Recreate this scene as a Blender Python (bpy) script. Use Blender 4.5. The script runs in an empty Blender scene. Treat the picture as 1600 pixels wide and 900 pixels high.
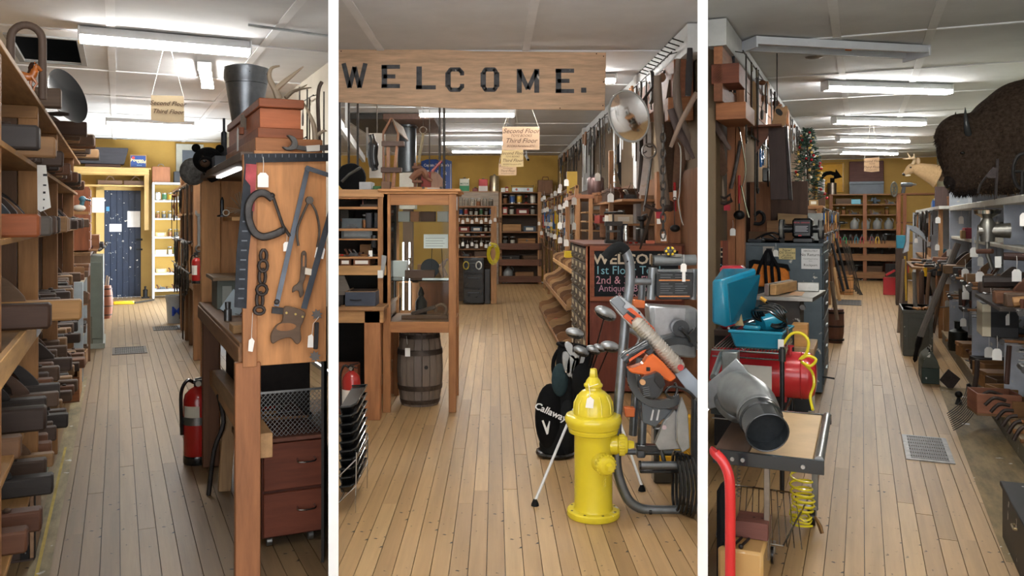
import bpy,bmesh,math,random
from mathutils import Vector,Matrix,Euler
random.seed(7)
SC=bpy.context.scene
COL=SC.collection
PI=math.pi
# ---- camera, world, exposure
EYE=1.55
CEIL=3.2
F,PX,PY=1300.0,773.0,345.0
cd=bpy.data.cameras.new('camera');cam=bpy.data.objects.new('camera',cd);COL.objects.link(cam)
cam.location=(0,0,EYE);cam.rotation_euler=(PI/2,0,0)
cd.sensor_width=36;cd.lens=F/1600*36
cd.shift_x=(800-PX)/1600;cd.shift_y=-(450-PY)/1600
cd.clip_end=200
SC.camera=cam
w=bpy.data.worlds.new('daylight');SC.world=w;w.use_nodes=True
w.node_tree.nodes['Background'].inputs[0].default_value=(.95,.97,1,1)
w.node_tree.nodes['Background'].inputs[1].default_value=2.3
SC.view_settings.view_transform='Standard';SC.view_settings.look='None'
SC.view_settings.gamma=1;SC.view_settings.use_curve_mapping=False
SC.view_settings.exposure=0.68
TUBE=56.0
YAW={'L':math.radians(24.4),'C':0.0,'R':math.radians(-23.8)}
BAY='C'
def bay(b):
 global BAY;BAY=b
def frame():
 return Matrix.Rotation(YAW[BAY],4,'Z')
def ray(px,py):
 a=YAW[BAY];dx=(px-PX)/F;dz=(PY-py)/F
 return dx*math.cos(a)+math.sin(a),-dx*math.sin(a)+math.cos(a),dz
def at(px,py,Y):
 x,y,z=ray(px,py);t=Y/y
 return Vector((x*t,Y,EYE+z*t))
def side(px,py,X):
 x,y,z=ray(px,py);t=X/x
 return Vector((X,y*t,EYE+z*t))
def lvl(px,py,Z=0.0):
 x,y,z=ray(px,py);t=(Z-EYE)/z
 return Vector((x*t,y*t,Z))
def hx(s):
 s=s.lstrip('#');s=s if len(s)==6 else s[0]*2+s[1]*2+s[2]*2;v=[int(s[i:i+2],16)/255 for i in(0,2,4)]
 return tuple((c/12.92 if c<=.04045 else((c+.055)/1.055)**2.4)for c in v)+(1,)
# ---- materials
MT={}
def nodes(name):
 m=bpy.data.materials.new(name);m.use_nodes=True;MT[name]=m
 nt=m.node_tree;return m,nt,nt.nodes['Principled BSDF']
def _mk(name,rough=.6,metal=0.0,grain=None,nscale=9,lo=.7,hi=1.15,bump=.15,rnd=.18,spec=.4,fleck=0,coat=0):
 """base colour = the object's own colour, with grain / dirt noise and a small per-object variation"""
 m,nt,b=nodes(name);N=nt.nodes;L=nt.links
 oi=N.new('ShaderNodeObjectInfo');tc=N.new('ShaderNodeTexCoord');mp=N.new('ShaderNodeMapping')
 L.new(tc.outputs['Object'],mp.inputs[0])
 mp.inputs['Scale'].default_value=grain or(1,1,1)
 add=N.new('ShaderNodeVectorMath');add.operation='ADD';L.new(mp.outputs[0],add.inputs[0])
 sc=N.new('ShaderNodeVectorMath');sc.operation='SCALE';sc.inputs[3].default_value=20
 cmb=N.new('ShaderNodeCombineXYZ')
 for i in range(3):L.new(oi.outputs['Random'],cmb.inputs[i])
 L.new(cmb.outputs[0],sc.inputs[0]);L.new(sc.outputs[0],add.inputs[1])
 ns=N.new('ShaderNodeTexNoise');ns.inputs['Scale'].default_value=nscale;ns.inputs['Detail'].default_value=6;ns.inputs['Roughness'].default_value=.62
 L.new(add.outputs[0],ns.inputs['Vector'])
 mr=N.new('ShaderNodeMapRange');mr.inputs[1].default_value=.3;mr.inputs[2].default_value=.7
 mr.inputs[3].default_value=lo;mr.inputs[4].default_value=hi;L.new(ns.outputs[0],mr.inputs[0])
 m2=N.new('ShaderNodeMapRange');m2.inputs[3].default_value=1-rnd;m2.inputs[4].default_value=1+rnd;L.new(oi.outputs['Random'],m2.inputs[0])
 mu=N.new('ShaderNodeMath');mu.operation='MULTIPLY';L.new(mr.outputs[0],mu.inputs[0]);L.new(m2.outputs[0],mu.inputs[1])
 v=N.new('ShaderNodeVectorMath');v.operation='SCALE';L.new(oi.outputs['Color'],v.inputs[0]);L.new(mu.outputs[0],v.inputs[3])
 out=v.outputs[0]
 if fleck:
  n2=N.new('ShaderNodeTexNoise');n2.inputs['Scale'].default_value=fleck;n2.inputs['Detail'].default_value=4
  L.new(tc.outputs['Object'],n2.inputs['Vector'])
  r2=N.new('ShaderNodeMapRange');r2.inputs[1].default_value=.66;r2.inputs[2].default_value=.7;L.new(n2.outputs[0],r2.inputs[0])
  mx=N.new('ShaderNodeMix');mx.data_type='RGBA';L.new(r2.outputs[0],mx.inputs[0]);L.new(out,mx.inputs[6]);mx.inputs[7].default_value=(.62,.6,.55,1)if fleck>0 else(0,0,0,1)
  out=mx.outputs[2]
 L.new(out,b.inputs['Base Color'])
 b.inputs['Roughness'].default_value=rough;b.inputs['Metallic'].default_value=metal
 b.inputs['Specular IOR Level'].default_value=spec
 if coat:b.inputs['Coat Weight'].default_value=coat
 if bump:
  bp=N.new('ShaderNodeBump');bp.inputs['Strength'].default_value=bump;bp.inputs['Distance'].default_value=.01
  L.new(ns.outputs[0],bp.inputs['Height']);L.new(bp.outputs[0],b.inputs['Normal'])
 return m
_mk('woodx',.6,grain=(.12,1,1),nscale=26)
_mk('woody',.6,grain=(1,.12,1),nscale=26)
_mk('woodz',.6,grain=(1,1,.12),nscale=26)
_mk('plank',.5,grain=(1,.05,1),fleck=-16,nscale=24,lo=.8,hi=1.08,rnd=.06,bump=.08,spec=.3)
_mk('worn',.75,grain=(1,.25,1),nscale=14,lo=.5,hi=1.3,rnd=.05,bump=.1,fleck=9)
_mk('paint',.5,nscale=7,lo=.86,hi=1.06,bump=.04,rnd=.04)
_mk('chipped',.5,nscale=7,lo=.8,hi=1.1,bump=.05,rnd=.02,fleck=14)
_mk('gloss',.22,nscale=5,lo=.93,hi=1.04,bump=0,rnd=.03,spec=.5,coat=.3)
_mk('wall',.85,nscale=3,lo=.93,hi=1.04,bump=.05,rnd=0,spec=.2)
_mk('metal',.36,.85,nscale=12,lo=.75,hi=1.1,bump=.05,rnd=.12)
_mk('shiny',.12,1,nscale=8,lo=.9,hi=1.05,bump=0,rnd=.05)
_mk('iron',.5,.55,nscale=22,lo=.55,hi=1.3,bump=.2,rnd=.25)
_mk('cloth',.9,nscale=40,lo=.8,hi=1.1,bump=.2,rnd=.08,spec=.15)
_mk('paper',.8,nscale=6,lo=.92,hi=1.03,bump=.03,rnd=.03,spec=.2)
_mk('fur',.95,nscale=38,lo=.45,hi=1.5,bump=.9,rnd=.05,spec=.1)
_mk('leaf',.7,nscale=30,lo=.6,hi=1.3,bump=.2,rnd=.2)
m,nt,b=nodes('glass');N=nt.nodes;L=nt.links
tr=N.new('ShaderNodeBsdfTransparent');tr.inputs[0].default_value=(.93,.96,.95,1);gl=N.new('ShaderNodeBsdfGlossy');gl.inputs['Roughness'].default_value=.04
lw=N.new('ShaderNodeFresnel');lw.inputs[0].default_value=1.22;mx=N.new('ShaderNodeMixShader')
L.new(lw.outputs[0],mx.inputs[0]);L.new(tr.outputs[0],mx.inputs[1]);L.new(gl.outputs[0],mx.inputs[2]);L.new(mx.outputs[0],N['Material Output'].inputs[0])
def glow(name,col,s):
 m,nt,b=nodes(name);b.inputs['Base Color'].default_value=(.8,.8,.8,1)
 b.inputs['Emission Color'].default_value=col;b.inputs['Emission Strength'].default_value=s
glow('tube_light',(1,.98,.94,1),TUBE);glow('day_pane',(.85,.93,1,1),14.0);glow('led',(.95,.97,1,1),5)
# ---- mesh building
class MB:
 def __init__(s):s.v=[];s.f=[]
 def add(s,vs,fs):
  n=len(s.v);s.v+=[tuple(v)for v in vs];s.f+=[tuple(i+n for i in f)for f in fs];return s
 def box(s,x0,x1,y0,y1,z0,z1):
  return s.add([(x,y,z)for z in(z0,z1)for x,y in((x0,y0),(x1,y0),(x1,y1),(x0,y1))],[(3,2,1,0),(4,5,6,7),(0,1,5,4),(1,2,6,5),(2,3,7,6),(3,0,4,7)])
 def hexa(s,p):
  return s.add(p,[(3,2,1,0),(4,5,6,7),(0,1,5,4),(1,2,6,5),(2,3,7,6),(3,0,4,7)])
 def bar(s,p,q,a,b,up=(0,0,1)):
  p=Vector(p);q=Vector(q);d=(q-p).normalized();u=Vector(up)
  if abs(d.dot(u))>.95:u=Vector((0,1,0))
  r=d.cross(u).normalized()*a/2;u=r.cross(d).normalized()*b/2
  return s.add([p-r-u,p+r-u,p+r+u,p-r+u,q-r-u,q+r-u,q+r+u,q-r+u],[(3,2,1,0),(4,5,6,7),(0,1,5,4),(1,2,6,5),(2,3,7,6),(3,0,4,7)])
 def tube(s,pts,r,n=8,closed=False,cap=True,flat=None):
  P=[Vector(p)for p in pts];k=len(P);rs=r if isinstance(r,(list,tuple))else[r]*k
  T=[((P[(i+1)%k]-P[i-1])if(closed or 0<i<k-1)else(P[1]-P[0]if i==0 else P[-1]-P[-2])).normalized()for i in range(k)]
  u=Vector((0,0,1))if abs(T[0].z)<.9 else Vector((1,0,0))
  base=len(s.v)
  for i in range(k):
   u=(u-T[i]*u.dot(T[i])).normalized();w_=T[i].cross(u)
   fl=flat or 1
   for j in range(n):
    a=2*PI*j/n;s.v.append(tuple(P[i]+u*math.cos(a)*rs[i]+w_*math.sin(a)*rs[i]*fl))
  for i in range(k if closed else k-1):
   for j in range(n):
    a=base+i*n;b=base+((i+1)%k)*n;s.f.append((a+j,a+(j+1)%n,b+(j+1)%n,b+j))
  if cap and not closed:
   s.f.append(tuple(base+j for j in range(n))[::-1]);s.f.append(tuple(base+(k-1)*n+j for j in range(n)))
  return s
 def lathe(s,prof,c=(0,0,0),n=16,axis='z',cap=True):
  """prof: list of (radius, height)"""
  base=len(s.v);c=Vector(c)
  for r,h in prof:
   for j in range(n):
    a=2*PI*j/n;x,y=r*math.cos(a),r*math.sin(a)
    p={'z':(x,y,h),'y':(x,h,y),'x':(h,x,y)}[axis]
    s.v.append(tuple(c+Vector(p)))
  for i in range(len(prof)-1):
   for j in range(n):
    a=base+i*n;b=a+n;s.f.append((a+j,a+(j+1)%n,b+(j+1)%n,b+j))
  if cap:
   s.f.append(tuple(base+j for j in range(n))[::-1]);s.f.append(tuple(base+(len(prof)-1)*n+j for j in range(n)))
  return s
 def prism(s,poly,a,b,axis='y'):
  """poly: 2-D outline extruded from a to b along the axis"""
  k=len(poly);f={'y':lambda p,h:(p[0],h,p[1]),'z':lambda p,h:(p[0],p[1],h),'x':lambda p,h:(h,p[0],p[1])}[axis]
  vs=[f(p,a)for p in poly]+[f(p,b)for p in poly]
  return s.add(vs,[tuple(range(k))[::-1],tuple(range(k,2*k))]+[(i,(i+1)%k,k+(i+1)%k,k+i)for i in range(k)])
 def ball(s,c,r,n=12,m_=8):
  if not isinstance(r,(tuple,list)):r=(r,r,r)
  base=len(s.v)
  s.v.append((c[0],c[1],c[2]-r[2]))
  for i in range(1,m_):
   p=-PI/2+PI*i/m_
   for j in range(n):
    a=2*PI*j/n;s.v.append((c[0]+r[0]*math.cos(p)*math.cos(a),c[1]+r[1]*math.cos(p)*math.sin(a),c[2]+r[2]*math.sin(p)))
  s.v.append((c[0],c[1],c[2]+r[2]));top=len(s.v)-1
  for j in range(n):
   s.f.append((base,base+1+(j+1)%n,base+1+j));s.f.append((top,top-n+j,top-n+(j+1)%n))
  for i in range(m_-2):
   for j in range(n):
    a=base+1+i*n;b=a+n;s.f.append((a+j,a+(j+1)%n,b+(j+1)%n,b+j))
  return s
 def move(s,M,start=0):
  for i in range(start,len(s.v)):s.v[i]=tuple(M@Vector(s.v[i]))
  return s
 def mesh(s,name,bev=0,off=None,smooth=True,sub=0):
  me=bpy.data.meshes.new(name)
  vs=[(v[0]-off[0],v[1]-off[1],v[2]-off[2])for v in s.v]if off is not None else s.v
  me.from_pydata(vs,[],s.f)
  bm=bmesh.new();bm.from_mesh(me)
  bmesh.ops.recalc_face_normals(bm,faces=bm.faces)
  if bev:bmesh.ops.bevel(bm,geom=[e for e in bm.edges if e.calc_face_angle(0)>.5],offset=bev,segments=1,affect='EDGES',clamp_overlap=True)
  bm.to_mesh(me);bm.free()
  if smooth:
   me.shade_smooth();me.set_sharp_from_angle(angle=.7)
  return me
def link(name,me,mat,parent=None,col=None,kind=None):
 if not me.materials:me.materials.append(MT[mat])
 o=bpy.data.objects.new(name,me);COL.objects.link(o)
 if parent:o.parent=parent
 c_=hx(col)if isinstance(col,str)else(col or(1,1,1,1))
 if mat[:4]=='wood':g_=(c_[0]+c_[1]+c_[2])/3;c_=tuple(v+(g_-v)*.06 for v in c_[:3])+(1,)
 o.color=c_
 if kind:o['kind']=kind
 return o
def setting(name,mb,mat,col,bev=0,parent=None):
 o=link(name,mb.mesh(name,bev),mat,parent,col)
 if parent is None:
  o.matrix_basis=frame();o['kind']='structure'
 return o
class Thing:
 """a top-level Empty in the current aisle; parts are authored in aisle coordinates (metres)"""
 def __init__(s,name,label,cat,loc,group=None,rz=0):
  s.e=bpy.data.objects.new(name,None);COL.objects.link(s.e);s.e.empty_display_size=.1
  s.o=Vector(loc);s.rz=rz
  s.e.matrix_basis=frame()@Matrix.Translation(s.o)@Matrix.Rotation(rz,4,'Z')
  s.e['label']=label;s.e['category']=cat
  if group:s.e['group']=group
 def add(s,name,mb,mat,col=None,bev=0,parent=None,label=None,kind=None,smooth=True):
  o=link(name,mb.mesh(name,bev,s.o,smooth),mat,parent or s.e,col,kind)
  if label:o['label']=label
  return o
def solo(name,label,cat,mb,mat,col=None,group=None,bev=0,o=None,kind=None):
 """a thing that is one mesh"""
 if o is None:
  xs=[v[0]for v in mb.v];ys=[v[1]for v in mb.v];zs=[v[2]for v in mb.v]
  o=Vector(((min(xs)+max(xs))/2,(min(ys)+max(ys))/2,min(zs)))
 ob=link(name,mb.mesh(name,bev,o),mat,None,col)
 ob.matrix_basis=frame()@Matrix.Translation(o)
 ob['label']=label;ob['category']=cat
 if group:ob['group']=group
 if kind:ob['kind']=kind
 return ob
PROTO={}
KINDS={}
def kind(f):KINDS[f.__name__]=f;return f
class Local:
 def __init__(s,name):
  s.e=bpy.data.objects.new(name,None);COL.objects.link(s.e);s.e.empty_display_size=.05
 def add(s,name,mb,mat,col=None,bev=0,parent=None,label=None):
  o=link(name,mb.mesh(name,bev),mat,parent or s.e,col)
  if label:o['label']=label
  return o
def put(key,loc,label,cat,group=None,rot=(0,0,0),scale=1,tint=None,args=()):
 """place one thing of a kind in the current aisle; tint = {part name: colour}"""
 k=(key,)+tuple(args)
 if k not in PROTO:
  PROTO[k]=KINDS[key](*args).e;r=PROTO[k]
 else:
  src=PROTO[k];r=src.copy();COL.objects.link(r)
  for ch in src.children:
   c=ch.copy();COL.objects.link(c);c.parent=r
   for g in ch.children:
    d=g.copy();COL.objects.link(d);d.parent=c
  for q in('group',):
   if q in r.keys():del r[q]
 sc=scale if isinstance(scale,(tuple,list))else(scale,)*3
 r.matrix_basis=frame()@Matrix.Translation(Vector(loc))@Euler(rot).to_matrix().to_4x4()@Matrix.Diagonal(sc+(1,)if isinstance(sc,tuple)else tuple(sc)+(1,))
 r['label']=label;r['category']=cat
 if group:r['group']=group
 if tint:
  for ch in r.children:
   n=ch.name.split('.')[0]
   if n in tint:ch.color=hx(tint[n])
   for g in ch.children:
    n=g.name.split('.')[0]
    if n in tint:g.color=hx(tint[n])
 return r
_fc={}
def text_mb(s,size,bold=0,shear=0,sx=1,sy=1):
 cu=bpy.data.curves.new('t','FONT');cu.body=s;cu.size=size;cu.offset=bold;cu.shear=shear
 cu.align_x='CENTER';cu.resolution_u=2;cu.extrude=.0008;cu.space_line=.95
 o=bpy.data.objects.new('t',cu);COL.objects.link(o)
 dg=bpy.context.evaluated_depsgraph_get();me=bpy.data.meshes.new_from_object(o.evaluated_get(dg))
 mb=MB();mb.add([(v.co.x*sx,v.co.z,v.co.y*sy)for v in me.vertices],[tuple(p.vertices)for p in me.polygons])
 bpy.data.objects.remove(o);bpy.data.curves.remove(cu);bpy.data.meshes.remove(me)
 return mb
def write(th,s,size,c,col,parent=None,name='lettering',bold=0,shear=0,sx=1,rx=0,ry=0,rz=0,sy=1):
 mb=text_mb(s,size,bold,shear,sx,sy)
 mb.move(Matrix.Translation(Vector(c))@Euler((rx,ry,rz)).to_matrix().to_4x4())
 return th.add(name,mb,'paint',col,parent=parent,smooth=False)
def O(n):
 w_=['first','second','third','fourth','fifth','sixth','seventh','eighth','ninth','tenth','eleventh','twelfth','thirteenth','fourteenth','fifteenth','sixteenth','seventeenth','eighteenth','nineteenth','twentieth']
 if n<20:return w_[n]
 return('twenty-'if n<29 else 'thirty-'if n<39 else 'forty-'if n<49 else 'fifty-')+w_[(n-20)%10 if(n+1)%10 else 9]
R=random
def rc(*c):return R.choice(c)
def arc(cx,cy,r,a0,a1,n,f=lambda x,y:(x,0,y),ry=None):
 ry=ry or r
 return[f(cx+r*math.cos(math.radians(a0+(a1-a0)*i/n)),cy+ry*math.sin(math.radians(a0+(a1-a0)*i/n)))for i in range(n+1)]
# ---- floor, ceiling, walls
KL,KR=(521-PX)/F,(1098-PX)/F
YB={'L':18.5,'C':21.0,'R':24.2}
XW={'L':(-1.15,2.0),'C':(-9,1.75),'R':(-1.15,1.77)}
def halfplanes():
 a=YAW[BAY];c,s=math.cos(a),math.sin(a)
 wx=lambda p:p[0]*c-p[1]*s
 wy=lambda p:p[0]*s+p[1]*c
 h=[]
 if BAY=='L':h.append(lambda p:KL*wy(p)-wx(p))
 if BAY=='C':h+=[lambda p:wx(p)-KL*wy(p),lambda p:KR*wy(p)-wx(p)]
 if BAY=='R':h.append(lambda p:wx(p)-KR*wy(p))
 return h
def clip(poly,hs):
 for h in hs:
  out=[]
  for i,p in enumerate(poly):
   q=poly[(i+1)%len(poly)];a,b=h(p),h(q)
   if a>=0:out.append(p)
   if(a>=0)!=(b>=0):
    t=a/(a-b);out.append((p[0]+(q[0]-p[0])*t,p[1]+(q[1]-p[1])*t))
  poly=out
  if len(poly)<3:return None
 return poly
def area(p):return abs(sum(p[i][0]*p[(i+1)%len(p)][1]-p[(i+1)%len(p)][0]*p[i][1]for i in range(len(p))))/2
def rect(x0,x1,y0,y1):return[(x0,y0),(x1,y0),(x1,y1),(x0,y1)]
HOLE={'L':[],'C':[],'R':[]}
def lay_floor(tones,worn=None):
 hs=halfplanes();x0,x1=XW[BAY];yb=YB[BAY]
 sub=MB();p=clip(rect(x0,x1,1.5,yb),hs);sub.prism(p,-.06,-.021,'z')
 fl=setting('floor',sub,'paint','#2a2018')
 W=.083;rest=MB();far=11.5
 rr=R.Random(11 if BAY=='C'else 12)
 n=0
 for i in range(int((x1-x0)/W)):
  xa=x0+i*W
  if BAY=='C'and xa<-.21*21:continue
  y=1.5+rr.random()*2.0
  cuts=[1.5,y]
  while y<yb:y+=1.2+rr.random()*3.4;cuts.append(min(y,yb))
  for ya,yb_ in zip(cuts,cuts[1:]):
   p=clip(rect(xa+.0016,xa+W-.0016,ya+.0012,yb_-.0012),hs)
   if not p or area(p)<.004:continue
   dz=-rr.random()*.0018
   if ya>far or n>=298 or max(q[1]for q in p)<2.6:rest.prism(p,-.02,-.0009,'z');continue
   mb=MB().prism(p,-.02,dz,'z');o=(xa,ya,0)
   tone=rr.choice(tones)
   q=link('plank',mb.mesh('plank',0,o,smooth=False),'plank',fl,tone);q.location=o
   n+=1
 if rest.v:
  q=link('planks',rest.mesh('planks',smooth=False),'plank',fl,tones[0],'stuff')
 return fl
def lay_ceiling(xs,hole=None,tone='#d2d4d6',y0=-3.0):
 """boards 2 m deep with thin battens over the joints"""
 hs=halfplanes()if True else[]
 a,b=XW[BAY];yb=YB[BAY]
 top=MB();p=clip(rect(a,b,.3,yb),hs);top.prism(p,CEIL+.35,CEIL+.4,'z')
 ce=setting('ceiling',top,'wall','#15130f')
 xs=[a]+xs+[b];ys=[.3,2.06];
 while ys[-1]<yb:ys.append(min(ys[-1]+2.0,yb))
 bat=[]
 for i in range(len(xs)-1):
  for j in range(len(ys)-1):
   x0,x1,y0_,y1=xs[i]+.002,xs[i+1]-.002,ys[j]+.002,ys[j+1]-.002
   parts=[(x0,x1,y0_,y1)]
   if hole:
    hx0,hx1,hy0,hy1=hole
    if hx0<x1 and hx1>x0 and hy0<y1 and hy1>y0_:
     parts=[(x0,x1,y0_,hy0),(x0,x1,hy1,y1),(x0,hx0,hy0,hy1),(hx1,x1,hy0,hy1)]
   for(p0,p1,q0,q1)in parts:
    if p1-p0<.02 or q1-q0<.02:continue
    p=clip(rect(p0,p1,q0,q1),hs)
    if not p or area(p)<.003:continue
    q=link('ceiling_panel',MB().prism(p,CEIL,CEIL+.012,'z').mesh('ceiling_panel',smooth=False),'wall',ce,tone)
 for j in range(1,len(ys)-1):
  p=clip(rect(a,b,ys[j]-.022,ys[j]+.022),hs)
  if p and area(p)>.003:link('batten',MB().prism(p,CEIL-.012,CEIL,'z').mesh('batten',smooth=False),'wall',ce,'#e6e8ea')
 for x in xs[1:-1]:
  p=clip(rect(x-.035,x+.035,.3,yb),hs)
  if p and area(p)>.003:link('batten',MB().prism(p,CEIL-.010,CEIL,'z').mesh('batten',smooth=False),'wall',ce,'#e0e2e4')
 return ce
TAN=['#a7875d','#a28258','#ac8c62','#9e7f56','#a5855c','#9b7c55','#ae8f64']
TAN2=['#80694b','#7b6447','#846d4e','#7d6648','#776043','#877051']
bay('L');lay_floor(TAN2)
bay('C');lay_floor(TAN)
bay('R');lay_floor(TAN)
def partition(k,y0,y1,name,th=.04):
 d=Vector((k,1,0)).normalized();n=Vector((d.y,-d.x,0))*th/2
 p,q=d*(y0/d.y),d*(y1/d.y)
 mb=MB().hexa([p-n,p+n,q+n,q-n]+[v+Vector((0,0,CEIL+.3))for v in(p-n,p+n,q+n,q-n)])
 return setting(name,mb,'wall','#f1f1f0')
bay('C')
partition(KL,3.35,20.9,'wall_left')
partition(KR,3.35,7.0,'wall_right')
setting('wall_right',MB().box(1.75,1.83,6.9,21,0,CEIL+.3),'wall','#7b6a55')
setting('wall_back',MB().box(-4.3,1.83,21,21.1,0,CEIL+.3),'wall','#cba456')
lay_ceiling([-3.9,-2.5,-1.1,.3])
bay('L')
setting('wall_left',MB().box(-1.23,-1.15,2.3,18.5,0,CEIL+.3),'wall','#8a7c66')
setting('wall_back',MB().box(-1.23,2.1,18.5,18.6,0,CEIL+.3),'wall','#c29d54')
setting('wall_right',MB().box(2.0,2.08,8.6,18.5,0,CEIL+.3),'wall','#b9b2a4')
h0=at(18,98,1);
a_,b_,c_=lvl(128,100,CEIL),lvl(28,54,CEIL),lvl(40,96,CEIL)
hole=(c_.x,a_.x,(a_.y+c_.y)/2,b_.y)[:2]+(min(a_.y,b_.y),max(a_.y,b_.y))
if hole[0]>hole[1]:hole=(hole[1],hole[0])+hole[2:]
lay_ceiling([-.05,1.25],hole=hole)
bay('R')
setting('wall_right',MB().box(1.77,1.85,2.3,24.2,0,CEIL+.3),'wall','#b9bda6')
setting('wall_back',MB().box(-1.2,1.85,24.2,24.3,0,CEIL+.3),'wall','#bd9a58')
setting('wall_left',MB().box(-1.23,-1.15,7.35,24.2,0,CEIL+.3),'wall','#6d5a44')
lay_ceiling([-.2,.55])
bay('C')
setting('floor',MB().box(-6,6,-4,1.0,-.06,-.001),'plank','#b8946e')
setting('ceiling',MB().box(-6,6,-4,.8,CEIL+.001,CEIL+.06),'wall','#d2d4d6')
def front_fill_lights():  # unseen fixtures added overhead to brighten the near ends of the aisles
 for i,(x,y)in enumerate(((-.3,4.6),(2.3,4.2),(0,1.6))):
  put('fluorescent',(x,y,CEIL-.02),words(f'added fluorescent fill light, {O(i)} of three overhead, out of view'),'ceiling light',None,(0,0,0),1,None,(1.25,))
# ---- kinds of tools and goods, each built once at the origin
def smooth_poly(pts,n=4):
 """closed Catmull-Rom outline"""
 out=[];k=len(pts)
 for i in range(k):
  p0,p1,p2,p3=(Vector(pts[(i+j)%k])for j in(-1,0,1,2))
  for s in range(n):
   t=s/n;out.append(tuple(.5*((2*p1)+(p2-p0)*t+(2*p0-5*p1+4*p2-p3)*t*t+(3*p1-p0-3*p2+p3)*t**3)))
 return out
def spline(pts,n=5):
 out=[];P=[Vector(p)for p in pts];P=[P[0]]+P+[P[-1]]
 for i in range(1,len(P)-2):
  p0,p1,p2,p3=P[i-1:i+3]
  for s in range(n):
   t=s/n;out.append(.5*((2*p1)+(p2-p0)*t+(2*p0-5*p1+4*p2-p3)*t*t+(3*p1-p0-3*p2+p3)*t**3))
 out.append(P[-1]);return out
@kind
def wooden_plane(L_=.32,tote=1):
 T=Local('wooden_plane');w_=.034
 T.add('body',MB().box(-L_/2,L_/2,-w_,w_,0,.068),'woodx','#5b4636',.007)
 T.add('wedge',MB().prism([(-.055,.05),(-.028,.05),(-.075,.135),(-.095,.13)],-.018,.018),'woodx','#4a3628',.003)
 T.add('iron',MB().prism([(-.062,.05),(-.058,.05),(-.106,.15),(-.112,.148)],-.022,.022),'iron','#6b6761')
 if tote:
  h_=L_*.16;o=smooth_poly([(h_+.02,.066),(h_-.05,.066),(h_-.06,.10),(h_-.095,.15),(h_-.07,.165),(h_-.02,.125)],3)
  T.add('handle',MB().prism(o,-.012,.012),'woodx','#4b3527',.003)
 else:T.add('strike_button',MB().lathe([(.011,.066),(.013,.074),(.008,.078)],(L_*.3,0,0),10),'woodx','#3f2d20')
 return T
@kind
def metal_plane():
 T=Local('metal_plane')
 T.add('sole',MB().box(-.12,.12,-.03,.03,0,.006).prism([(-.07,0),(.07,0),(.04,.045),(-.04,.045)],-.03,-.026).prism([(-.07,0),(.07,0),(.04,.045),(-.04,.045)],.026,.03),'iron','#5a5c5e')
 T.add('iron',MB().prism([(0,.01),(.008,.01),(-.05,.09),(-.06,.085)],-.024,.024),'iron','#7c7c7a')
 T.add('knob',MB().lathe([(.012,.006),(.008,.02),(.015,.04),(.01,.055)],(.085,0,0),10),'woodz','#5a2f1a')
 T.add('handle',MB().prism(smooth_poly([(-.07,.006),(-.10,.006),(-.098,.05),(-.125,.09),(-.10,.098),(-.075,.05)],3),-.01,.01),'woodz','#5a2f1a',.002)
 return T
@kind
def jar(h=.15,r=.045,full=1):
 T=Local('jar')
 T.add('glass',MB().lathe([(r*.9,0),(r,.01),(r,h*.75),(r*.75,h*.86),(r*.75,h*.92)],n=12),'glass')
 if full:T.add('contents',MB().lathe([(r*.86,.006),(r*.9,.015),(r*.9,h*.62)],n=10),'paint','#8d867c')
 T.add('lid',MB().lathe([(r*.82,h*.9),(r*.82,h),(r*.7,h*1.01)],n=12),'metal','#9a9a96')
 return T
@kind
def tin_can(h=.16,r=.05):
 T=Local('tin_can')
 T.add('can',MB().lathe([(r,0),(r,.004),(r*.97,.008),(r*.97,h-.008),(r,h-.004),(r,h),(r*.9,h-.003)],n=14),'metal','#a9a7a0')
 T.add('paper_label',MB().lathe([(r*.985,h*.15),(r*.985,h*.85)],n=14,cap=False),'paint','#a63a2c')
 return T
@kind
def square_tin(w_=.1,d=.06,h=.16):
 T=Local('square_tin')
 T.add('tin',MB().box(-w_/2,w_/2,-d/2,d/2,0,h),'paint','#a63a2c',.006)
 T.add('cap',MB().lathe([(.014,h),(.014,h+.015),(.01,h+.018)],n=8),'metal','#8d8a82')
 T.add('paper_label',MB().box(-w_*.36,w_*.36,-d/2-.0015,-d/2,h*.2,h*.75),'paper','#e2dccb')
 return T
@kind
def bottle(h=.24,r=.035):
 T=Local('bottle')
 T.add('glass',MB().lathe([(r,0),(r,h*.6),(r*.35,h*.78),(r*.32,h*.95),(r*.4,h*.96),(r*.4,h)],n=12),'glass')
 T.add('stopper',MB().lathe([(r*.28,h*.96),(r*.34,h*1.04)],n=8),'woodz','#8a6a48')
 return T
@kind
def jug():
 T=Local('jug')
 T.add('body',MB().lathe([(.07,0),(.085,.02),(.085,.12),(.06,.17),(.025,.2),(.025,.22),(.032,.225),(.03,.235)],n=14),'gloss','#8a8d8c')
 T.add('handle',MB().tube(arc(.045,.17,.045,80,-70,8),.008,6),'gloss','#8a8d8c')
 return T
@kind
def crate(w_=.3,d=.2,h=.12):
 T=Local('crate');t=.012
 T.add('base_board',MB().box(-w_/2,w_/2,-d/2,d/2,0,t),'woodx','#8a6440')
 T.add('side_board',MB().box(-w_/2,w_/2,-d/2,-d/2+t,t,h),'woodx','#8a6440',.002)
 T.add('side_board',MB().box(-w_/2,w_/2,d/2-t,d/2,t,h),'woodx','#8a6440',.002)
 T.add('end_board',MB().box(-w_/2,-w_/2+t,-d/2+t,d/2-t,t,h),'woody','#7b5838',.002)
 T.add('end_board',MB().box(w_/2-t,w_/2,-d/2+t,d/2-t,t,h),'woody','#7b5838',.002)
 return T
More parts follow.
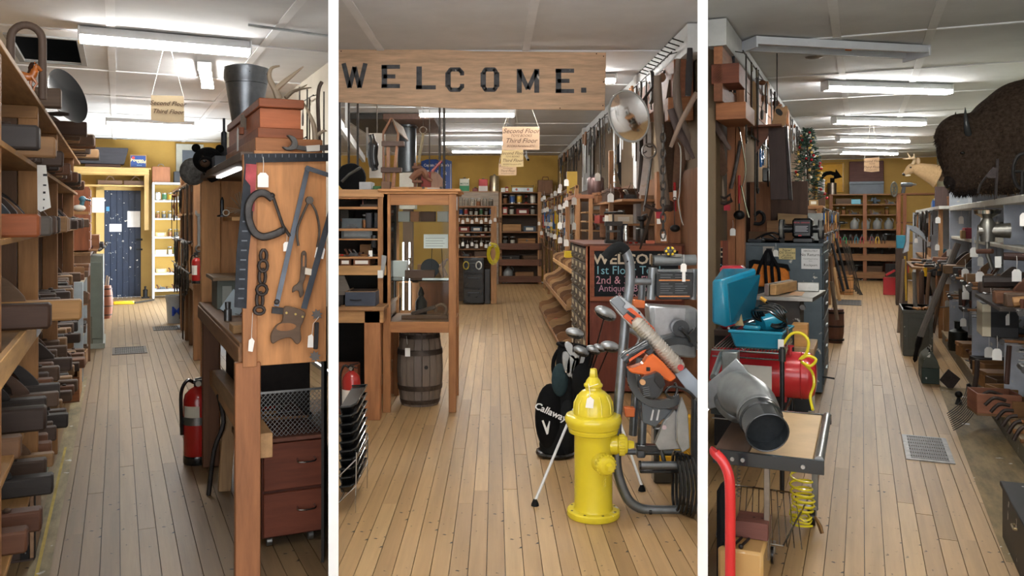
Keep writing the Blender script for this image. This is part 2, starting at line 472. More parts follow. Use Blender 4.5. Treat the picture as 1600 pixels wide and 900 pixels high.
@kind
def lidded_box(w_=.28,d=.18,h=.12,clasp=1):
 T=Local('lidded_box')
 T.add('body',MB().box(-w_/2,w_/2,-d/2,d/2,0,h*.72),'woodx','#7a5234',.003)
 T.add('lid',MB().box(-w_/2-.004,w_/2+.004,-d/2-.004,d/2+.004,h*.74,h),'woodx','#7a5234',.003)
 if clasp:T.add('clasp',MB().box(-.014,.014,-d/2-.009,-d/2-.004,h*.6,h*.86),'iron','#77736a')
 return T
@kind
def card_box(w_=.2,d=.14,h=.09):
 T=Local('card_box')
 T.add('carton',MB().box(-w_/2,w_/2,-d/2,d/2,0,h),'paint','#c9b79a',.002)
 T.add('paper_label',MB().box(-w_*.3,w_*.3,-d/2-.001,-d/2,h*.25,h*.75),'paper','#e8e4d8')
 return T
@kind
def tool_chest(w_=.42,d=.22,h=.2):
 T=Local('tool_chest')
 T.add('body',MB().box(-w_/2,w_/2,-d/2,d/2,0,h*.6),'gloss','#b02824',.006)
 T.add('lid',MB().prism([(-d/2-.003,h*.61),(d/2+.003,h*.61),(d/2,h*.78),(d*.2,h),(-d*.2,h),(-d/2,h*.78)],-w_/2-.003,w_/2+.003,'x'),'gloss','#b02824',.003)
 T.add('handle',MB().tube([(-.06,0,h),(-.055,0,h+.025),(.055,0,h+.025),(.06,0,h)],.006,6),'metal','#8a8a88')
 T.add('latch',MB().box(-w_*.3-.012,-w_*.3+.012,-d/2-.008,-d/2,h*.5,h*.68),'metal','#b0b0ac')
 T.add('latch',MB().box(w_*.3-.012,w_*.3+.012,-d/2-.008,-d/2,h*.5,h*.68),'metal','#b0b0ac')
 return T
@kind
def hammer(L_=.33):
 T=Local('hammer')
 T.add('handle',MB().tube([(-L_/2,0,.014),(-L_*.3,0,.014),(L_*.2,0,.014),(L_/2,0,.014)],[.013,.014,.009,.010],8),'woodx','#9a6a3e')
 T.add('head',MB().lathe([(.008,-.06),(.014,-.05),(.014,-.01),(.011,0),(.014,.01),(.014,.045),(.017,.05),(.017,.065)],(L_/2,0,.017),8,'y'),'iron','#4a4846')
 return T
@kind
def hang_hammer(L_=.34,big=1):
 T=Local('hammer')
 T.add('handle',MB().tube([(0,0,.01),(0,0,-L_*.3),(0,0,-L_*.75),(0,0,-L_)],[.010*big,.009*big,.014*big,.013*big],8),'woodz','#9a6a3e')
 T.add('head',MB().lathe([(.008*big,-.06*big),(.015*big,-.05*big),(.015*big,-.01),(.012*big,0),(.015*big,.01),(.015*big,.045*big),(.019*big,.05*big),(.019*big,.065*big)],(0,0,0),8,'x'),'iron','#4a4846')
 return T
@kind
def hang_hatchet():
 T=Local('hatchet')
 T.add('handle',MB().tube([(0,0,.01),(0,0,-.12),(.01,0,-.28),(0,0,-.36)],[.011,.010,.015,.017],8),'woodz','#a87748')
 T.add('head',MB().prism([(-.03,.012),(.03,.014),(.10,.04),(.105,-.055),(.035,-.03),(-.03,-.025)],-.010,.010),'iron','#3f3e3d',.002)
 return T
@kind
def hang_wrench(L_=.3):
 T=Local('wrench')
 w_=L_*.04
 T.add('shank',MB().prism([(-w_,-L_*.13),(w_,-L_*.13),(w_*.9,-L_*.85),(-w_*.9,-L_*.85)],-.004,.004),'metal','#7d7d7b',.0015)
 T.add('jaw',MB().prism([(-w_,-L_*.13),(-w_*2.4,-L_*.06),(-w_*2,.01),(-w_*1.1,-L_*.01),(-w_*.9,-L_*.06),(w_*.9,-L_*.06),(w_*1.1,0),(w_*2,.0),(w_*2.4,-L_*.08),(w_,-L_*.13)],-.005,.005),'metal','#7d7d7b')
 T.add('ring',MB().tube(arc(0,-L_*.92,w_*1.9,0,345,12),w_*.6,6,True),'metal','#7d7d7b')
 return T
@kind
def hang_pliers():
 T=Local('pliers')
 T.add('jaw',MB().prism([(-.012,0),(.012,0),(.018,-.04),(-.018,-.04)],-.006,.006),'iron','#4c4c4c',.002)
 for s in(-1,1):
  T.add('grip',MB().tube([(s*.008,0,-.035),(s*.026,0,-.08),(s*.022,0,-.16)],[.006,.008,.007],6),'gloss','#b5332a')
 return T
@kind
def hang_snips():
 T=Local('snips')
 for s in(-1,1):
  T.add('blade',MB().prism([(s*.002,-.13),(s*.016,-.12),(s*.012,-.05),(s*.001,0)],-.003,.003),'iron','#3c3c3d')
  T.add('grip',MB().tube([(s*.004,0,-.12),(s*.03,0,-.16),(s*.028,0,-.24),(s*.012,0,-.27)],.006,6),'iron','#3a3030')
 return T
@kind
def hang_saw(L_=.55):
 T=Local('hand_saw')
 T.add('blade',MB().prism([(-.055,-.08),(.06,-.08),(.02,-L_),(-.045,-L_)],-.001,.001),'metal','#8a8782')
 out=smooth_poly([(-.05,-.11),(-.07,-.05),(-.06,.02),(-.03,.03),(0,.01),(.04,.03),(.06,-.02),(.055,-.10),(0,-.12)],3)
 T.add('handle',MB().prism(out,-.011,.011),'woodz','#96633a',.003)
 T.add('grip_hole',MB().prism(smooth_poly([(-.03,-.06),(-.035,-.015),(0,-.02),(.03,-.02),(.028,-.06),(0,-.075)],3),-.0115,-.0112),'paint','#1b120c')
 return T
@kind
def hang_clamp(s=.2):
 T=Local('clamp')
 p=[(.01,0,0),(-s*.25,0,-.01),(-s*.38,0,-s*.2),(-s*.38,0,-s*.75),(-s*.25,0,-s*.95),(.01,0,-s)]
 T.add('frame',MB().tube(spline(p,4),s*.07,6),'iron','#4e4c49')
 T.add('screw',MB().tube([(0,0,-s*.35),(0,0,-s*1.25)],s*.035,6).tube([(-s*.16,0,-s*1.2),(s*.16,0,-s*1.2)],s*.02,5),'metal','#6d6b67')
 T.add('pad',MB().lathe([(s*.07,-s*.38),(s*.07,-s*.33)],n=8),'iron','#4e4c49')
 return T
@kind
def hang_brace():
 T=Local('drill_brace')
 T.add('crank',MB().tube(spline([(0,0,-.06),(0,0,-.1),(.07,0,-.13),(.075,0,-.2),(0,0,-.24),(0,0,-.28)],4),.006,6),'metal','#77736e')
 T.add('head',MB().ball((0,0,-.04),(.034,.034,.022),10,6),'woodz','#7a4a2a')
 T.add('grip',MB().lathe([(.012,-.19),(.016,-.165),(.012,-.14)],(.074,0,0),8),'woodz','#7a4a2a')
 T.add('chuck',MB().lathe([(.008,-.35),(.013,-.33),(.013,-.28),(.008,-.27)],n=8),'metal','#77736e')
 return T
@kind
def hang_strap(L_=.6,w_=.035):
 T=Local('leather_strap')
 T.add('strap',MB().prism([(-w_/2,0),(w_/2,0),(w_*.55,-L_*.6),(w_*.3,-L_),(-w_*.3,-L_),(-w_*.5,-L_*.5)],-.004,.004),'cloth','#33271f')
 T.add('buckle',MB().tube([(-w_*.7,-.006,-.02),(w_*.7,-.006,-.02),(w_*.7,-.006,-.07),(-w_*.7,-.006,-.07)],.003,5,True),'metal','#8d8878')
 return T
@kind
def hang_chain(n=9,s=.03):
 T=Local('chain');z=0
 for i in range(n):
  c=z-s*.9
  pts=[(math.cos(a)*s*.45 if i%2 else 0,0 if i%2 else math.cos(a)*s*.45,c+math.sin(a)*s)for a in[2*PI*k/8 for k in range(8)]]
  T.add('chain_link',MB().tube(pts,s*.16,5,True),'iron','#4a4642');z-=s*1.5
 return T
@kind
def hang_rod(L_=.7,hook=1):
 T=Local('iron_bar')
 T.add('shaft',MB().tube([(0,0,.02),(0,0,-L_)],.008,6),'iron','#45403b')
 if hook:T.add('hook',MB().tube(arc(.03,-L_,.03,180,360,6),.007,6),'iron','#45403b')
 else:T.add('blade',MB().prism([(-.008,-L_),(.008,-L_),(.03,-L_-.1),(-.03,-L_-.1)],-.003,.003),'iron','#55504a')
 return T
@kind
def hang_ladle():
 T=Local('ladle')
 T.add('handle',MB().tube(arc(.0,-.015,.014,0,340,8)+[(0,0,-.03),(0,0,-.24)],.004,6),'iron','#2e2c2b')
 T.add('bowl',MB().ball((.0,-.02,-.27),(.045,.04,.032),10,6),'iron','#262525')
 return T
@kind
def hang_pulley():
 T=Local('pulley')
 T.add('hook',MB().tube(arc(0,-.02,.018,-60,230,8),.004,6),'iron','#3f3b37')
 T.add('cheek',MB().prism(smooth_poly([(-.035,-.06),(0,-.035),(.035,-.06),(.04,-.11),(0,-.15),(-.04,-.11)],3),-.02,-.014).prism(smooth_poly([(-.035,-.06),(0,-.035),(.035,-.06),(.04,-.11),(0,-.15),(-.04,-.11)],3),.014,.02),'woodz','#6b4a30')
 T.add('wheel',MB().lathe([(.034,-.013),(.026,-.004),(.026,.004),(.034,.013)],(0,0,-.095),14,'y'),'iron','#55504a')
 return T
@kind
def screwdriver(L_=.22):
 T=Local('screwdriver')
 T.add('handle',MB().tube([(-L_/2,0,.013),(-L_*.45,0,.013),(-L_*.1,0,.013),(-L_*.05,0,.013)],[.009,.013,.013,.008],8),'gloss','#b5332a')
 T.add('shaft',MB().tube([(-L_*.05,0,.013),(L_/2,0,.013)],.0035,6),'metal','#9a9a98')
 return T
@kind
def chisel(L_=.28):
 T=Local('chisel')
 T.add('handle',MB().tube([(-L_/2,0,.014),(-L_*.42,0,.014),(-L_*.1,0,.014)],[.011,.014,.010],8),'woodx','#a9773f')
 T.add('blade',MB().prism([(-L_*.1,.008),(L_*.48,.008),(L_/2,.009),(L_*.44,.014),(-L_*.1,.018)],-.011,.011),'metal','#8c8a86')
 return T
@kind
def bench_vise():
 T=Local('bench_vise')
 T.add('base',MB().lathe([(.075,0),(.075,.015),(.045,.025),(.04,.06)],n=12),'iron','#44505a')
 T.add('body',MB().prism([(-.03,.05),(.10,.05),(.10,.09),(.02,.10),(.02,.14),(-.012,.14),(-.03,.09)],-.04,.04),'iron','#44505a',.005)
 T.add('jaw',MB().prism([(-.09,.06),(-.035,.06),(-.035,.14),(-.062,.14)],-.04,.04),'iron','#44505a',.005)
 T.add('screw',MB().tube([(-.13,0,.075),(-.05,0,.075)],.012,8).tube([(-.13,-.07,.075),(-.13,.07,.075)],.005,6),'metal','#8a8884')
 return T
@kind
def power_drill():
 T=Local('power_drill')
 T.add('body',MB().tube([(-.09,0,.13),(-.08,0,.13),(.05,0,.13),(.07,0,.13)],[.028,.036,.034,.022],10),'gloss','#4c5458',.0)
 T.add('grip',MB().prism([(-.07,.11),(-.02,.11),(-.035,0),(-.09,0)],-.018,.018),'gloss','#2f3234',.006)
 T.add('chuck',MB().lathe([(.016,.07),(.02,.075),(.017,.105),(.008,.12)],(0,0,.13),10,'x'),'metal','#8e8e8c')
 return T
@kind
def oil_lantern():
 T=Local('lantern')
 T.add('tank',MB().lathe([(.065,0),(.065,.03),(.05,.05),(.035,.055)],n=14),'metal','#8b3a30')
 T.add('globe',MB().lathe([(.035,.055),(.05,.10),(.045,.15),(.03,.175)],n=14),'glass')
 T.add('chimney',MB().lathe([(.04,.175),(.03,.19),(.028,.22),(.04,.225),(.01,.245)],n=12),'metal','#8b3a30')
 T.add('wire_guard',MB().tube([(-.06,0,.03),(-.062,0,.2),(0,0,.24),(.062,0,.2),(.06,0,.03)],.003,5),'metal','#8d8a82')
 return T
@kind
def price_tag(s=1.0,L_=.06):
 T=Local('price_tag')
 w_,h=.02*s,.055*s
 T.add('card',MB().prism([(-w_,-L_-h),(w_,-L_-h),(w_,-L_-.012),(w_*.5,-L_),(-w_*.5,-L_),(-w_,-L_-.012)],-.0006,.0006),'paper','#f2f1ec')
 T.add('string',MB().tube([(0,0,-L_-.008),(.002,0,-L_*.5),(0,0,0)],.0011,4),'paper','#e8e6df')
 return T
@kind
def fluorescent(L_=1.25,dark=0):
 T=Local('ceiling_light')
 T.add('housing',MB().prism([(-.065,-.055),(.065,-.055),(.045,0),(-.045,0)],-L_/2,L_/2,'x'),'gloss','#e6e8ea')
 for s in(-1,1):
  T.add('end_cap',MB().box(s*L_/2-.008,s*L_/2+.008,-.07,.07,-.095,-.0),'gloss','#e9ebec',.003)
 for s in(-1,1):
  T.add('tube_lamp',MB().tube([(-L_/2+.015,s*.036,-.078),(L_/2-.015,s*.036,-.078)],.016,8),'tube_light')
 return T
HANG=['hang_hammer','hang_hatchet','hang_wrench','hang_pliers','hang_snips','hang_saw','hang_clamp','hang_brace','hang_strap','hang_chain','hang_rod','hang_ladle','hang_pulley']
NAMEOF={'hang_hammer':('steel hammer with wooden handle','hammer'),'hang_hatchet':('hatchet with pale wooden handle','hatchet'),'hang_wrench':('steel combination wrench','wrench'),'hang_pliers':('pair of pliers','pliers'),'hang_snips':('black tin snips','snips'),'hang_saw':('hand saw with wooden handle','saw'),'hang_clamp':('iron screw clamp','clamp'),'hang_brace':('drill brace with crank','drill brace'),'hang_strap':('dark leather strap with buckle','strap'),'hang_chain':('rusty iron chain','chain'),'hang_rod':('long rusty iron bar','iron bar'),'hang_ladle':('black iron ladle','ladle'),'hang_pulley':('wooden block pulley','pulley'),'wooden_plane':('wooden bench plane','plane'),'metal_plane':('iron hand plane','plane'),'jar':('glass jar of small hardware','jar'),'tin_can':('round tin can','tin can'),'square_tin':('square tin','tin can'),'bottle':('clear glass bottle','bottle'),'jug':('grey enamel jug','jug'),'crate':('open wooden tray','wooden tray'),'lidded_box':('lidded wooden box','box'),'card_box':('labelled carton','box'),'tool_chest':('metal tool box','tool box'),'hammer':('hammer with wooden handle','hammer'),'screwdriver':('screwdriver','screwdriver'),'chisel':('wood chisel','chisel'),'bench_vise':('cast iron bench vise','vise'),'power_drill':('old power drill','drill'),'oil_lantern':('oil lantern with glass globe','lantern')}
def words(s,n=16):
 w_=s.split();return ' '.join(w_[:n])
HALFW={'wooden_plane':.17,'metal_plane':.14,'jar':.05,'tin_can':.055,'square_tin':.06,'bottle':.04,'jug':.1,'crate':.16,'lidded_box':.15,'card_box':.11,'tool_chest':.22,'hammer':.18,'screwdriver':.12,'chisel':.15,'bench_vise':.14,'power_drill':.13,'oil_lantern':.07}
TINTS={'wooden_plane':[{'body':'#5b4636','handle':'#4b3527'},{'body':'#3b3430','handle':'#2e2825'},{'body':'#8a6a48','handle':'#6e5036'},{'body':'#6e4a34','handle':'#5a3826'},{'body':'#4a3a30','handle':'#33271f'}],'tin_can':[{'paper_label':c}for c in('#a63a2c','#d8d4c6','#3c6b44','#c9a23a','#2e4f86')],'square_tin':[{'tin':c}for c in('#a63a2c','#2f6a48','#c9a23a','#2e4f86','#cfcabb')],'screwdriver':[{'handle':c}for c in('#b5332a','#d8a52a','#2e4f86','#23201f')],'hang_pliers':[{'grip':c}for c in('#b5332a','#2b2b2b','#d0a02c','#2f66a8')],'card_box':[{'carton':c}for c in('#c9b79a','#7d2a22','#dcd8cc','#3c4b58','#a98a5c')],'tool_chest':[{'body':c,'lid':c}for c in('#2f3338','#5c646a','#1f4f66','#7c2520')],'lidded_box':[{'body':c,'lid':c}for c in('#7a5234','#4c3527','#94693f','#2d2a28')],'crate':[{'side_board':c,'end_board':c}for c in('#8a6440','#5c4430','#a07648')],'jar':[{'contents':c}for c in('#a39c92','#6d6862','#c9c2b5','#93603c')],'power_drill':[{'body':c}for c in('#4c5458','#8d9294','#2b2e30','#27617a')]}
def row_x(kinds,x0,x1,Y,z,where,group,gap=.02,dark=0,turn=0,jit=.02):
 """goods side by side along a shelf that faces the aisle's length; returns how many"""
 x=x0;i=0
 while True:
  k=R.choice(kinds);hw=HALFW[k]*(.55 if turn else 1)
  if x+2*hw>x1:break
  n,c=NAMEOF[k]
  put(k,(x+hw,Y+R.uniform(-jit,jit),z),words(f'{n}, {O(i)} from the left {where}'),c,group or words('goods '+where),(0,0,(PI/2+R.uniform(-.2,.2))if turn else R.uniform(-.12,.12)),R.uniform(.9,1.05),R.choice(TINTS[k])if k in TINTS else None)
  x+=2*hw+gap*R.uniform(.3,1.8);i+=1
 return i
def row_y(kinds,y0,y1,X,z,where,step=.17,rz=0,group=None,jx=.03,sc=(.9,1.1),jr=.1):
 """goods one behind the other along a shelf that runs down the aisle"""
 y=y0;i=0
 while y<y1:
  k=R.choice(kinds);n,c=NAMEOF[k]
  s=R.uniform(*sc)
  put(k,(X+R.uniform(-jx,jx),y,z),words(f'{n}, {O(i)} from the front {where}'),c,group or words('goods '+where),(0,0,rz+R.uniform(-jr,jr)),s,R.choice(TINTS[k])if k in TINTS else None)
  y+=step*R.uniform(.85,1.2);i+=1
 return i
def row_hang(kinds,pts,where,rz=0,sc=(.8,1.2),jr=.08):
 for i,p in enumerate(pts):
  k=R.choice(kinds);n,c=NAMEOF[k]
  put(k,p,words(f'{n} hanging {O(i)} {where}'),c,words('tools hanging '+where),(R.uniform(-jr,jr)*.3,R.uniform(-jr,jr),rz),R.uniform(*sc),R.choice(TINTS[k])if k in TINTS else None)
def shelf_board(mb,x0,x1,y0,y1,z,t=.025):mb.box(x0,x1,y0,y1,z-t,z)
bay('C');front_fill_lights()
# ---- LEFT AISLE
bay('L')
XS=-.36
WD='#a87a4c'
# ---- plane shelves along the left wall
T=Thing('tool_shelving','long pine shelving full of old wooden planes along the left wall','shelving',(XS-.3,6,0))
LV=[2.15,1.82,1.49,1.06,.68,.34]
PY_=[3.28,4.76,6.25,8.5]
for i,y in enumerate(PY_):
 T.add('post',MB().box(XS-.09,XS-.002,y-.022,y+.022,0,2.12),'woodz',rc('#a3733f','#96683a','#8a5f36'),.003)
 if i:T.add('divider',MB().box(-1.14,XS-.095,y-.012,y+.012,.36,2.12),'woodz','#6d4c30')
ends=[9.6,9.0,9.0,5.15,8.5,8.5]
for z,e in zip(LV,ends):
 T.add('shelf_board',MB().box(-1.14,XS+.01,2.7,e,z-.022,z),'woody','#99713f'if z<2 else '#b58d5e',.002)
T.add('shelf_board',MB().box(-1.14,XS,5.2,9.0,1.0,1.022),'woody','#8f6638',.002)
T.add('tray_lip',MB().box(XS+.012,XS+.036,2.7,5.15,1.03,1.12),'woody','#c0975f',.003)
T.add('label_holder',MB().box(XS+.037,XS+.042,4.15,4.32,1.04,1.11),'metal','#8f9294',.001)
T.add('cross_piece',MB().box(-1.1,XS-.004,4.73,4.79,2.06,2.125),'woodx','#8f6638',.003)
T.add('cross_piece',MB().box(-1.1,XS-.004,6.22,6.28,2.06,2.125),'woodx','#8f6638',.003)
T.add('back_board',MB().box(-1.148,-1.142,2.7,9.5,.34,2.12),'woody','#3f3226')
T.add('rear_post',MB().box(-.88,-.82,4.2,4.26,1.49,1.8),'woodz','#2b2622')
lvname=['the top board','the shelf below the top','the eye-level plane shelf','the shelf behind the long tray lip','the second lowest plane shelf','the lowest plane shelf']
def lpl(y,z,x,L_,tint,txt,rz=0,sc=1,tote=1):
 put('wooden_plane',(x-L_/2*sc,y,z),txt,'plane','wooden planes on the long pine shelving',(0,0,rz),sc,tint,(L_,tote))
P0=TINTS['wooden_plane']
lpl(3.62,1.82,-.27,.42,{'body':'#353130'},'almost black wooden plane poking out nearest on the shelf below the top',0,1.35,0)
lpl(4.05,1.82,-.24,.5,{'body':'#8b6a49'},'pale brown block plane beside the black one below the top board',0,1.3,0)
lpl(3.5,1.49,-.26,.42,{'body':'#8c4d2a','handle':'#8a4a28'},'reddish polished wooden plane at the front of the eye-level shelf',0,1.25)
lpl(3.78,1.49,-.24,.42,{'body':'#504b46','handle':'#2e3338'},'grey wooden plane behind the reddish one, black curved handle',0,1.15)
lpl(3.75,1.125,-.24,.5,{'body':'#3f2b20','handle':'#5c4a3c'},'big dark brown plane lying across the tray lip',0,1.45)
lpl(4.45,1.08,-.155,.55,{'body':'#b58a58','handle':'#7a6048'},'pale end-grained jointer plane jutting farthest over the aisle',0,1.4)
lpl(3.95,.68,-.27,.5,{'body':'#33261f','handle':'#43261b'},'dark wooden plane with brown handle below the tray lip',0,1.4)
lpl(3.6,.66,-.33,.34,{'body':'#6b4d35','handle':'#50382a'},'brown block plane jutting under the dark long plane',0,1.2)
lpl(3.5,.34,-.3,.4,{'body':'#5d3b28'},'reddish brown plane, lower of the pair over the leather-edged crate',0,1.2,0)
lpl(3.72,.34,-.27,.5,{'body':'#563524'},'brown moulding plane lying on the lowest shelf near the green crate',0,1.2,0)
lpl(4.2,.34,-.26,.45,{'body':'#2f2b29','handle':'#1f1f20'},'black plane with black horn handle on the lowest shelf',0,1.2)
def prow(y0,y1,x,z,where,step=.15,sc=(.95,1.25)):
 y=y0;i=0
 while y<y1:
  s=R.uniform(*sc);L_=rc(.30,.36,.42)
  d=R.uniform(-.02,.09)
  lpl(y,z,x+d,L_,R.choice(P0),words(f'old wooden plane, {O(i)} from the near end {where}'),R.uniform(-.06,.06),s,rc(1,1,1,0))
  y+=step*R.uniform(.85,1.15);i+=1
prow(4.35,8.3,-.33,1.82,'of the row below the top board',.17)
prow(4.0,8.9,-.32,1.49,'of the row on the eye-level shelf',.17)
prow(4.95,8.4,-.36,1.022,'of the row past the tray lip',.18)
prow(4.25,8.3,-.33,.68,'of the row on the second lowest shelf',.17)
prow(4.5,8.3,-.33,.34,'of the row on the lowest shelf',.17)
prow(6.9,9.2,-.25,2.15,'of the row on the top board',.3,(1.2,1.45))
row_y(['chisel','hammer','metal_plane'],2.95,3.6,-.55,1.06,'in the tray behind the lip',.12,1.4)
row_y(['metal_plane','wooden_plane'],3.0,8.2,-.75,1.06,'at the back of the tray shelf',.3)
row_y(['metal_plane','wooden_plane'],3.6,8.2,-.85,.68,'at the back of the second lowest shelf',.35)
mb=MB()
for k in range(4):mb.box(-.41+.004*k,-.405+.004*k,4.02,4.1,1.55-.01*k,1.8)
p=at(66,300,4.3)
T=Thing('price_list','long white printed price list hanging from the plane shelf','paper',(p.x,4.3,1.53))
x0,x1=at(58,300,4.3).x,at(75,300,4.3).x;zt,zb=at(66,258,4.3).z,at(66,331,4.3).z
T.add('sheet',MB().prism([(x0,zt),(x1-.008,zt),(x1+.012,zb+.02),(x0+.014,zb),(x0+.002,zb+.01)],4.298,4.3),'paper','#e9e8e2')
T.add('sheet',MB().prism([(x0+.004,zt),(x1-.012,zt),(x1-.004,zb+.05),(x0+.018,zb+.01)],4.302,4.304),'paper','#d9d8d2')
for k,h in enumerate((.03,.075,.11,.14,.18)):T.add('print_mark',MB().box(x0+.024,x0+.040-.003*k,4.2955,4.297,zt-h-.02,zt-h-.01-.003*(k%2)),'paper','#3c3c3c')
T=Thing('bentwood_bow','tall grey bentwood oxbow standing upright on the top shelf','ox bow',(-.55,4.7,2.15))
a,b,c=at(13,150,4.7),at(70,150,4.7),at(40,38,4.7)
cx_=(a.x+b.x)/2;rw=(b.x-a.x)/2-.01
pts=[(cx_-rw,4.7,2.155),(cx_-rw,4.7,c.z-rw*1.1)]+[(cx_-rw*math.cos(t*PI/12),4.7,c.z-rw*1.1+rw*1.05*math.sin(t*PI/12))for t in range(1,12)]+[(cx_+rw,4.7,c.z-rw*1.1),(cx_+rw,4.7,2.155)]
T.add('bow',MB().tube(pts,.019,10),'woodz','#6c5a4e')
p=at(43,138,4.4)
T=Thing('toy_horse','orange-brown plastic horse figurine with dark mane on the top shelf','figurine',(p.x,4.4,2.15))
x=p.x;y=4.4
_hs=Matrix.Translation((x,y,2.15))@Matrix.Scale(.66,4)@Matrix.Translation((-x,-y,-2.15))
b=MB().tube(spline([(x-.075,y,2.245),(x-.05,y,2.26),(x,y,2.25),(x+.03,y,2.262),(x+.045,y,2.30),(x+.052,y,2.33)],4),[.02]*4+[.03]*5+[.027]*4+[.026]*4+[.018]*4,10)
b.tube([(x+.045,y,2.335),(x+.07,y,2.315),(x+.088,y,2.297)],[.017,.014,.009],8)
for dx,dy,kx in((-.055,-.013,.01),(-.06,.013,-.012),(.028,-.013,.03),(.022,.013,-.004)):
 b.tube([(x+dx,y+dy,2.25),(x+dx+kx,y+dy,2.205),(x+dx+kx*.4,y+dy,2.175),(x+dx+kx*.3,y+dy,2.151)],[.015,.009,.006,.009],7)
b.ball((x+.045,y-.01,2.352),(.004,.003,.009),6,4).ball((x+.045,y+.01,2.352),(.004,.003,.009),6,4)
T.add('body',b.move(_hs),'gloss','#b5682e')
T.add('mane',MB().tube(spline([(x+.055,y,2.348),(x+.03,y,2.345),(x+.012,y,2.30),(x+.005,y,2.275)],4),[.008]*4+[.014]*4+[.008]*5,6).move(_hs),'cloth','#3d261a')
T.add('tail',MB().tube([(x-.085,y,2.25),(x-.105,y,2.22),(x-.10,y,2.17)],[.007,.012,.004],6).move(_hs),'cloth','#3d261a')
solo('horn','curled grey horn lying by the toy horse on the top shelf','horn',MB().tube(spline([(-.48,4.9,2.17),(-.44,4.9,2.23),(-.38,4.95,2.22),(-.37,5.0,2.17),(-.4,5.05,2.165)],4),[.012+.0012*i for i in range(17)],8),'cloth','#7a6a5a')
p=at(104,170,5.9)
T=Thing('pan_lid','large black round pan standing on edge on the top shelf','pan',(p.x,5.9,2.15))
T.add('disc',MB().lathe([(.001,0),(.16,.004),(.178,.012),(.166,.0),(.16,-.004),(.001,-.006)],n=32,axis='x',cap=False).move(Matrix.Translation((p.x,5.9,2.335))@Matrix.Rotation(-.35,4,'Y')@Matrix.Rotation(-.55,4,'Z')),'gloss','#20252a')
for(px0,py0,px1,py1,Y,c,tx)in((67,156,96,178,5.0,'#6e5a49','grey-brown weathered wooden block on the top shelf'),(104,207,136,228,6.6,'#4b3528','dark wooden beam end sticking out on the top shelf')):
 a,b=at(px0,py1,Y),at(px1,py0,Y)
 solo('wooden_block',tx,'wooden block',MB().box(a.x-.2,b.x,Y-.05,Y+.05,2.15,2.15+.1),'woodx',c,bev=.006)
solo('drawknife','drawknife with dark handle lying on the edge of the top shelf','drawknife',MB().tube([(-.52,5.5,2.165),(-.40,5.45,2.168),(-.30,5.42,2.168),(-.255,5.4,2.166)],[.006,.008,.015,.008],8),'woodx','#3a302b')
# ---- crate with iron-bound corner and green crate on the floor
T=Thing('wooden_crate','old wooden crate with leather-bound corner on the floor, lower left','crate',(-.6,4.5,0))
x1=-.345;y0,y1=4.33,4.70
T.add('front_board',MB().box(-.95,x1-.02,y0,y0+.02,.01,.29),'woodx','#3d2c22',.003)
T.add('side_board',MB().box(x1-.02,x1,y0,y1,.01,.295),'woody','#8c6a4c',.003)
T.add('rear_board',MB().box(-.95,x1-.02,y1-.02,y1,.01,.29),'woodx','#3d2c22')
T.add('base_board',MB().box(-.95,x1,y0,y1,0,.01),'woodx','#3d2c22')
T.add('corner_strap',MB().box(x1-.055,x1-.02,y0-.006,y0,.01,.295).box(x1,x1+.004,y0-.006,y0+.03,.01,.295),'iron','#1f1c1b')
for k in range(5):T.add('rivet',MB().ball((x1-.035,y0-.008,.04+k*.055),.004,6,4),'metal','#8d8a84')
T=Thing('folding_crate','green plastic folding crate on the floor by the shelves','crate',(-.5,5.570,0))
for k in range(9):T.add('slat',MB().box(-.405,-.393,5.340+.07*k,5.385+.07*k,.02,.36),'gloss','#1f7a4c',.002)
for z in(.02,.19,.35):T.add('rail',MB().box(-.41,-.388,5.320,5.970,z,z+.02),'gloss','#1f7a4c',.002)
T.add('front_panel',MB().box(-.7,-.39,5.300,5.320,.0,.34),'gloss','#1a6a42',.002)
T.add('rear_panel',MB().box(-.7,-.39,5.970,5.990,.0,.34),'gloss','#1a6a42',.002)
T.add('base',MB().box(-.7,-.39,5.300,5.990,0,.012),'gloss','#1a6a42')
T.add('handle',MB().tube([(-.5,5.520,.34),(-.47,5.520,.42),(-.44,5.520,.34)],.012,6),'gloss','#8fdc3a')
# ---- units beyond the planes, along the left wall
T=Thing('small_drawer_tower','reddish brown tower of small drawers past the plane shelves','drawer unit',(-.36,10.3,1.25))
a,b=at(119,300,10.3),at(139,300,10.3)
T.add('case',MB().box(a.x-.2,b.x,10.3,10.9,1.22,1.93),'woodz','#8b4e2c',.004)
for i in range(7):T.add('drawer',MB().box(b.x,b.x+.012,10.34,10.86,1.24+.097*i,1.325+.097*i),'woody','#9a5a34',.002)
T=Thing('workbench','cluttered wooden bench past the drawer tower by the navy door','workbench',(-.4,12,0))
T.add('top',MB().box(-1.1,-.27,10.2,14.4,1.16,1.2),'woody','#86613c',.004)
T.add('side_panel',MB().box(-1.1,-.27,10.2,10.24,0,1.16),'woodz','#6e4d31')
for y in(11.6,13.0,14.3):T.add('leg',MB().box(-.36,-.29,y,y+.07,0,1.16),'woodz','#7d5736',.003)
row_y(['crate','lidded_box','bench_vise','metal_plane','jar'],10.95,14.2,-.45,1.2,'on the bench past the drawer tower',.34,0)
row_y(['metal_plane','wooden_plane','hammer'],10.4,14,-.33,1.2,'along the edge of the far bench',.3,0,sc=(1,1.25))
solo('storage_box','reddish wooden box tipped on the bench past the drawer tower','box',MB().box(-.5,-.2,11.2,11.6,1.2,1.38),'woodx','#8b5a36',bev=.004)
T=Thing('metal_cabinet','tall narrow grey-green metal cabinet standing by the aisle','cabinet',(-.4,9.9,0))
a=lvl(146,513);b=lvl(161,513)
Yc=11.2;xa,xb=at(146,400,Yc).x,at(161,400,Yc).x
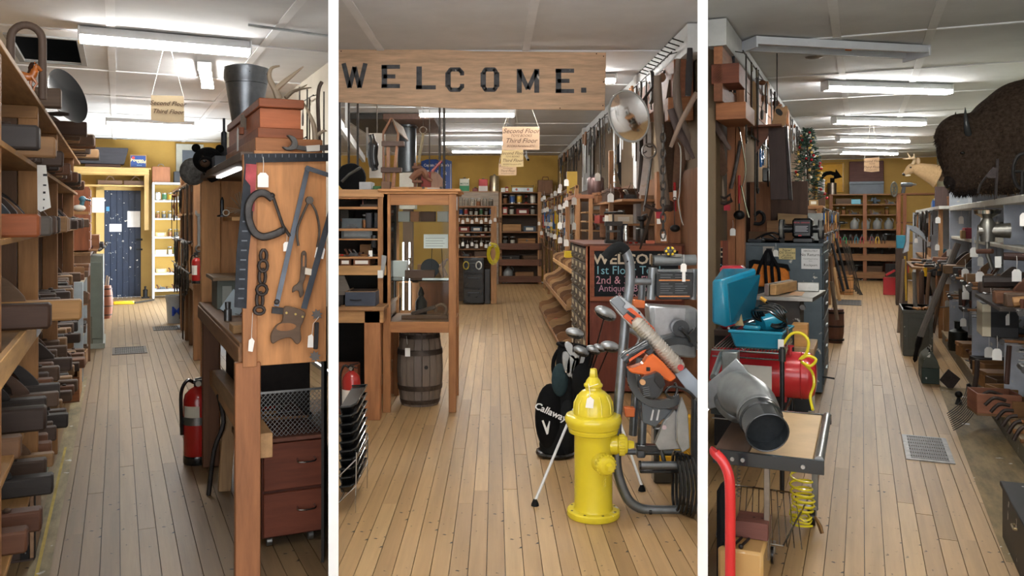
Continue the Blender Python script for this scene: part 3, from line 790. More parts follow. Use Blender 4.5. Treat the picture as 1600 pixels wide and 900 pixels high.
T.add('body',MB().box(xa-.3,xb,Yc,Yc+.9,.05,1.12),'paint','#7d8479',.004)
T.add('door_panel',MB().box(xa-.27,xb-.015,Yc-.012,Yc,.12,1.05),'paint','#737b70',.004)
T.add('plinth',MB().box(xa-.3,xb+.02,Yc-.02,Yc+.92,0,.06),'paint','#8d9388')
T=Thing('low_shelf','low shelf painted pale grey-white at the end of the planes','shelf',(-.5,9.3,0))
T.add('side_panel',MB().box(-1.1,-.30,8.95,8.99,.0,.96),'chipped','#aebac0',.003)
T.add('side_panel',MB().box(-1.1,-.30,10.1,10.14,.0,.96),'chipped','#aebac0',.003)
for z in(.12,.42,.70,.94):T.add('shelf_board',MB().box(-1.1,-.30,8.99,10.1,z,z+.025),'woody','#b9a988',.002)
row_y(['crate','wooden_plane','lidded_box'],9.15,10.0,-.45,.965,'on the pale low shelf',.22)
row_y(['wooden_plane','crate'],9.15,10.0,-.45,.725,'in the upper bay of the pale low shelf',.22)
row_y(['wooden_plane','lidded_box'],9.15,10.0,-.45,.445,'in the middle bay of the pale low shelf',.25)
row_y(['crate','metal_plane'],9.15,10.0,-.45,.145,'in the bottom bay of the pale low shelf',.3)
T=Thing('duck_decoy','blue-headed duck decoy perched at the end of the shelf','duck decoy',at(131,320,9.4))
p=at(129,322,9.4)
T.add('body',MB().ball((p.x-.03,9.4,p.z-.02),(.06,.05,.035),12,8),'paint','#dcdcd4')
T.add('head',MB().ball((p.x+.0,9.4,p.z+.07),(.035,.03,.033),10,8).tube([(p.x-.01,9.4,p.z),(p.x,9.4,p.z+.06)],.022,8),'gloss','#4d7d8f')
T.add('bill',MB().tube([(p.x+.025,9.4,p.z+.068),(p.x+.075,9.4,p.z+.055)],[.014,.01],8,flat=1.6),'gloss','#3d5560')
solo('bracket_board','short board that carries the duck decoy','board',MB().box(-1.1,p.x+.06,9.3,9.5,p.z-.085,p.z-.057),'woodx','#8f6638')
p=lvl(127,546);q=at(145,546,p.y);solo('floor_box','grey-green wooden box standing on the floor past the planes','box',MB().box(p.x,q.x,p.y,p.y+.7,0,at(140,494,p.y).z),'chipped','#5f5f50',bev=.006)
p=lvl(99,630);q=at(124,630,p.y);T=Thing('torn_crate','torn orange-brown wooden box sitting low beside the aisle','crate',(p.x,p.y,0));h=at(110,566,p.y).z
T.add('front_board',MB().box(p.x-.2,q.x,p.y,p.y+.015,.01,h*.62),'woodx','#a5673c');T.add('side_board',MB().box(q.x-.015,q.x,p.y+.015,p.y+.6,.01,h),'woody','#b98a58');T.add('rear_board',MB().box(p.x-.2,q.x-.015,p.y+.585,p.y+.6,.01,h),'woodx','#7a5232');T.add('base_board',MB().box(p.x-.2,q.x,p.y,p.y+.6,0,.01),'woodx','#7a5232')
T=Thing('small_keg','reddish wooden keg holding tool handles beside the navy door','keg',at(165,470,14.6))
p=at(165,470,14.6)
T.add('staves',MB().lathe([(.075,0),(.10,.1),(.108,.25),(.10,.4),(.08,.52)],(p.x,14.6,0),16),'woodz','#8a5236')
for h in(.06,.2,.36,.47):T.add('hoop',MB().lathe([(.101-.02*(abs(h-.26)/.26),h-.012),(.112-.02*(abs(h-.26)/.26),h-.01),(.112-.02*(abs(h-.26)/.26),h+.01),(.101-.02*(abs(h-.26)/.26),h+.012)],(p.x,14.6,0),16),'iron','#4b3a32')
T.add('handles',MB().tube([(p.x,14.6,.5),(p.x+.02,14.6,.68)],.012,6).tube([(p.x+.03,14.6,.5),(p.x+.05,14.6,.66)],.01,6),'woodz','#b9a58c')
# ---- back wall with the navy door
def zx(px,py,Y=18.45):return at(px,py,Y)
Y=18.48
a,b=at(163,462,Y),at(220,298,Y)
T=setting('door_1',MB().box(a.x,b.x,Y-.05,Y-.02,.01,b.z),'chipped','#1f2a3d')
n=6;wv=(b.x-a.x)/n
for i in range(n):link('door_board',MB().box(a.x+wv*i+.003,a.x+wv*(i+1)-.003,Y-.065,Y-.05,.01,b.z).mesh('door_board',.002),'chipped',T,'#202b3f')
link('door_latch',MB().box(b.x-.09,b.x+.03,Y-.09,Y-.065,1.15,1.19).mesh('door_latch'),'iron',T,'#26282b')
link('door_latch',MB().box(b.x-.09,b.x+.03,Y-.09,Y-.065,.95,.985).mesh('door_latch'),'iron',T,'#26282b')
setting('trim_1',MB().box(b.x,b.x+.22,Y-.06,Y-.02,0,b.z+.1).box(a.x-.15,a.x,Y-.06,Y-.02,0,b.z+.1).box(a.x-.15,b.x+.22,Y-.06,Y-.02,b.z,b.z+.22),'wall','#b39860')
for i,(x0,y0,x1,y1)in enumerate(((144,309,163,332),(199,330,219,355),(171,350,190,362))):
 p,q=at(x0,y1,Y-.07),at(x1,y0,Y-.07)
 solo('notice',('white typed notice taped at the upper left of the navy door','square white sheet taped on the right of the navy door','torn white sheet taped low in the middle of the navy door')[i],'notice',MB().box(p.x,q.x,Y-.072,Y-.069,p.z,q.z),'paper','#eef0f2')
p,q=at(166,330,Y),at(171,323,Y)
solo('sticker','small blue and red sticker beside the typed notice','sticker',MB().box(p.x,q.x,Y-.072,Y-.069,p.z,q.z),'paper','#4d86a8')
T=Thing('yellow_shelf','long yellow moulded shelf with bracket above the navy door','shelf',(0,18.2,2.3))
x0=-1.1;x1=at(233,270,18.0).x;zt=at(200,262,18.0).z;zl=at(200,289,18.0).z
T.add('top_board',MB().box(x0,x1+.03,17.95,18.49,zt-.03,zt),'woodx','#bf9f62',.004)
T.add('cornice',MB().prism([(17.98,zt-.03),(17.98,zt-.12),(18.02,zt-.15),(18.1,zt-.15),(18.1,zt-.03)],x0,x1,'x'),'woodx','#ba995a')
T.add('lower_board',MB().box(x0,x1-.02,18.05,18.49,zl-.03,zl),'woodx','#b89658',.003)
T.add('bracket',MB().box(x1-.09,x1,18.0,18.2,zl-.9,zt-.12),'woodz','#b89658',.004)
p=zt
def bxp(name,label,cat,x0,y0,x1,y1,Y,d,z,mat,col,bev=.004,lidc=None):
 """box-like thing seen between two pixels, standing at height z"""
 a,b=at(x0,y1,Y),at(x1,y0,Y)
 T=Thing(name,label,cat,((a.x+b.x)/2,Y+d/2,z));h=b.z-a.z
 T.add('body',MB().box(a.x,b.x,Y,Y+d,z,z+h*(.8 if lidc else 1)),mat,col,bev)
 if lidc:T.add('lid',MB().box(a.x-.005,b.x+.005,Y-.005,Y+d+.005,z+h*.81,z+h),mat,lidc,bev)
 return T,a,b
T=Thing('dough_trough','dark flared wooden trough on the yellow shelf','trough',(-.2,18.2,zt))
a,b=at(117,258,18.1),at(199,232,18.1)
T.add('base',MB().box(a.x+.18,b.x-.12,18.05,18.35,zt,zt+.06),'woodx','#4d3226',.003)
T.add('body',MB().hexa([(a.x+.1,18.05,zt+.07),(b.x-.06,18.05,zt+.07),(b.x-.06,18.35,zt+.07),(a.x+.1,18.35,zt+.07),(a.x,18.0,b.z),(b.x+.02,18.0,b.z),(b.x+.02,18.4,b.z),(a.x,18.4,b.z)]),'woodx','#35343a',.004)
T,a,b=bxp('product_box','small navy picture box lettered Power Gold on the yellow shelf','box',203,242,229,262,18.05,.2,zt,'woodx','#a98355')
h=b.z-a.z;cx=(a.x+b.x)/2
T.add('picture_panel',MB().box(a.x+.015,b.x-.015,18.043,18.05,zt+.02,zt+h-.02),'paint','#24407c')
write(T,'Power',.085,(cx-.03,18.041,zt+.13),'#e9dfa0',bold=.001,shear=.2);write(T,'Gold',.085,(cx+.05,18.041,zt+.10),'#e9dfa0',bold=.001,shear=.2)
T.add('apple_mark',MB().lathe([(.03,0),(.03,.003)],(cx-.09,18.04,zt+.2),10,'y'),'paint','#b0332c')
write(T,'BRAND',.028,(cx+.02,18.041,zt+.045),'#8fc0d8')
for i,xx in enumerate((172,212)):
 p=at(xx,286,18.2)
 T=Thing('tool_caddy',('left open wooden tray with a handle, on the yellow lower board','right open wooden tray with a handle, on the yellow lower board')[i],'wooden tray',(p.x,18.2,zl))
 T.add('tray',MB().box(p.x-.22,p.x+.22,18.1,18.3,zl,zl+.09),'woodx','#5c4330',.003)
 T.add('handle',MB().tube([(p.x-.09,18.2,zl+.09),(p.x-.02,18.2,zl+.18),(p.x+.04,18.2,zl+.16),(p.x+.09,18.2,zl+.09)],.014,6),'woodx','#7a5c40')
xa,xb=at(238,400,17.9).x,at(312,400,17.9).x
T=Thing('white_shelf_unit','tall white shelving unit of jars and boxes right of the navy door','shelving',((xa+xb)/2,18.1,0))
ztop=at(250,285,17.9).z
for xx in(xa,xb-.04):T.add('side_panel',MB().box(xx,xx+.04,17.9,18.47,0,ztop),'paint','#e4e6e8',.003)
zs=[]
for y in(285,313,341,370,398,427,453):
 z=at(262,y,17.9).z;zs.append(z);T.add('shelf_board',MB().box(xa+.04,xb-.04,17.9,18.47,z-.03,z),'paint','#dfe2e4',.003)
row_x(['jar','tin_can'],xa+.06,xb-.05,18.1,zs[1],'on the second board of the white unit',None,.01)
row_x(['jar','tin_can','jar'],xa+.06,xb-.05,18.1,zs[2],'on the third board of the white unit',None,.01)
row_x(['card_box','jar'],xa+.06,xb-.05,18.1,zs[3],'on the fourth board of the white unit',None,.01)
row_x(['card_box','tin_can','jar'],xa+.06,xb-.05,18.1,zs[4],'on the fifth board of the white unit',None,.01)
row_x(['card_box','jug','metal_plane'],xa+.06,xb-.05,18.15,zs[5],'on the sixth board of the white unit',None,.01)
row_x(['metal_plane','card_box'],xa+.06,xb-.05,18.15,zs[6],'on the lowest board of the white unit',None,.01)
T,a,b=bxp('wooden_case','upright reddish wooden case with wire handle on the white unit','box',238,261,266,285,17.95,.3,zs[0],'woodz','#8f5a38')
T.add('handle',MB().tube(arc((a.x+b.x)/2,zs[0]+(b.z-a.z),.06,180,0,8,lambda x,z:(x,18.1,z)),.006,6),'metal','#8a8a88')
bxp('black_box','small black box on the right of the white unit','box',272,268,300,285,17.95,.3,zs[0],'paint','#24272b')
a,b=at(275,270,18.46),at(318,226,18.46)
T=Thing('framed_picture','pale framed picture with dark centre on the yellow back wall','picture',((a.x+b.x)/2,18.46,a.z))
T.add('frame',MB().box(a.x,b.x,18.44,18.48,a.z,b.z),'paint','#b9b9ac',.004)
T.add('picture',MB().box(a.x+.12,b.x-.12,18.43,18.44,a.z+.1,b.z-.13),'paint','#565d66')
p=lvl(227,466)
T=Thing('bottle_jack','small black bottle jack on the floor by the white unit','jack',p)
T.add('base',MB().box(p.x-.07,p.x+.07,p.y-.06,p.y+.06,0,.03),'iron','#232325',.004)
T.add('cylinder',MB().lathe([(.045,.03),(.045,.17),(.02,.18),(.02,.24)],(p.x,p.y,0),12),'iron','#232325')
p=lvl(205,474)
T=Thing('folding_saw','yellow folded tool with black end lying on the floor','tool',p)
T.add('body',MB().bar((p.x-.3,p.y-.1,.03),(p.x+.05,p.y-.12,.03),.14,.06),'gloss','#e0b02c',.01)
T.add('blade',MB().bar((p.x+.05,p.y-.12,.02),(p.x+.4,p.y+.4,.02),.05,.02),'iron','#3c3a36')
def register(x0,x1,y0,y1,label,nx,ny,pale='#5d5f60'):
 T=Thing('floor_register',label,'floor vent',((x0+x1)/2,(y0+y1)/2,0));f=min(.03,(x1-x0)*.12)
 T.add('rim',MB().box(x0,x1,y0,y0+f,0,.006).box(x0,x1,y1-f,y1,0,.006).box(x0,x0+f,y0+f,y1-f,0,.006).box(x1-f,x1,y0+f,y1-f,0,.006),'iron',pale)
 T.add('well',MB().box(x0+f,x1-f,y0+f,y1-f,.0002,.001),'paint','#15110e')
 for i in range(1,nx):x=x0+f+(x1-x0-2*f)*i/nx;T.add('bar',MB().box(x-.0028,x+.0028,y0+f,y1-f,.001,.005),'paint','#3f352b')
 for i in range(1,ny):y=y0+f+(y1-y0-2*f)*i/ny;T.add('cross_bar',MB().box(x0+f,x1-f,y-.005,y+.005,.001,.004),'paint','#3f352b')
a,b=lvl(175,555),lvl(228,541);register(a.x,b.x,a.y,b.y,'brown iron floor register in the middle of the left aisle',14,6,'#4a4038')
a,b=lvl(240,517),lvl(280,509);register(a.x,b.x,a.y,b.y,'dark floor register near the sunlit far end',12,5,'#3a3a3a')
mb=MB().prism([(-.36,3.0),(-.27,3.0),(-.27,9.2),(-.36,9.2)],0,.0006,'z')
setting('trim_2',mb,'worn','#8f8263')
setting('trim_3',MB().prism([(-.33,3.0),(-.315,3.0),(-.315,6.4),(-.33,6.4)],.0006,.001,'z'),'worn','#b39a45')
T=setting('door_2',MB().box(1.94,1.99,14.4,14.5,0,2.3).box(1.94,1.99,17.2,17.3,0,2.3).box(1.94,1.99,14.4,17.3,2.2,2.3),'paint','#e4e4e0')
link('pane',MB().box(1.96,1.97,14.5,17.2,.05,2.2).mesh('pane'),'day_pane',T,'#ffffff')
# ---- ceiling lights of the left aisle
def flu(px0,px1,pytop,Y,label,z=None,rz=0,g=None):
 a,b=at(px0,pytop,Y),at(px1,pytop,Y);L_=abs(b.x-a.x)
 z=z or a.z
 return put('fluorescent',((a.x+b.x)/2,Y,min(z,CEIL-.013)),label,'ceiling light',g,(0,0,rz),1,None,(round(L_,2),))
p,q=lvl(123,40,CEIL),lvl(390,64,CEIL)
L_=(Vector((q.x,q.y))-Vector((p.x,p.y))).length
T=put('fluorescent',((p.x+q.x)/2,(p.y+q.y)/2,CEIL-.013),'large twin-tube fluorescent fixture nearest on the left aisle ceiling','ceiling light',None,(0,0,math.atan2(q.y-p.y,q.x-p.x)),(1,1.35,1.35),None,(round(L_,2),))
p,q=at(322,114,8.1),at(292,165,9.5)
put('fluorescent',(at(322,130,9.6).x,9.6,CEIL-.02),'fluorescent fixture turned lengthwise beside the grey hopper','ceiling light',None,(0,0,PI/2-.12),1.0,None,(1.2,))
flu(166,302,184,12.6,'far fluorescent fixture hung lower over the left aisle',rz=0)
flu(190,290,205,15.8,'farthest fluorescent fixture over the left aisle')
hx0,hx1,hy0,hy1=hole
setting('trim_4',MB().box(hx0-.05,hx0,hy0-.05,hy1+.05,CEIL-.015,CEIL+.01).box(hx1,hx1+.05,hy0-.05,hy1+.05,CEIL-.015,CEIL+.01).box(hx0,hx1,hy1,hy1+.05,CEIL-.015,CEIL+.01).box(hx0,hx1,hy0-.05,hy0,CEIL-.015,CEIL+.01),'wall','#9a9c9c')
solo('conduit','thin grey conduit running across the ceiling from the near light','conduit',MB().tube([(at(388,60,7.15).x,7.15,CEIL-.02),(1.75,7.3,CEIL-.02)],.012,6),'metal','#a9adb0')
def paper_sign(name,label,x0,y0,x1,y1,Y,lines,col,hook=None,wav=0):
 a,b=at(x0,y1,Y),at(x1,y0,Y);cx=(a.x+b.x)/2;w_=(b.x-a.x);h=b.z-a.z
 T=Thing(name,label,'paper sign',(cx,Y,a.z))
 T.add('sheet',MB().prism([(a.x,a.z+wav*.3),(cx,a.z),(b.x,a.z+wav*.2),(b.x-wav*.1,b.z),(a.x+.0,b.z-wav*.2)],Y,Y+.003),'paper',col)
 if hook is not None:
  hx_,hz=hook
  T.add('string',MB().tube([(a.x+.02*w_,Y,b.z-.01),(hx_,Y,hz),(b.x-.02*w_,Y,b.z-.01)],.003,5),'paper','#d9d5c8')
 for t,s,fy in lines:write(T,t,s,(cx,Y-.001,a.z+h*fy),'#4a2f24',shear=.35)
 return T
p=at(260,92,7.9)
paper_sign('paper_sign','curled cream paper sign hanging on string from the left ceiling',236,150,288,190,7.9,(('Second Floor',.055,.62),('Third Floor',.055,.32)),'#d8c3a0',(at(261,90,7.9).x,CEIL-.001),.05)
# ---- right side: tool panel bench
Yp=3.72
xp0,xp1=at(381,400,Yp).x,.86
zt=at(440,236,Yp).z;zb=at(440,570,Yp).z
T=Thing('tool_bench','pine workbench with plywood end panel at the right of the left aisle','workbench',(.8,4.6,0))
xpost0,xpost1=at(372,600,Yp).x,at(411,600,Yp).x
T.add('end_post',MB().box(xpost0-.012,xpost1-.01,Yp,Yp+.045,0,zb+.02),'woodz','#99623a',.004)
kx=KL
def xcut(Y):
 return Y*math.tan(YAW['L']+math.atan(KL))-.03
xr=xcut(Yp)
T.add('end_panel',MB().box(xp0+.045,xr,Yp+.012,Yp+.03,zb,zt),'woodz','#bc824c',.002)
T.add('end_panel_edge',MB().box(xp0-.005,xp0+.055,Yp-.004,Yp+.03,zb,zt-.02),'woodz','#a66f42',.002)
zs_=at(330,470,5.3).z
wed=lambda x,y0,y1,z0,z1:MB().prism([(x,y0),(xcut(y0)-.03,y0),(xcut(y1)-.03,y1),(x,y1)],z0,z1,'z')
T.add('top_shelf',wed(xp0-.01,Yp+.03,5.75,zt-.045,zt-.005),'woody','#5a4a3e',.003)
T.add('bench_top',wed(xp0-.015,Yp+.03,5.75,.97,1.02),'woody','#8a6543',.004)
T.add('bench_apron',MB().box(xp0-.02,xp0+.01,Yp+.03,5.75,.92,1.0),'woody','#86603e',.003)
T.add('rear_post',MB().box(xp0-.0,xp0+.12,5.72,5.8,0,zt-.045),'woodz','#c38d56',.004)
T.add('rear_board',MB().box(xp0+.12,xcut(5.75)-.02,5.76,5.78,1.0,zt-.045),'woodz','#c08a55')
T.add('small_shelf',MB().box(xp0+.14,xcut(5.75)-.05,5.3,5.76,1.55,1.575),'woodx','#c9985f',.002)
T.add('leg_post',MB().box(xp0-.01,xp0+.09,5.5,5.58,0,.92),'woodz','#6a4429',.004)
T.add('low_rail',MB().box(xp0+.03,xp0+.07,Yp+.045,5.7,.52,.61),'woody','#a87c50',.003)
T.add('led_strip',MB().box(xp0+.03,xp0+.055,4.2,5.1,zt-.058,zt-.046),'led','#ffffff')
T.add('low_shelf',wed(xp0+.1,4.7,5.5,.34,.37),'woody','#7b5a3a')
T.add('cross_rail',MB().box(xpost1-.01,xpost1+.05,Yp+.05,Yp+.35,.50,.61),'woody','#b88e5d',.003)
T.add('shade_board',MB().bar((xcut(3.76)-.02,3.76,.48),(xcut(5.7)-.02,5.7,.48),.012,.96),'woody','#1f1a16')  # dark board added over the white partition as shade under the bench
def P(px,py,d=.0):v=at(px,py,Yp-.006-d);return(v.x,v.z)
def flatp(poly,d0,d1):return MB().prism(poly,Yp-d1,Yp-d0)
T=Thing('framing_square','large blackened framing square hooked over the panel edge','square',at(380,400,Yp))
T.add('blade',flatp([P(381,240),P(513,239),P(513,252),P(400,254),P(401,262),P(398,290),P(395,340),P(388,400),P(385,482),P(366,480),P(369,400),P(376,330),P(382,262)],.005,.009),'iron','#2c3036')
T.add('label_sticker',flatp([P(384,256),P(401,257),P(397,330),P(392,330),P(391,290),P(383,280)],.009,.011),'worn','#a1474c')
for i in range(12):
 a=P(388+10.5*i,241);T.add('inch_mark',flatp([(a[0],a[1]),(a[0]+.0025,a[1]),(a[0]+.0025,a[1]-.014),(a[0],a[1]-.014)],.009,.0098),'paint','#6d737a')
for i in range(9):
 a=P(379-i*.9,345+15*i);b=P(388-i*.9,345+15*i);T.add('number_mark',flatp([a,b,(b[0],b[1]-.006),(a[0],a[1]-.006)],.009,.0098),'paint','#5d646c')
T=Thing('screw_clamp','black iron C-clamp hanging at the top left of the panel','clamp',at(415,305,Yp))
cp=[(0,0)]
pts=[P(425,311),P(412,302),P(398,305),P(388,320),P(388,342),P(396,362),P(410,370),P(428,366),P(440,360)]
pts3=spline([(x,Yp-.02,z)for x,z in pts],4)
T.add('frame',MB().tube(pts3,.017,8,flat=.7),'iron','#3d3b3a')
T.add('screw',MB().tube([(*[P(426,308)[0]],Yp-.02,P(426,308)[1]),(P(441,352)[0],Yp-.02,P(441,352)[1]),(P(452,369)[0],Yp-.02,P(452,369)[1])],.007,8),'iron','#46423f')
T.add('screw_head',MB().ball((P(424,306)[0],Yp-.02,P(424,306)[1]),.014,10,6),'iron','#3d3b3a')
T.add('jaw_boss',MB().ball((P(441,360)[0],Yp-.02,P(441,360)[1]),(.014,.014,.018),10,6),'iron','#3d3b3a')
def tagp(px,py,label,s=1.0,L_=.05,d=.012,rot=0,Y=None):
 v=at(px,py,(Y or Yp)-d)
 return put('price_tag',v,label,'price tag',None,(0,rot,0),s)
tagp(411,245,'white price tag pinned at the top of the plywood panel',1.15)
tagp(448,362,'narrow white price tag hanging from the C-clamp',.75)
T=Thing('frame_saw','tall rusty steel frame saw with worn wooden pistol handle','saw',at(450,400,Yp))
def bl(p,q,w_,d0,d1):
 p=Vector(P(*p));q=Vector(P(*q));d=(q-p).normalized();n=Vector((-d.y,d.x))*w_/2
 return flatp([tuple(p-n),tuple(p+n),tuple(q+n),tuple(q-n)],d0,d1)
T.add('back_bar',bl((480,262),(431,478),.021,.014,.02),'metal','#5d636b')
T.add('blade',bl((520,318),(474,482),.026,.014,.017),'metal','#565d66')
T.add('top_bar',bl((477,262),(513,274),.02,.014,.02),'iron','#4e545c')
T.add('hinge',MB().lathe([(.013,Yp-.026),(.013,Yp-.01)],(P(480,264)[0],0,P(480,264)[1]),10,'y'),'iron','#4e545c')
T.add('clamp_block',bl((424,484),(444,486),.028,.012,.026),'iron','#3c3a3a')
T.add('wing_nut',MB().ball((P(431,471)[0],Yp-.03,P(431,471)[1]),(.012,.008,.012),8,6),'iron','#3c3a3a')
out=smooth_poly([P(444,478),P(474,486),P(473,500),P(468,512),P(469,530),P(462,537),P(452,527),P(436,530),P(424,536),P(422,522),P(430,508),P(440,500)],4)
T.add('handle',flatp(out,.012,.03),'woodx','#5f4a38',.004)
out=smooth_poly([P(430,513),P(436,505),P(452,504),P(461,508),P(455,514),P(440,516)],3)
T.add('grip_opening',flatp(out,.030,.0325),'woodz','#a9713f')
for q in((446,488),(460,490),(471,494)):T.add('brass_rivet',MB().lathe([(.005,Yp-.0325),(.005,Yp-.03)],(P(*q)[0],0,P(*q)[1]),8,'y'),'metal','#b09a5c')
T=Thing('calipers','rusty iron outside calipers hanging beside the saw blade','calipers',at(482,320,Yp))
for pts in([(482,313),(474,330),(464,355),(463,370),(465,384)],[(482,313),(492,330),(497,352),(497,370),(494,386)]):
 T.add('leg',MB().tube(spline([(P(*q)[0],Yp-.024,P(*q)[1])for q in pts],3),.0055,6),'iron','#5a544e')
T.add('pivot',MB().lathe([(.017,Yp-.034),(.017,Yp-.014)],(P(482,313)[0],0,P(482,313)[1]),12,'y'),'iron','#6a625a')
T=Thing('swivel_chain','short rusty chain of big swivel links hung on the panel','chain',at(410,440,Yp))
for i,(cx,cy,rx_,ry_)in enumerate(((411,399,5,9),(410,415,7,9),(409,432,5,12),(408,452,8,8),(405,468,5,12),(404,484,8,6))):
 pts=[(P(cx+rx_*math.cos(t*PI/5),cy+ry_*math.sin(t*PI/5))[0],Yp-.02-.006*(i%2),P(cx+rx_*math.cos(t*PI/5),cy+ry_*math.sin(t*PI/5))[1])for t in range(10)]
 T.add('chain_link',MB().tube(pts,.0075,6,True),'iron','#37302c')
T.add('tag_string',MB().tube([(P(394,488)[0],Yp-.02,P(398,488)[1]),(P(392,530)[0],Yp-.02,P(392,530)[1])],.0012,4),'paper','#e6e4de')
T.add('price_tag',flatp([P(387,548),P(394,549),P(397,532),P(393,527),P(388,531)],.019,.0205),'paper','#f0efe9')
T=Thing('slotted_wrench','rusty slotted iron wrench hanging right of the saw back','wrench',at(470,430,Yp))
T.add('shank',flatp(smooth_poly([P(470,395),P(478,395),P(477,430),P(472,445),P(474,458),P(468,465),P(466,455),P(461,454),P(456,457),P(457,448),P(466,440),P(469,420)],3),.012,.02),'iron','#5c5046',.002)
T.add('slot',flatp([P(472.5,399),P(475,399),P(474.5,416),P(472,416)],.0201,.0212),'woodz','#a9713f')
T.add('price_sticker',flatp([P(476,418),P(486,420),P(485,430),P(475,428)],.021,.0222),'paper','#dcd4c4')
T=Thing('multi_wrench','multi-socket bar wrench with black grip on the panel','wrench',at(492,520,Yp))
T.add('grip',bl((494,503),(492,545),.02,.012,.024),'gloss','#2c2c2d',.003)
for cx,cy in((494,491),(491,556)):
 pts=[]
 for t in range(16):
  r=9 if t%2 else 5.5
  pts.append(P(cx+r*math.cos(t*PI/8+.2),cy+r*math.sin(t*PI/8+.2)))
 T.add('socket_end',flatp(pts,.014,.022),'shiny','#a9adb0')
T.add('tag_string',MB().tube([(P(497,494)[0],Yp-.026,P(497,494)[1]),(P(488,505)[0],Yp-.026,P(488,505)[1]),(P(486,522)[0],Yp-.026,P(486,522)[1])],.0012,4),'paper','#e6e4de')
T.add('price_tag',flatp([P(479,542),P(488,542),P(488,525),P(486,521),P(480,524)],.025,.0262),'paper','#f0efe9')
tagp(506,364,'white price tag behind the saw blade at the panel edge',1.0,rot=.2)
zt_=zt
T=Thing('wooden_base_box','low pine box the dovetailed chest stands on','box',(.66,3.95,zt))
a,b=at(399,236,3.8),at(440,216,3.8)
T.add('body',MB().box(a.x,xcut(3.8)-.02,3.8,4.9,zt-.004,b.z),'woodx','#9a6237',.003)
zc=b.z
T=Thing('wooden_chest','reddish brown wooden chest on top of the tool bench','chest',(.66,4.3,zc))
a,b=at(406,214,3.82),at(470,157,3.82)
hh=b.z-zc
T.add('base_band',MB().box(a.x-.01,b.x+.01,3.81,4.96,zc,zc+hh*.26),'woodx','#96532e',.003)
T.add('body',MB().box(a.x,b.x,3.82,4.95,zc+hh*.26,zc+hh*.76),'woodx','#a35a31',.002)
T.add('lid',MB().box(a.x-.008,b.x+.012,3.80,4.97,zc+hh*.77,zc+hh),'woodx','#94502c',.004)
T.add('hasp',MB().bar((a.x-.012,4.25,zc+hh*.85),(a.x-.012,4.25,zc+hh*.45),.03,.012),'iron','#564c42')
T.add('padlock',MB().box(a.x-.035,a.x-.012,4.23,4.27,zc+hh*.3,zc+hh*.5),'woodz','#8a4a28',.003)
T.add('price_tag',MB().prism([(4.31,zc-.02),(4.37,zc-.02),(4.37,zc+.08),(4.34,zc+.1),(4.31,zc+.08)],a.x-.03,a.x-.029,'x'),'paper','#efeee8')
def antler(label,mainp,branches,r0=.016):
 v=at(*mainp[0]);T=Thing('antler',label,'antler',v)
 T.add('beam',MB().tube(spline([tuple(at(*q))for q in mainp],4),[r0*(1-.8*i/(4*(len(mainp)-1)))for i in range(4*(len(mainp)-1)+1)],8),'paint','#93846f')
 for br in branches:
  T.add('tine',MB().tube(spline([tuple(at(*q))for q in br],4),[r0*.8*(1-.85*i/(4*(len(br)-1)))for i in range(4*(len(br)-1)+1)],8),'paint','#9a8b76')
antler('forked pale antler standing upright on the wooden chest',[(436,155,3.9),(430,140,3.9),(421,122,3.9),(424,107,3.9),(437,103,3.9)],[[(430,140,3.9),(448,125,3.88),(463,113,3.86),(474,104,3.85)]],.019)
antler('brown branched antler lying behind the upright one on the chest',[(446,153,4.3),(458,143,4.3),(472,139,4.25),(486,137,4.2)],[[(462,142,4.3),(470,138,4.3),(480,132,4.3)]],.012)
antler('long white tine leaning between chest and partition',[(493,218,3.85),(490,195,3.85),(482,175,3.85),(474,160,3.85)],[[(492,214,3.85),(505,205,3.85),(511,205,3.85)]],.015)
T=Thing('adjustable_wrench','grey open-jaw wrench with taped handle on top of the panel','wrench',at(465,235,3.74))
def Q(px,py,Y=3.74):v=at(px,py,Y);return(v.x,v.z)
T.add('jaw',MB().prism(smooth_poly([Q(448,211),Q(460,214),Q(465,224),Q(462,233),Q(448,235),Q(441,229),Q(450,230),Q(456,224),Q(453,217)],3),3.73,3.76),'iron','#5a5855',.002)
T.add('handle',MB().prism([Q(460,226),Q(478,229),Q(513,226),Q(513,235),Q(478,236),Q(462,233)],3.735,3.755),'iron','#4c4a48')
T.add('tape',MB().prism([Q(478,228),Q(499,226.5),Q(499,236),Q(479,237)],3.731,3.759),'paper','#c9c6bc')
solo('metal_fitting','rusty iron hook shape jutting at the right behind the antlers','hook',MB().tube(spline([tuple(at(*q))for q in((500,240,4.0),(497,170,4.0),(498,140,4.0),(503,128,4.0))],4),.009,6),'iron','#5c5048')
for i,px in enumerate((468,480,506)):
 v=at(px,138+4*i,7.6);put('hang_rod',(v.x,7.6,v.z),f'{("left", "middle", "right")[i]} of three dark iron bars hanging behind the antlers','iron bar',None,(0,0,0),(1,1,.62+.1*i),None,(.7,1))
T=Thing('sheet_metal_hopper','grey riveted sheet-metal hopper rising behind the wooden chest','hopper',at(390,200,5.6))
Yh=5.6;c=at(385,190,Yh);ztop=at(385,100,Yh).z;rt=(at(420,110,Yh).x-at(349,110,Yh).x)/2;xc=at(385,110,Yh).x
zb_=zt+.0
T.add('cone',MB().lathe([(.045,zb_),(rt*.72,ztop-.2),(rt,ztop-.10),(rt,ztop-.03),(rt*.97,ztop-.03),(rt*.96,ztop-.10),(.04,zb_)],(xc,Yh,0),24,cap=False),'metal','#8f9499')
T.add('rounded_back',MB().prism([(xc+rt*math.cos(t*PI/12),ztop-.05+rt*.35*math.sin(t*PI/12))for t in range(13)],Yh-.02,Yh+.0),'metal','#8f9499')
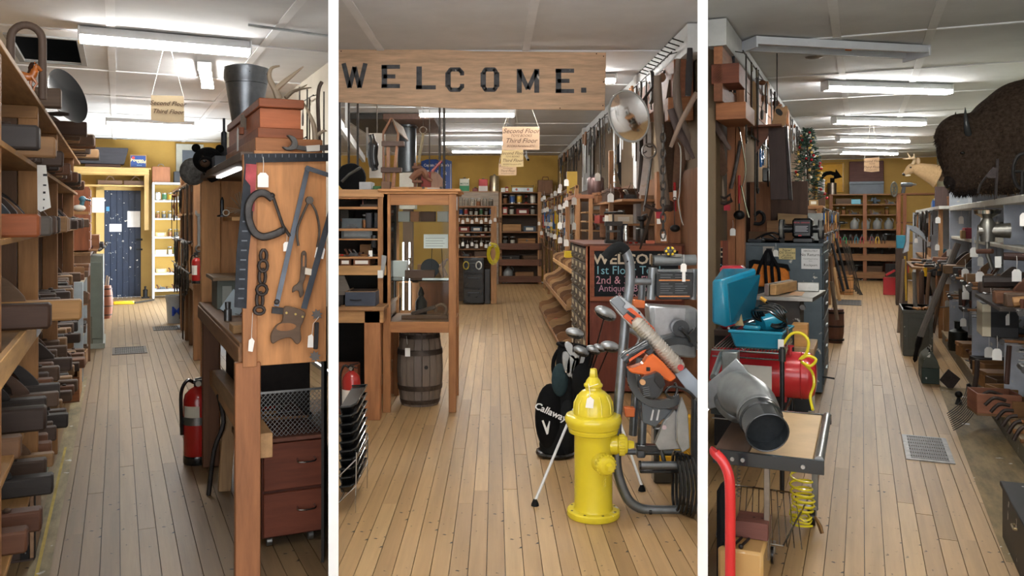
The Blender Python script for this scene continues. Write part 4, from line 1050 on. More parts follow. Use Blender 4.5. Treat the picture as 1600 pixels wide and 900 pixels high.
T.add('seam',MB().lathe([(rt*.91,ztop-.14),(rt*.93,ztop-.13)],(xc,Yh,0),24,cap=False),'metal','#4f5255')
for t in(1.2,1.5,1.8,2.1):T.add('rivet',MB().ball((xc+rt*.97*math.cos(t*PI/1),Yh-abs(rt*.97*math.sin(t*PI)),ztop-.07),.006,6,4),'metal','#5d6063')
v=at(325,250,5.3)
T=Thing('bear_mount','small black bear head mount on the end of the bench shelf','bear head',(v.x,5.3,zt-.005))
b=MB().ball((v.x,5.3,v.z),(.088,.09,.078),20,14);b.ball((v.x-.02,5.19,v.z-.025),(.045,.06,.038),14,10).tube([(v.x+.03,5.38,v.z-.02),(v.x+.08,5.4,zt+.0)],[.08,.09],14)
T.add('head',b,'fur','#121212')
for s in(-1,1):T.add('ear',MB().ball((v.x+s*.068,5.3,v.z+.07),(.026,.016,.026),10,8),'fur','#0f0f0f')
T.add('muzzle',MB().ball((v.x-.03,5.15,v.z-.03),(.03,.035,.024),12,8),'cloth','#4a382b')
T.add('nose',MB().ball((v.x-.035,5.118,v.z-.02),(.013,.01,.009),8,6),'gloss','#0a0a0a')
for s in(-1,1):T.add('eye',MB().ball((v.x-.005+s*.032,5.215,v.z+.012),.008,8,6),'gloss','#1a0f08')
solo('fur_hat','round grey bristly bundle on the shelf end below the bear head','bundle',MB().ball(tuple(at(302,268,5.72)),(.085,.07,.09),14,10),'fur','#6b6b68')
bxp('grey_box','dark grey box beside the bear head','box',335,243,357,262,5.0,.15,zt-.005,'paint','#474b50')
solo('shoe_last','pale shell-shaped wooden last beside the chest','shoe last',MB().ball((at(356,222,5.1).x,5.1,zt+.03),(.07,.05,.035),12,8),'paint','#c4b9a8')
solo('dark_pipe','upright dark metal fitting behind the bear head','pipe',MB().lathe([(.03,zt-.005),(.03,zt+.1),(.018,zt+.12),(.018,zt+.24),(.008,zt+.25),(.008,zt+.33)],(at(350,230,5.4).x,5.4,0),10),'iron','#33363a')
T=Thing('wire_brush','round bundle of pale bristles with a ring on the small shelf','brush',at(372,330,5.45))
v=at(375,320,5.45);mb=MB()
for i in range(60):
 a_=R.uniform(-PI,PI);e_=R.uniform(-.6,1.4);l=.12
 mb.tube([(v.x+.01,5.45,1.62),(v.x+.01+l*math.cos(a_)*math.cos(e_)*.8,5.45-abs(l*math.sin(a_)*math.cos(e_))*.6,1.62+l*max(-.2,math.sin(e_)))],.0022,3)
T.add('bristles',mb,'paint','#b9a68c',kind='stuff')
T.add('ring',MB().tube([(v.x-.09+.018*math.cos(t*PI/5),5.4,1.60+.018*math.sin(t*PI/5))for t in range(10)],.005,6,True),'metal','#c9c2b2')
solo('steel_pin','upright steel pin standing on the small shelf','steel pin',MB().lathe([(.03,1.575),(.03,1.585),(.012,1.59),(.012,1.68),(.004,1.7)],(at(347,330,5.5).x,5.5,0),10),'metal','#55595c')
T,a,b=bxp('gauge_box','grey instrument box with shelf lid on the bench','instrument',339,423,370,470,5.2,.3,1.02,'paint','#6d756c')
T.add('top_plate',MB().box(a.x-.03,b.x+.04,5.12,5.55,1.02+(b.z-a.z),1.03+(b.z-a.z)+.01),'woodx','#8a7458')
T.add('dial',MB().box(a.x+.03,b.x-.03,5.19,5.2,1.05,1.16),'paint','#aab0a8')
v=at(352,455,4.9)
T=Thing('plastic_bag','clear blister pack with pale blue card leaning on the bench','packet',(v.x,4.9,1.02))
T.add('card',MB().box(-.055,.055,-.003,.003,0,.13).move(Matrix.Translation((v.x+.01,4.85,1.03))@Matrix.Rotation(.6,4,'Y')),'paper','#c2d4dd')
solo('steel_cup','small steel cylinder standing on the bench edge','cylinder',MB().lathe([(.02,1.02),(.02,1.08),(.014,1.085),(.016,1.12)],(at(356,450,4.6).x,4.6,0),12),'metal','#7c8082')
solo('wooden_offcut','short pale wooden block on the near end of the bench','wooden block',MB().box(at(362,500,4.1).x,at(385,500,4.1).x,4.05,4.2,1.02,1.06),'woodx','#c09560',bev=.003)
for i in range(4):
 put('hammer'if i%2 else 'screwdriver',(.62+.05*(i%2),4.3+.22*i,1.02),f'{O(i)} small tool lying along the bench top behind the panel','tool',None,(0,0,1.2+.3*i),.8)
Yf=4.0
a,b=at(410,862,Yf),at(520,676,Yf)
xr=xcut(Yf)-.01
T=Thing('wooden_file_cabinet','dark red-brown two-drawer wooden cabinet on casters under the panel','cabinet',((a.x+xr)/2,4.5,0))
zf=b.z
T.add('body',MB().box(a.x,xr,Yf+.02,5.0,.05,zf-.02),'woodz','#5c2c1a',.003)
T.add('top',MB().box(a.x-.012,xr,Yf,5.02,zf-.02,zf),'woody','#6a4030',.003)
for z0,z1 in((.06,.06+(zf-.1)*.48),(.075+(zf-.1)*.48,zf-.025)):
 d=T.add('drawer',MB().box(a.x+.006,xr,Yf,Yf+.02,z0,z1),'woodx','#6a341f',.003)
 xm=at(478,700,Yf).x;zm=z0+(z1-z0)*.58
 T.add('handle',MB().tube(spline([(xm-.04,Yf,zm+.012),(xm-.037,Yf-.025,zm),(xm+.037,Yf-.025,zm),(xm+.04,Yf,zm+.012)],3),.0045,8),'shiny','#c2c4c6',parent=d)
for x in(a.x+.04,xr-.06):T.add('caster',MB().tube([(x-.012,Yf+.06,.025),(x+.012,Yf+.06,.025)],.024,12),'metal','#8d8d8a')
T=Thing('mesh_basket','grey expanded-metal basket sitting on the wooden cabinet','basket',(a.x+.2,4.3,zf))
xb0,xb1=a.x+.0,xr;zb0,zb1=zf,at(450,612,Yf+.02).z
T.add('rim',MB().bar((xb0,Yf+.04,zb1),(xb1,Yf+.04,zb1),.008,.01).bar((xb0,Yf+.04,zb1),(xb0,4.9,zb1),.008,.01).bar((xb0,4.9,zb1),(xb1,4.9,zb1),.008,.01),'metal','#8d9091')
mb=MB();n=14;m_=9;dx=(xb1-xb0)/n;dz=(zb1-zb0)/m_
for i in range(n):
 for j in range(m_):
  x=xb0+dx*i;z=zb0+dz*j
  mb.bar((x,Yf+.04,z+dz/2),(x+dx/2,Yf+.04,z+dz),.003,.002).bar((x+dx/2,Yf+.04,z+dz),(x+dx,Yf+.04,z+dz/2),.003,.002)
  mb.bar((x,Yf+.04,z+dz/2),(x+dx/2,Yf+.04,z),.003,.002).bar((x+dx/2,Yf+.04,z),(x+dx,Yf+.04,z+dz/2),.003,.002)
T.add('front_mesh',mb,'metal','#8d9091',smooth=False)
mb=MB();n2=24;dy=.86/n2
for i in range(n2):
 for j in range(m_):
  y=Yf+.04+dy*i;z=zb0+dz*j
  mb.bar((xb0,y,z+dz/2),(xb0,y+dy/2,z+dz),.003,.002).bar((xb0,y+dy/2,z+dz),(xb0,y+dy,z+dz/2),.003,.002).bar((xb0,y,z+dz/2),(xb0,y+dy/2,z),.003,.002).bar((xb0,y+dy/2,z),(xb0,y+dy,z+dz/2),.003,.002)
T.add('side_mesh',mb,'metal','#8d9091',smooth=False)
for i in range(3):put(('hammer','chisel','screwdriver')[i],(xb0+.17,Yf+.35+.14*i,zf+.003),f'{("hammer", "chisel", "screwdriver")[i]} lying inside the grey mesh basket','tool',None,(0,0,-.2+.25*i),.75)
def extinguisher(name,label,c,r,h,Z=0,band=1):
 T=Thing(name,label,'fire extinguisher',(c[0],c[1],Z));x,y=c
 T.add('cylinder',MB().lathe([(r*.97,h*.085),(r,h*.1),(r,h*.74),(r*.9,h*.8),(r*.6,h*.85),(r*.28,h*.88),(r*.25,h*.9)],(x,y,Z),24),'gloss','#a3221c')
 T.add('foot',MB().lathe([(r*.98,0),(r*1.02,.01),(r*1.02,h*.09),(r,h*.1)],(x,y,Z),24),'gloss','#1a1918')
 T.add('valve',MB().lathe([(r*.28,h*.89),(r*.28,h*.94),(r*.18,h*.95)],(x,y,Z),12).box(x-r*.3,x+r*.3,y-r*.22,y+r*.22,Z+h*.93,Z+h*.96),'metal','#3a3836')
 T.add('lever',MB().bar((x-r*.2,y,Z+h*.97),(x+r*.75,y,Z+h*.99),r*.22,r*.1).bar((x-r*.1,y,Z+h*.94),(x+r*.7,y,Z+h*.925),r*.22,r*.08),'iron','#2b2a2a')
 T.add('gauge',MB().lathe([(r*.2,-r*.5),(r*.2,-r*.32)],(x,y,Z+h*.925),12,'y'),'metal','#9a9488')
 T.add('hose',MB().tube(spline([(x-r*.25,y,Z+h*.93),(x-r*.75,y-.01,Z+h*.96),(x-r*1.15,y-.01,Z+h*.82),(x-r*1.12,y-.01,Z+h*.5),(x-r*1.1,y-.01,Z+h*.34)],4),r*.13,8),'gloss','#161616')
 if band:T.add('strap',MB().lathe([(r*1.03,h*.46),(r*1.03,h*.55)],(x,y,Z),24,cap=False),'metal','#8d8a86')
 mb=MB();n=8
 for i in range(n):
  t0,t1=(math.radians(200+i*9),math.radians(209+i*9));rr_=r*1.012
  p0,p1=(x+rr_*math.cos(t0),y+rr_*math.sin(t0)),(x+rr_*math.cos(t1),y+rr_*math.sin(t1))
  zz0,zz1=(Z+h*.55,Z+h*.68)if band else(Z+h*.3,Z+h*.62)
  mb.add([(p0[0],p0[1],zz0),(p1[0],p1[1],zz0),(p1[0],p1[1],zz1),(p0[0],p0[1],zz1)],[(0,1,2,3)])
 T.add('paper_label',mb,'paper','#c9c2b0'if band else '#e4dfd4')
 return T
p=lvl(309,722);r=(at(333,600,p.y).x-at(288,600,p.y).x)/2
extinguisher('fire_extinguisher','large red fire extinguisher standing on the floor by the bench',(p.x,p.y),r,at(309,588,p.y).z)
T=Thing('trestle','weathered wooden trestle leg frame with iron brace under the bench','trestle',(.62,4.9,0))
T.add('leg',MB().bar((.56,5.0,0),(.60,5.0,.62),.07,.05),'woodz','#b08a5e',.003)
T.add('leg',MB().bar((.60,4.55,.3),(.66,4.2,.0),.05,.05),'woodz','#9a754c',.003)
T.add('beam',MB().bar((.56,4.2,.63),(.56,5.3,.60),.07,.09),'woody','#a8835a',.003)
T.add('iron_brace',MB().tube(spline([(.53,5.02,.55),(.55,4.95,.4),(.5,4.95,.25),(.47,4.95,.0)],4),.013,6),'iron','#2f2a27')
solo('storage_chest','dark trunk stored under the bench behind the panel','trunk',MB().box(.62,1.0,4.75,5.45,.37,.86),'woody','#2f2520',bev=.006)
solo('plastic_tub','yellow-edged pale board leaning under the bench','board',MB().box(.6,.64,4.3,4.7,0,.3),'woody','#b99a66')
# ---- tool racks beyond the bench, right side
def rack_posts(pxs):
 for i,(px,pyb)in enumerate(pxs):
  p=lvl(px,pyb)
  solo('rack_post',words(f'rough pine rack post, {O(i)} beyond the tool bench'),'post',MB().box(p.x-.045,p.x+.045,p.y,p.y+.09,0,2.2),'woodz','#8a603a',bev=.003)
def rail(x,y0,y1,z,wx,label):
 mb=MB().tube([(x,y0,z),(x,y1,z)],.007,6)
 y=y0+.1
 while y<y1:mb.tube([(x,y,z),(wx,y,z+.02)],.005,5);y+=1.5
 solo('hanging_rail',label,'rail',mb,'iron','#3a3836')
rack_posts([(309,563),(295,532),(287,512)])
p=lvl(309,563)
T=Thing('tool_rack','open pine rack of clamps and hand tools right of the left aisle','rack',(p.x+.4,10,0))
for z in(.75,1.25,1.62,2.0):
 T.add('shelf_board',MB().box(p.x-.03,1.95,p.y+.1,14,z,z+.025),'woody','#a87c4e',.002)
T.add('back_board',MB().box(1.9,1.96,p.y+.1,14,.0,2.2),'woody','#5c4430')
for y in(9.3,11.0,12.5):T.add('upright',MB().box(p.x,p.x+.06,y,y+.06,0,2.2),'woodz','#8a603a',.003)
for z in(.775,1.275,1.645):row_y(['bench_vise','metal_plane','hammer','power_drill','crate','jar'],p.y+.4,13.8,p.x+.12,z,'on the %s board of the rack beyond the bench'%{.775:'lowest',1.275:'middle',1.645:'upper'}[z],.3,PI/2)
row_hang(['hang_rod','hang_snips','hang_strap','hang_brace','hang_hammer','hang_clamp'],[(p.x-.06-.02*(i%2),p.y+.15+.3*i,1.95)for i in range(13)],'from the front in the top row of the left aisle rack',PI/2)
row_hang(['hang_clamp','hang_hammer','hang_wrench','hang_clamp'],[(p.x-.06-.02*(i%2),p.y+.3+.22*i,1.3)for i in range(12)],'from the front in the low row of the left aisle rack',PI/2,(1,1.5))
row_hang(['hang_clamp','hang_strap'],[(p.x-.07-.02*(i%2),p.y+.5+.22*i,.95)for i in range(10)],'from the front on the bottom rail of the left aisle rack',PI/2,(1,1.6))
v=at(307,443,p.y-.1)
extinguisher('fire_extinguisher','small bright red fire extinguisher hung on the rack post',(v.x,p.y-.1),.052,at(307,397,p.y-.1).z-v.z,v.z,0)
v=at(311,335,8.2)
solo('wall_hook','iron bracket that holds the small fire extinguisher','bracket',MB().box(at(307,443,p.y-.1).x-.02,at(307,443,p.y-.1).x+.02,p.y-.06,p.y,1.1,1.2),'iron','#333')
rail(p.x-.07,p.y+.1,14,1.96,p.x+.02,'thin iron rail along the top row of the left aisle rack');rail(p.x-.07,p.y+.1,13.2,1.31,p.x+.02,'thin iron rail along the low row of the left aisle rack');rail(p.x-.08,p.y+.1,13.2,.96,p.x+.02,'thin iron rail lowest on the left aisle rack');rail(1.93,9,15.2,2.91,2.0,'thin iron rail high on the right wall of the left aisle')
put('hang_wrench',at(311,330,p.y-.02),'long spoon-shaped steel tool hanging on the nearest rack post','tool',None,(0,0,0),1.5)
put('hang_rod',(at(314,300,8.8).x,8.8,1.9),'tall thin steel rod leaning before the near rack post','rod',None,(0,0,0),(1,1,1.5))
row_hang(['hang_saw','hang_strap','hang_rod','hang_snips'],[(1.93,9.2+.35*i,2.9)for i in range(16)],'from the front on the right ceiling rail',PI/2)
p=lvl(275,504)
T=Thing('plastic_bucket','grey plastic bucket with a blue letter M at the far end','bucket',p)
h=.42;r=.15
T.add('pail',MB().lathe([(r*.82,0),(r,h),(r*1.05,h),(r*1.05,h-.03),(r*.99,h-.03)],(p.x,p.y,0),20,cap=False).lathe([(r*.82,.002),(r*.82,.004)],(p.x,p.y,0),20),'gloss','#9aa1a6')
write(T,'M',.2,(p.x,p.y-r-.004,.12),'#1f46b4',bold=.002)
T.add('bail',MB().tube(arc(p.x,h-.02,r*1.04,180,360,8,lambda x,z:(x,p.y-.1,z)),.004,5),'metal','#aaa')
# ---- MIDDLE AISLE
bay('C')
def X(px,Y):return(px-PX)/F*Y
def Z(py,Y):return EYE+(PY-py)/F*Y
def xl(Y):return KL*Y+.03
def xr_(Y):return KR*Y-.03
# ---- fire hydrant
hx_,hy_=X(927,4.38),4.38
T=Thing('fire_hydrant','yellow painted iron fire hydrant standing on the plank floor','fire hydrant',(hx_,hy_,0))
c=(hx_,hy_,0);YE='#d6c22c'
T.add('base_flange',MB().lathe([(.134,0),(.138,.006),(.138,.03),(.132,.036),(.104,.038)],c,40),'chipped',YE)
T.add('barrel',MB().lathe([(.103,.036),(.100,.05),(.100,.43),(.104,.44)],c,40),'gloss',YE)
for i in range(8):a=i*PI/4+.3;T.add('bolt_hole',MB().lathe([(.008,.0362),(.008,.0372)],(hx_+.12*math.cos(a),hy_+.12*math.sin(a),0),8),'paint','#4a3d18')
T.add('collar',MB().lathe([(.104,.43),(.128,.44),(.132,.455),(.126,.462),(.138,.47),(.142,.485),(.148,.495),(.150,.515),(.142,.53),(.11,.538),(.10,.535)],c,40),'gloss',YE)
T.add('bonnet',MB().lathe([(.104,.535),(.102,.57),(.096,.60),(.082,.632),(.06,.655),(.045,.662),(.043,.675),(.05,.68),(.05,.69),(.04,.70),(.036,.712),(.028,.722),(.024,.728)],c,40),'gloss',YE)
for i in range(10):
 a=i*PI/5;T.add('rib',MB().tube([(hx_+.104*math.cos(a),hy_+.104*math.sin(a),.545),(hx_+.1*math.cos(a),hy_+.1*math.sin(a),.595),(hx_+.08*math.cos(a),hy_+.08*math.sin(a),.635)],.004,5),'gloss',YE)
T.add('operating_nut',MB().lathe([(.022,.725),(.024,.73),(.019,.768),(.017,.772)],c,5),'gloss',YE)
def outlet(ang,z,r,name='outlet'):
 d=Matrix.Translation((hx_,hy_,z))@Matrix.Rotation(ang,4,'Z')
 q=T.add(name,MB().lathe([(r*1.15,.07),(r*1.15,.125),(r*.95,.13)],n=24,axis='x').move(d),'gloss',YE)
 T.add('cap',MB().lathe([(r*.98,.128),(r*1.08,.132),(r*1.1,.165),(r*.9,.178),(r*.45,.182)],n=24,axis='x').move(d),'gloss',YE,parent=q)
 mb=MB()
 for i in range(18):
  a=i*2*PI/18;mb.box(.134,.163,r*1.1*math.cos(a)-.006,r*1.1*math.cos(a)+.006,r*1.1*math.sin(a)-.006,r*1.1*math.sin(a)+.006)
 T.add('knurl',mb.move(d),'gloss',YE,.002,parent=q)
 T.add('nut',MB().lathe([(.022,.178),(.024,.19),(.018,.212)],n=5,axis='x').move(d),'gloss',YE,parent=q)
outlet(-.10,.375,.045);outlet(math.radians(-72),.305,.045);outlet(math.radians(100),.36,.045)
for i in range(4):T.add('chain_link',MB().tube([(hx_+.045+.006*math.cos(t*PI/3),hy_-.112,.245-.016*i+.010*math.sin(t*PI/3))for t in range(6)],.0028,5,True),'gloss',YE)
T.add('tag_string',MB().tube([(hx_-.03,hy_-.04,.70),(hx_-.028,hy_-.09,.665),(hx_-.032,hy_-.098,.645)],.0014,4).tube([(hx_+.02,hy_-.045,.70),(hx_-.03,hy_-.05,.685)],.0014,4),'paper','#efece2')
T.add('price_tag',MB().prism([(hx_-.054,.592),(hx_-.014,.588),(hx_-.010,.632),(hx_-.028,.648),(hx_-.046,.638)],hy_-.113,hy_-.111),'paper','#f2f0ea')
# ---- golf bag
bx0,by0=X(868,5.5),5.5
T=Thing('golf_bag','black golf bag with white stand legs leaning behind the hydrant','golf bag',(bx0,by0,0))
ax=[Vector((bx0+.135*t,by0-.02*t,.70*t))for t in(0,.06,.2,.4,.6,.8,.93,1)]
rs=[.105,.118,.122,.115,.105,.11,.125,.118]
T.add('body',MB().tube([(bx0+.0,by0,.012)]+[tuple(v+Vector((0,0,.012)))for v in ax[1:]],rs,20,cap=False).tube([(bx0,by0,.010),(bx0,by0,.014)],.10,20),'cloth','#121314')
T.add('rim',MB().tube([tuple(ax[-1]+Vector((.122*math.cos(t*PI/10),.11*math.sin(t*PI/10),.018-.022*math.cos(t*PI/10))))for t in range(20)],.011,8,True),'cloth','#0d0d0e')
T.add('liner',MB().tube([tuple(ax[-1]+Vector((0,0,-.10))),tuple(ax[-1]+Vector((0,0,-.09)))],.108,18),'cloth','#35383c')
T.add('divider',MB().box(ax[-1].x-.09,ax[-1].x-.03,by0-.07,by0-.062,.62,.72),'gloss','#8b9094',.002)
T.add('pocket',MB().ball((bx0-.04,by0-.075,.27),(.10,.06,.22),16,12),'cloth','#0c0c0d')
T.add('mesh_panel',MB().ball((bx0+.02,by0-.115,.52),(.055,.02,.11),12,8),'cloth','#2b3a3d')
T.add('lower_pocket',MB().ball((bx0+.07,by0-.10,.22),(.06,.045,.19),14,10),'cloth','#161718')
T.add('base_ring',MB().tube([(bx0+.115*math.cos(t*PI/10),by0+.115*math.sin(t*PI/10),.022)for t in range(20)],.018,8,True),'gloss','#0a0a0b')
T.add('strap',MB().tube(spline([tuple(ax[-1]+Vector((-.12,-.02,0))),(ax[-1].x-.15,by0-.05,.64),(ax[-1].x-.15,by0-.06,.55),(ax[-1].x-.1,by0-.09,.46)],4),.014,6,flat=.5),'cloth','#0b0b0b')
T.add('cloth_hood',MB().tube(spline([(ax[-1].x+.05,by0-.06,.68),(ax[-1].x+.02,by0-.13,.56),(ax[-1].x+.03,by0-.12,.4),(ax[-1].x+.02,by0-.11,.2)],4),[.05,.055,.06,.065,.07,.07,.07,.065,.06,.06,.055,.05,.04],12),'cloth','#101011')
tm=text_mb('Callaway',.062,.0012,.1);tm.move(Matrix.Translation((bx0-.05,by0-.142,.30))@Matrix.Rotation(.42,4,'Y'))
T.add('lettering',tm,'paint','#e9e9e6',smooth=False)
T.add('chevron_mark',MB().prism([(bx0-.10,.265),(bx0-.088,.268),(bx0-.068,.215),(bx0-.052,.262),(bx0-.046,.26),(bx0-.058,.18),(bx0-.068,.175)],by0-.152,by0-.148),'paint','#e9e9e6')
f1,f2=lvl(836,790),lvl(1003,767)
for f,tp in((f1,at(896,640,5.25)),(f2,at(962,640,5.3))):
 q=T.add('stand_leg',MB().tube([(f.x,f.y,.025),tuple(tp)],.0085,8),'gloss','#d9dad8')
 T.add('rubber_foot',MB().lathe([(.022,0),(.02,.012),(.010,.034)],(f.x,f.y,0),10),'cloth','#1a1a1a',parent=q)
def club(px,py,wood,label,rot=0,s=1):
 v=at(px,py,5.35 if not wood else 5.3);b_=Vector((ax[-1].x+(v.x-ax[-1].x)*.3,by0,.72))
 T=Thing('golf_club',label,'golf club',b_)
 T.add('shaft',MB().tube([tuple(b_-Vector((.05,0,.5))),tuple(v)],.005,6),'metal','#3a2f2b')
 if wood:
  m=Matrix.Translation(v)@Matrix.Rotation(rot,4,'Y')
  T.add('head',MB().ball((0,0,0),(.06*s,.04*s,.032*s),14,10).move(m),'metal','#9fa2a4')
  T.add('sole',MB().ball((.004,.002,-.008),(.059*s,.039*s,.03*s),14,8).move(m),'gloss','#1c1c1e')
 else:
  m=Matrix.Translation(v)@Matrix.Rotation(rot,4,'Y')
  T.add('head',MB().prism(smooth_poly([(-.018,-.065),(.01,-.07),(.026,.02),(.016,.06),(-.014,.06),(-.026,.0)],3),-.012,.012).move(m),'metal','#a9abad',.002)
for i,(px,py,w_,l,ro,s)in enumerate(((898,520,1,'golf club with round grey head standing highest at the left of the bag',.25,1),(908,548,1,'golf club head with bright top in the middle of the bag opening',.4,.9),(927,546,1,'golf club with rounded silver head leaning toward the cabinet',.3,.8),(937,543,1,'small golf club head just behind the silver one',.3,.7),(953,541,1,'black and silver golf club head farthest right of the bag',.2,1.05),(946,489,1,'big grey driver head rising above the others before the chalkboard',.45,1.25),(885,565,0,'golf iron nearest the left rim of the bag',-.15,1),(892,570,0,'golf iron second from the left rim of the bag',.1,1.1),(899,574,0,'golf iron third from the left rim of the bag',.15,1.1),(905,566,0,'golf iron rightmost of the four irons in the bag',.3,1),(893,548,0,'golf iron with darker head at the back of the bag',-.6,.8))):
 club(px,py,w_,l,ro,s)
# ---- baskets by the partition
T=Thing('basket_stand','white wire stand that holds the stacked black baskets','stand',(xl(4.6)+.08,4.6,0))
x0,x1=xl(4.45)+.002,X(564,4.6)
def ringpts(x0,x1,y0,y1,z0,z1):return[(x0,y0,z0),(x1,y0,z1),(x1,y1,z1),(x0,y1,z0)]
for z in(.05,.19):T.add('wire_ring',MB().tube(ringpts(x0+.002,x1,4.42,4.82,z,z+.09),.0035,6,True),'shiny','#c9cbcc')
for y in(4.42,4.82):T.add('wire_leg',MB().tube([(x1,y,.0),(x1+.005,y,.32)],.0035,6),'shiny','#c9cbcc')
for i in range(10):
 z=.09+.047*i
 T=Thing('shopping_basket',f'black plastic shopping basket, {O(i)} from the bottom of the stack'if i<9 else 'black plastic shopping basket with open top on the stack','basket',(x0+.07,4.6,z))
 xa,xb=x0+.004,x1-.006
 T.add('bin',MB().hexa([(xa,4.47,z),(xb-.03,4.47,z),(xb-.03,4.77,z+.03),(xa,4.77,z+.03),(xa,4.43,z+.04),(xb,4.43,z+.055),(xb,4.81,z+.085),(xa,4.81,z+.075)]),'gloss','#141516',.003)
 T.add('rim',MB().tube([(xa,4.43,z+.042),(xb-.02,4.425,z+.05),(xb+.006,4.45,z+.06),(xb+.008,4.8,z+.09),(xa,4.82,z+.08)],.006,6),'gloss','#1b1c1d')
 T.add('wire_handle',MB().tube([(xb+.006,4.5,z+.055),(xb+.012,4.52,z+.075),(xb+.012,4.70,z+.085),(xb+.006,4.72,z+.07)],.0025,5),'shiny','#b9bbbc')
# ---- left bench and cubby shelves
T=Thing('pine_bench','rough pine bench at the left of the glass cabinet','workbench',(-1.05,6.9,0))
zt=Z(480,6.44);xa,xb=xl(6.5),X(600,6.44)
T.add('top',MB().box(xl(6.44),xb,6.44,7.6,zt-.03,zt),'woodx','#9a6f44',.004)
T.add('apron',MB().box(xl(6.46),xb-.01,6.46,6.5,zt-.125,zt-.03),'woodx','#b0824f',.003)
for y in(6.46,7.45):T.add('leg',MB().box(X(569,6.46),X(594,6.46),y,y+.09,0,zt-.03),'woodz','#a06a3e',.004)
T.add('end_apron',MB().box(xb-.05,xb-.012,6.5,7.5,zt-.125,zt-.03),'woody','#96683c',.003)
T.add('low_rail',MB().box(X(569,6.5),X(594,6.46)-.02,6.56,7.5,.22,.31),'woody','#8f6c46',.003)
T.add('back_board',MB().box(xl(7.6),xb,7.58,7.6,0,zt-.03),'woodx','#1d1814')  # near-black colour paints in the shade under the bench
T=Thing('cubby_shelving','pine shelving stacked above the bench left of the glass cabinet','shelving',(-1.05,7.0,zt))
Yc=6.72
T.add('post',MB().box(X(590,Yc),X(606,Yc),Yc,Yc+.05,zt,1.80),'woodz','#a87443',.003)
for py,t in((305,.03),(323,.02),(357,.02),(373,.012),(401,.018)):
 T.add('shelf_board',MB().box(xl(Yc),X(592,Yc),Yc,Yc+.55,Z(py,Yc)-t,Z(py,Yc)),'woodx','#b07c4a',.002)
T.add('beam',MB().box(xl(Yc),X(604,Yc),Yc-.01,Yc+.03,Z(430,Yc),Z(415,Yc)),'woodx','#b58751',.003)
T.add('top_beam',MB().box(xl(Yc),X(600,Yc),Yc-.01,Yc+.03,Z(308,Yc),Z(296,Yc)),'woodx','#b98a5a',.003)
T.add('top_board',MB().box(xl(Yc),X(600,Yc),Yc+.03,Yc+.6,Z(300,Yc)-.0,Z(297,Yc)),'woodx','#a87d4e',.003)
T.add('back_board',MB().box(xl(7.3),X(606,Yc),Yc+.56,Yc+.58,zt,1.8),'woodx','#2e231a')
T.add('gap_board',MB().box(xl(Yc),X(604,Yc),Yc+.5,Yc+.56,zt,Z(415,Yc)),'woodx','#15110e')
def box_at(name,label,cat,x0,y0,x1,y1,Y,d,mat,col,bev=.003,z=None,parts=()):
 a=X(x0,Y),X(x1,Y);z0=Z(y1,Y)if z is None else z;h=(y1-y0)/F*Y
 T=Thing(name,label,cat,((a[0]+a[1])/2,Y+d/2,z0))
 T.add('body',MB().box(a[0],a[1],Y,Y+d,z0,z0+h),mat,col,bev)
 return T,a[0],a[1],z0,h
zb=[Z(y,Yc)for y in(323,357,373,401)]
T=Thing('floor_brush','dark bristled brush standing between red and white holders on the top cubby','brush',(X(574,Yc),Yc+.08,zb[0]))
T.add('block',MB().box(X(562,Yc),X(592,Yc),Yc+.03,Yc+.12,zb[0],zb[0]+.02),'woodx','#3c2f26',.003)
mb=MB()
for i in range(90):
 x=X(566,Yc)+R.random()*(X(590,Yc)-X(566,Yc));y=Yc+.04+R.random()*.07
 mb.bar((x,y,zb[0]+.02),(x+(x-X(578,Yc))*.12,y,zb[0]+.10+.01*R.random()),.004,.004)
T.add('bristles',mb,'cloth','#2c2621',kind='stuff',smooth=False)
for i,px in enumerate((562,589)):solo('holder',('left red and white paper packet beside the dark brush','right red and white paper packet beside the dark brush')[i],'packet',MB().box(X(px,Yc),X(px+6,Yc),Yc+.13,Yc+.15,zb[0],zb[0]+.12),'paint','#c98a86')
box_at('dark_box','low dark box with brass plate at the left of the upper cubby','box',531,328,545,357,Yc+.15,.3,'paint','#3a352c',z=zb[1])
T,a0,a1,z0,h=box_at('socket_case','grey metal tray case in the second cubby','case',534,340,580,356,Yc+.06,.3,'metal','#5c6468',z=zb[1])
T,a0,a1,z0,h=box_at('socket_case','wide grey metal case lying in the third cubby','case',533,357,582,372,Yc+.05,.3,'metal','#6a7276',z=zb[2])
T.add('lid_panel',MB().box(a0+.02,a1-.02,Yc+.042,Yc+.05,z0+.012,z0+h-.012),'metal','#848b8e',.002)
put('jar',(X(570,Yc),Yc+.06,zb[1]),'small bottle with white tag in the second cubby','bottle',None,scale=.75)
put('metal_plane',(X(548,Yc),Yc+.08,zb[1]),'dark flat iron tool before the grey tray case','tool',None,scale=.8)
for i,px in enumerate((571,584)):T,*_=box_at('funnel_bottle',('left black bottle shape in the second cubby','right black bottle shape in the second cubby')[i],'bottle',px,332,px+10,357,Yc+.02+.06*i,.05,'gloss','#22252a',.006,z=zb[1])
for i in range(10):
 put(rc('hammer','screwdriver','chisel','metal_plane'),(X(535,Yc)+.025*i,Yc+.08+.04*(i%3),zb[3]),f'{O(i)} tool from the left in the pile on the fourth cubby board','tool',None,(0,0,R.uniform(-1,1)),.6)
box_at('tool_case','small open wooden case at the right of the tool pile','case',562,383,578,400,Yc+.25,.15,'woodx','#a0764a',z=zb[3])
T=Thing('glass_flask','glass flask wearing a white tag on the fourth cubby board','flask',(X(583,Yc),Yc+.03,zb[3]))
T.add('glass',MB().lathe([(.05,0),(.052,.02),(.02,.07),(.018,.12),(.022,.125)],(X(583,Yc),Yc+.05,zb[3]),14),'glass')
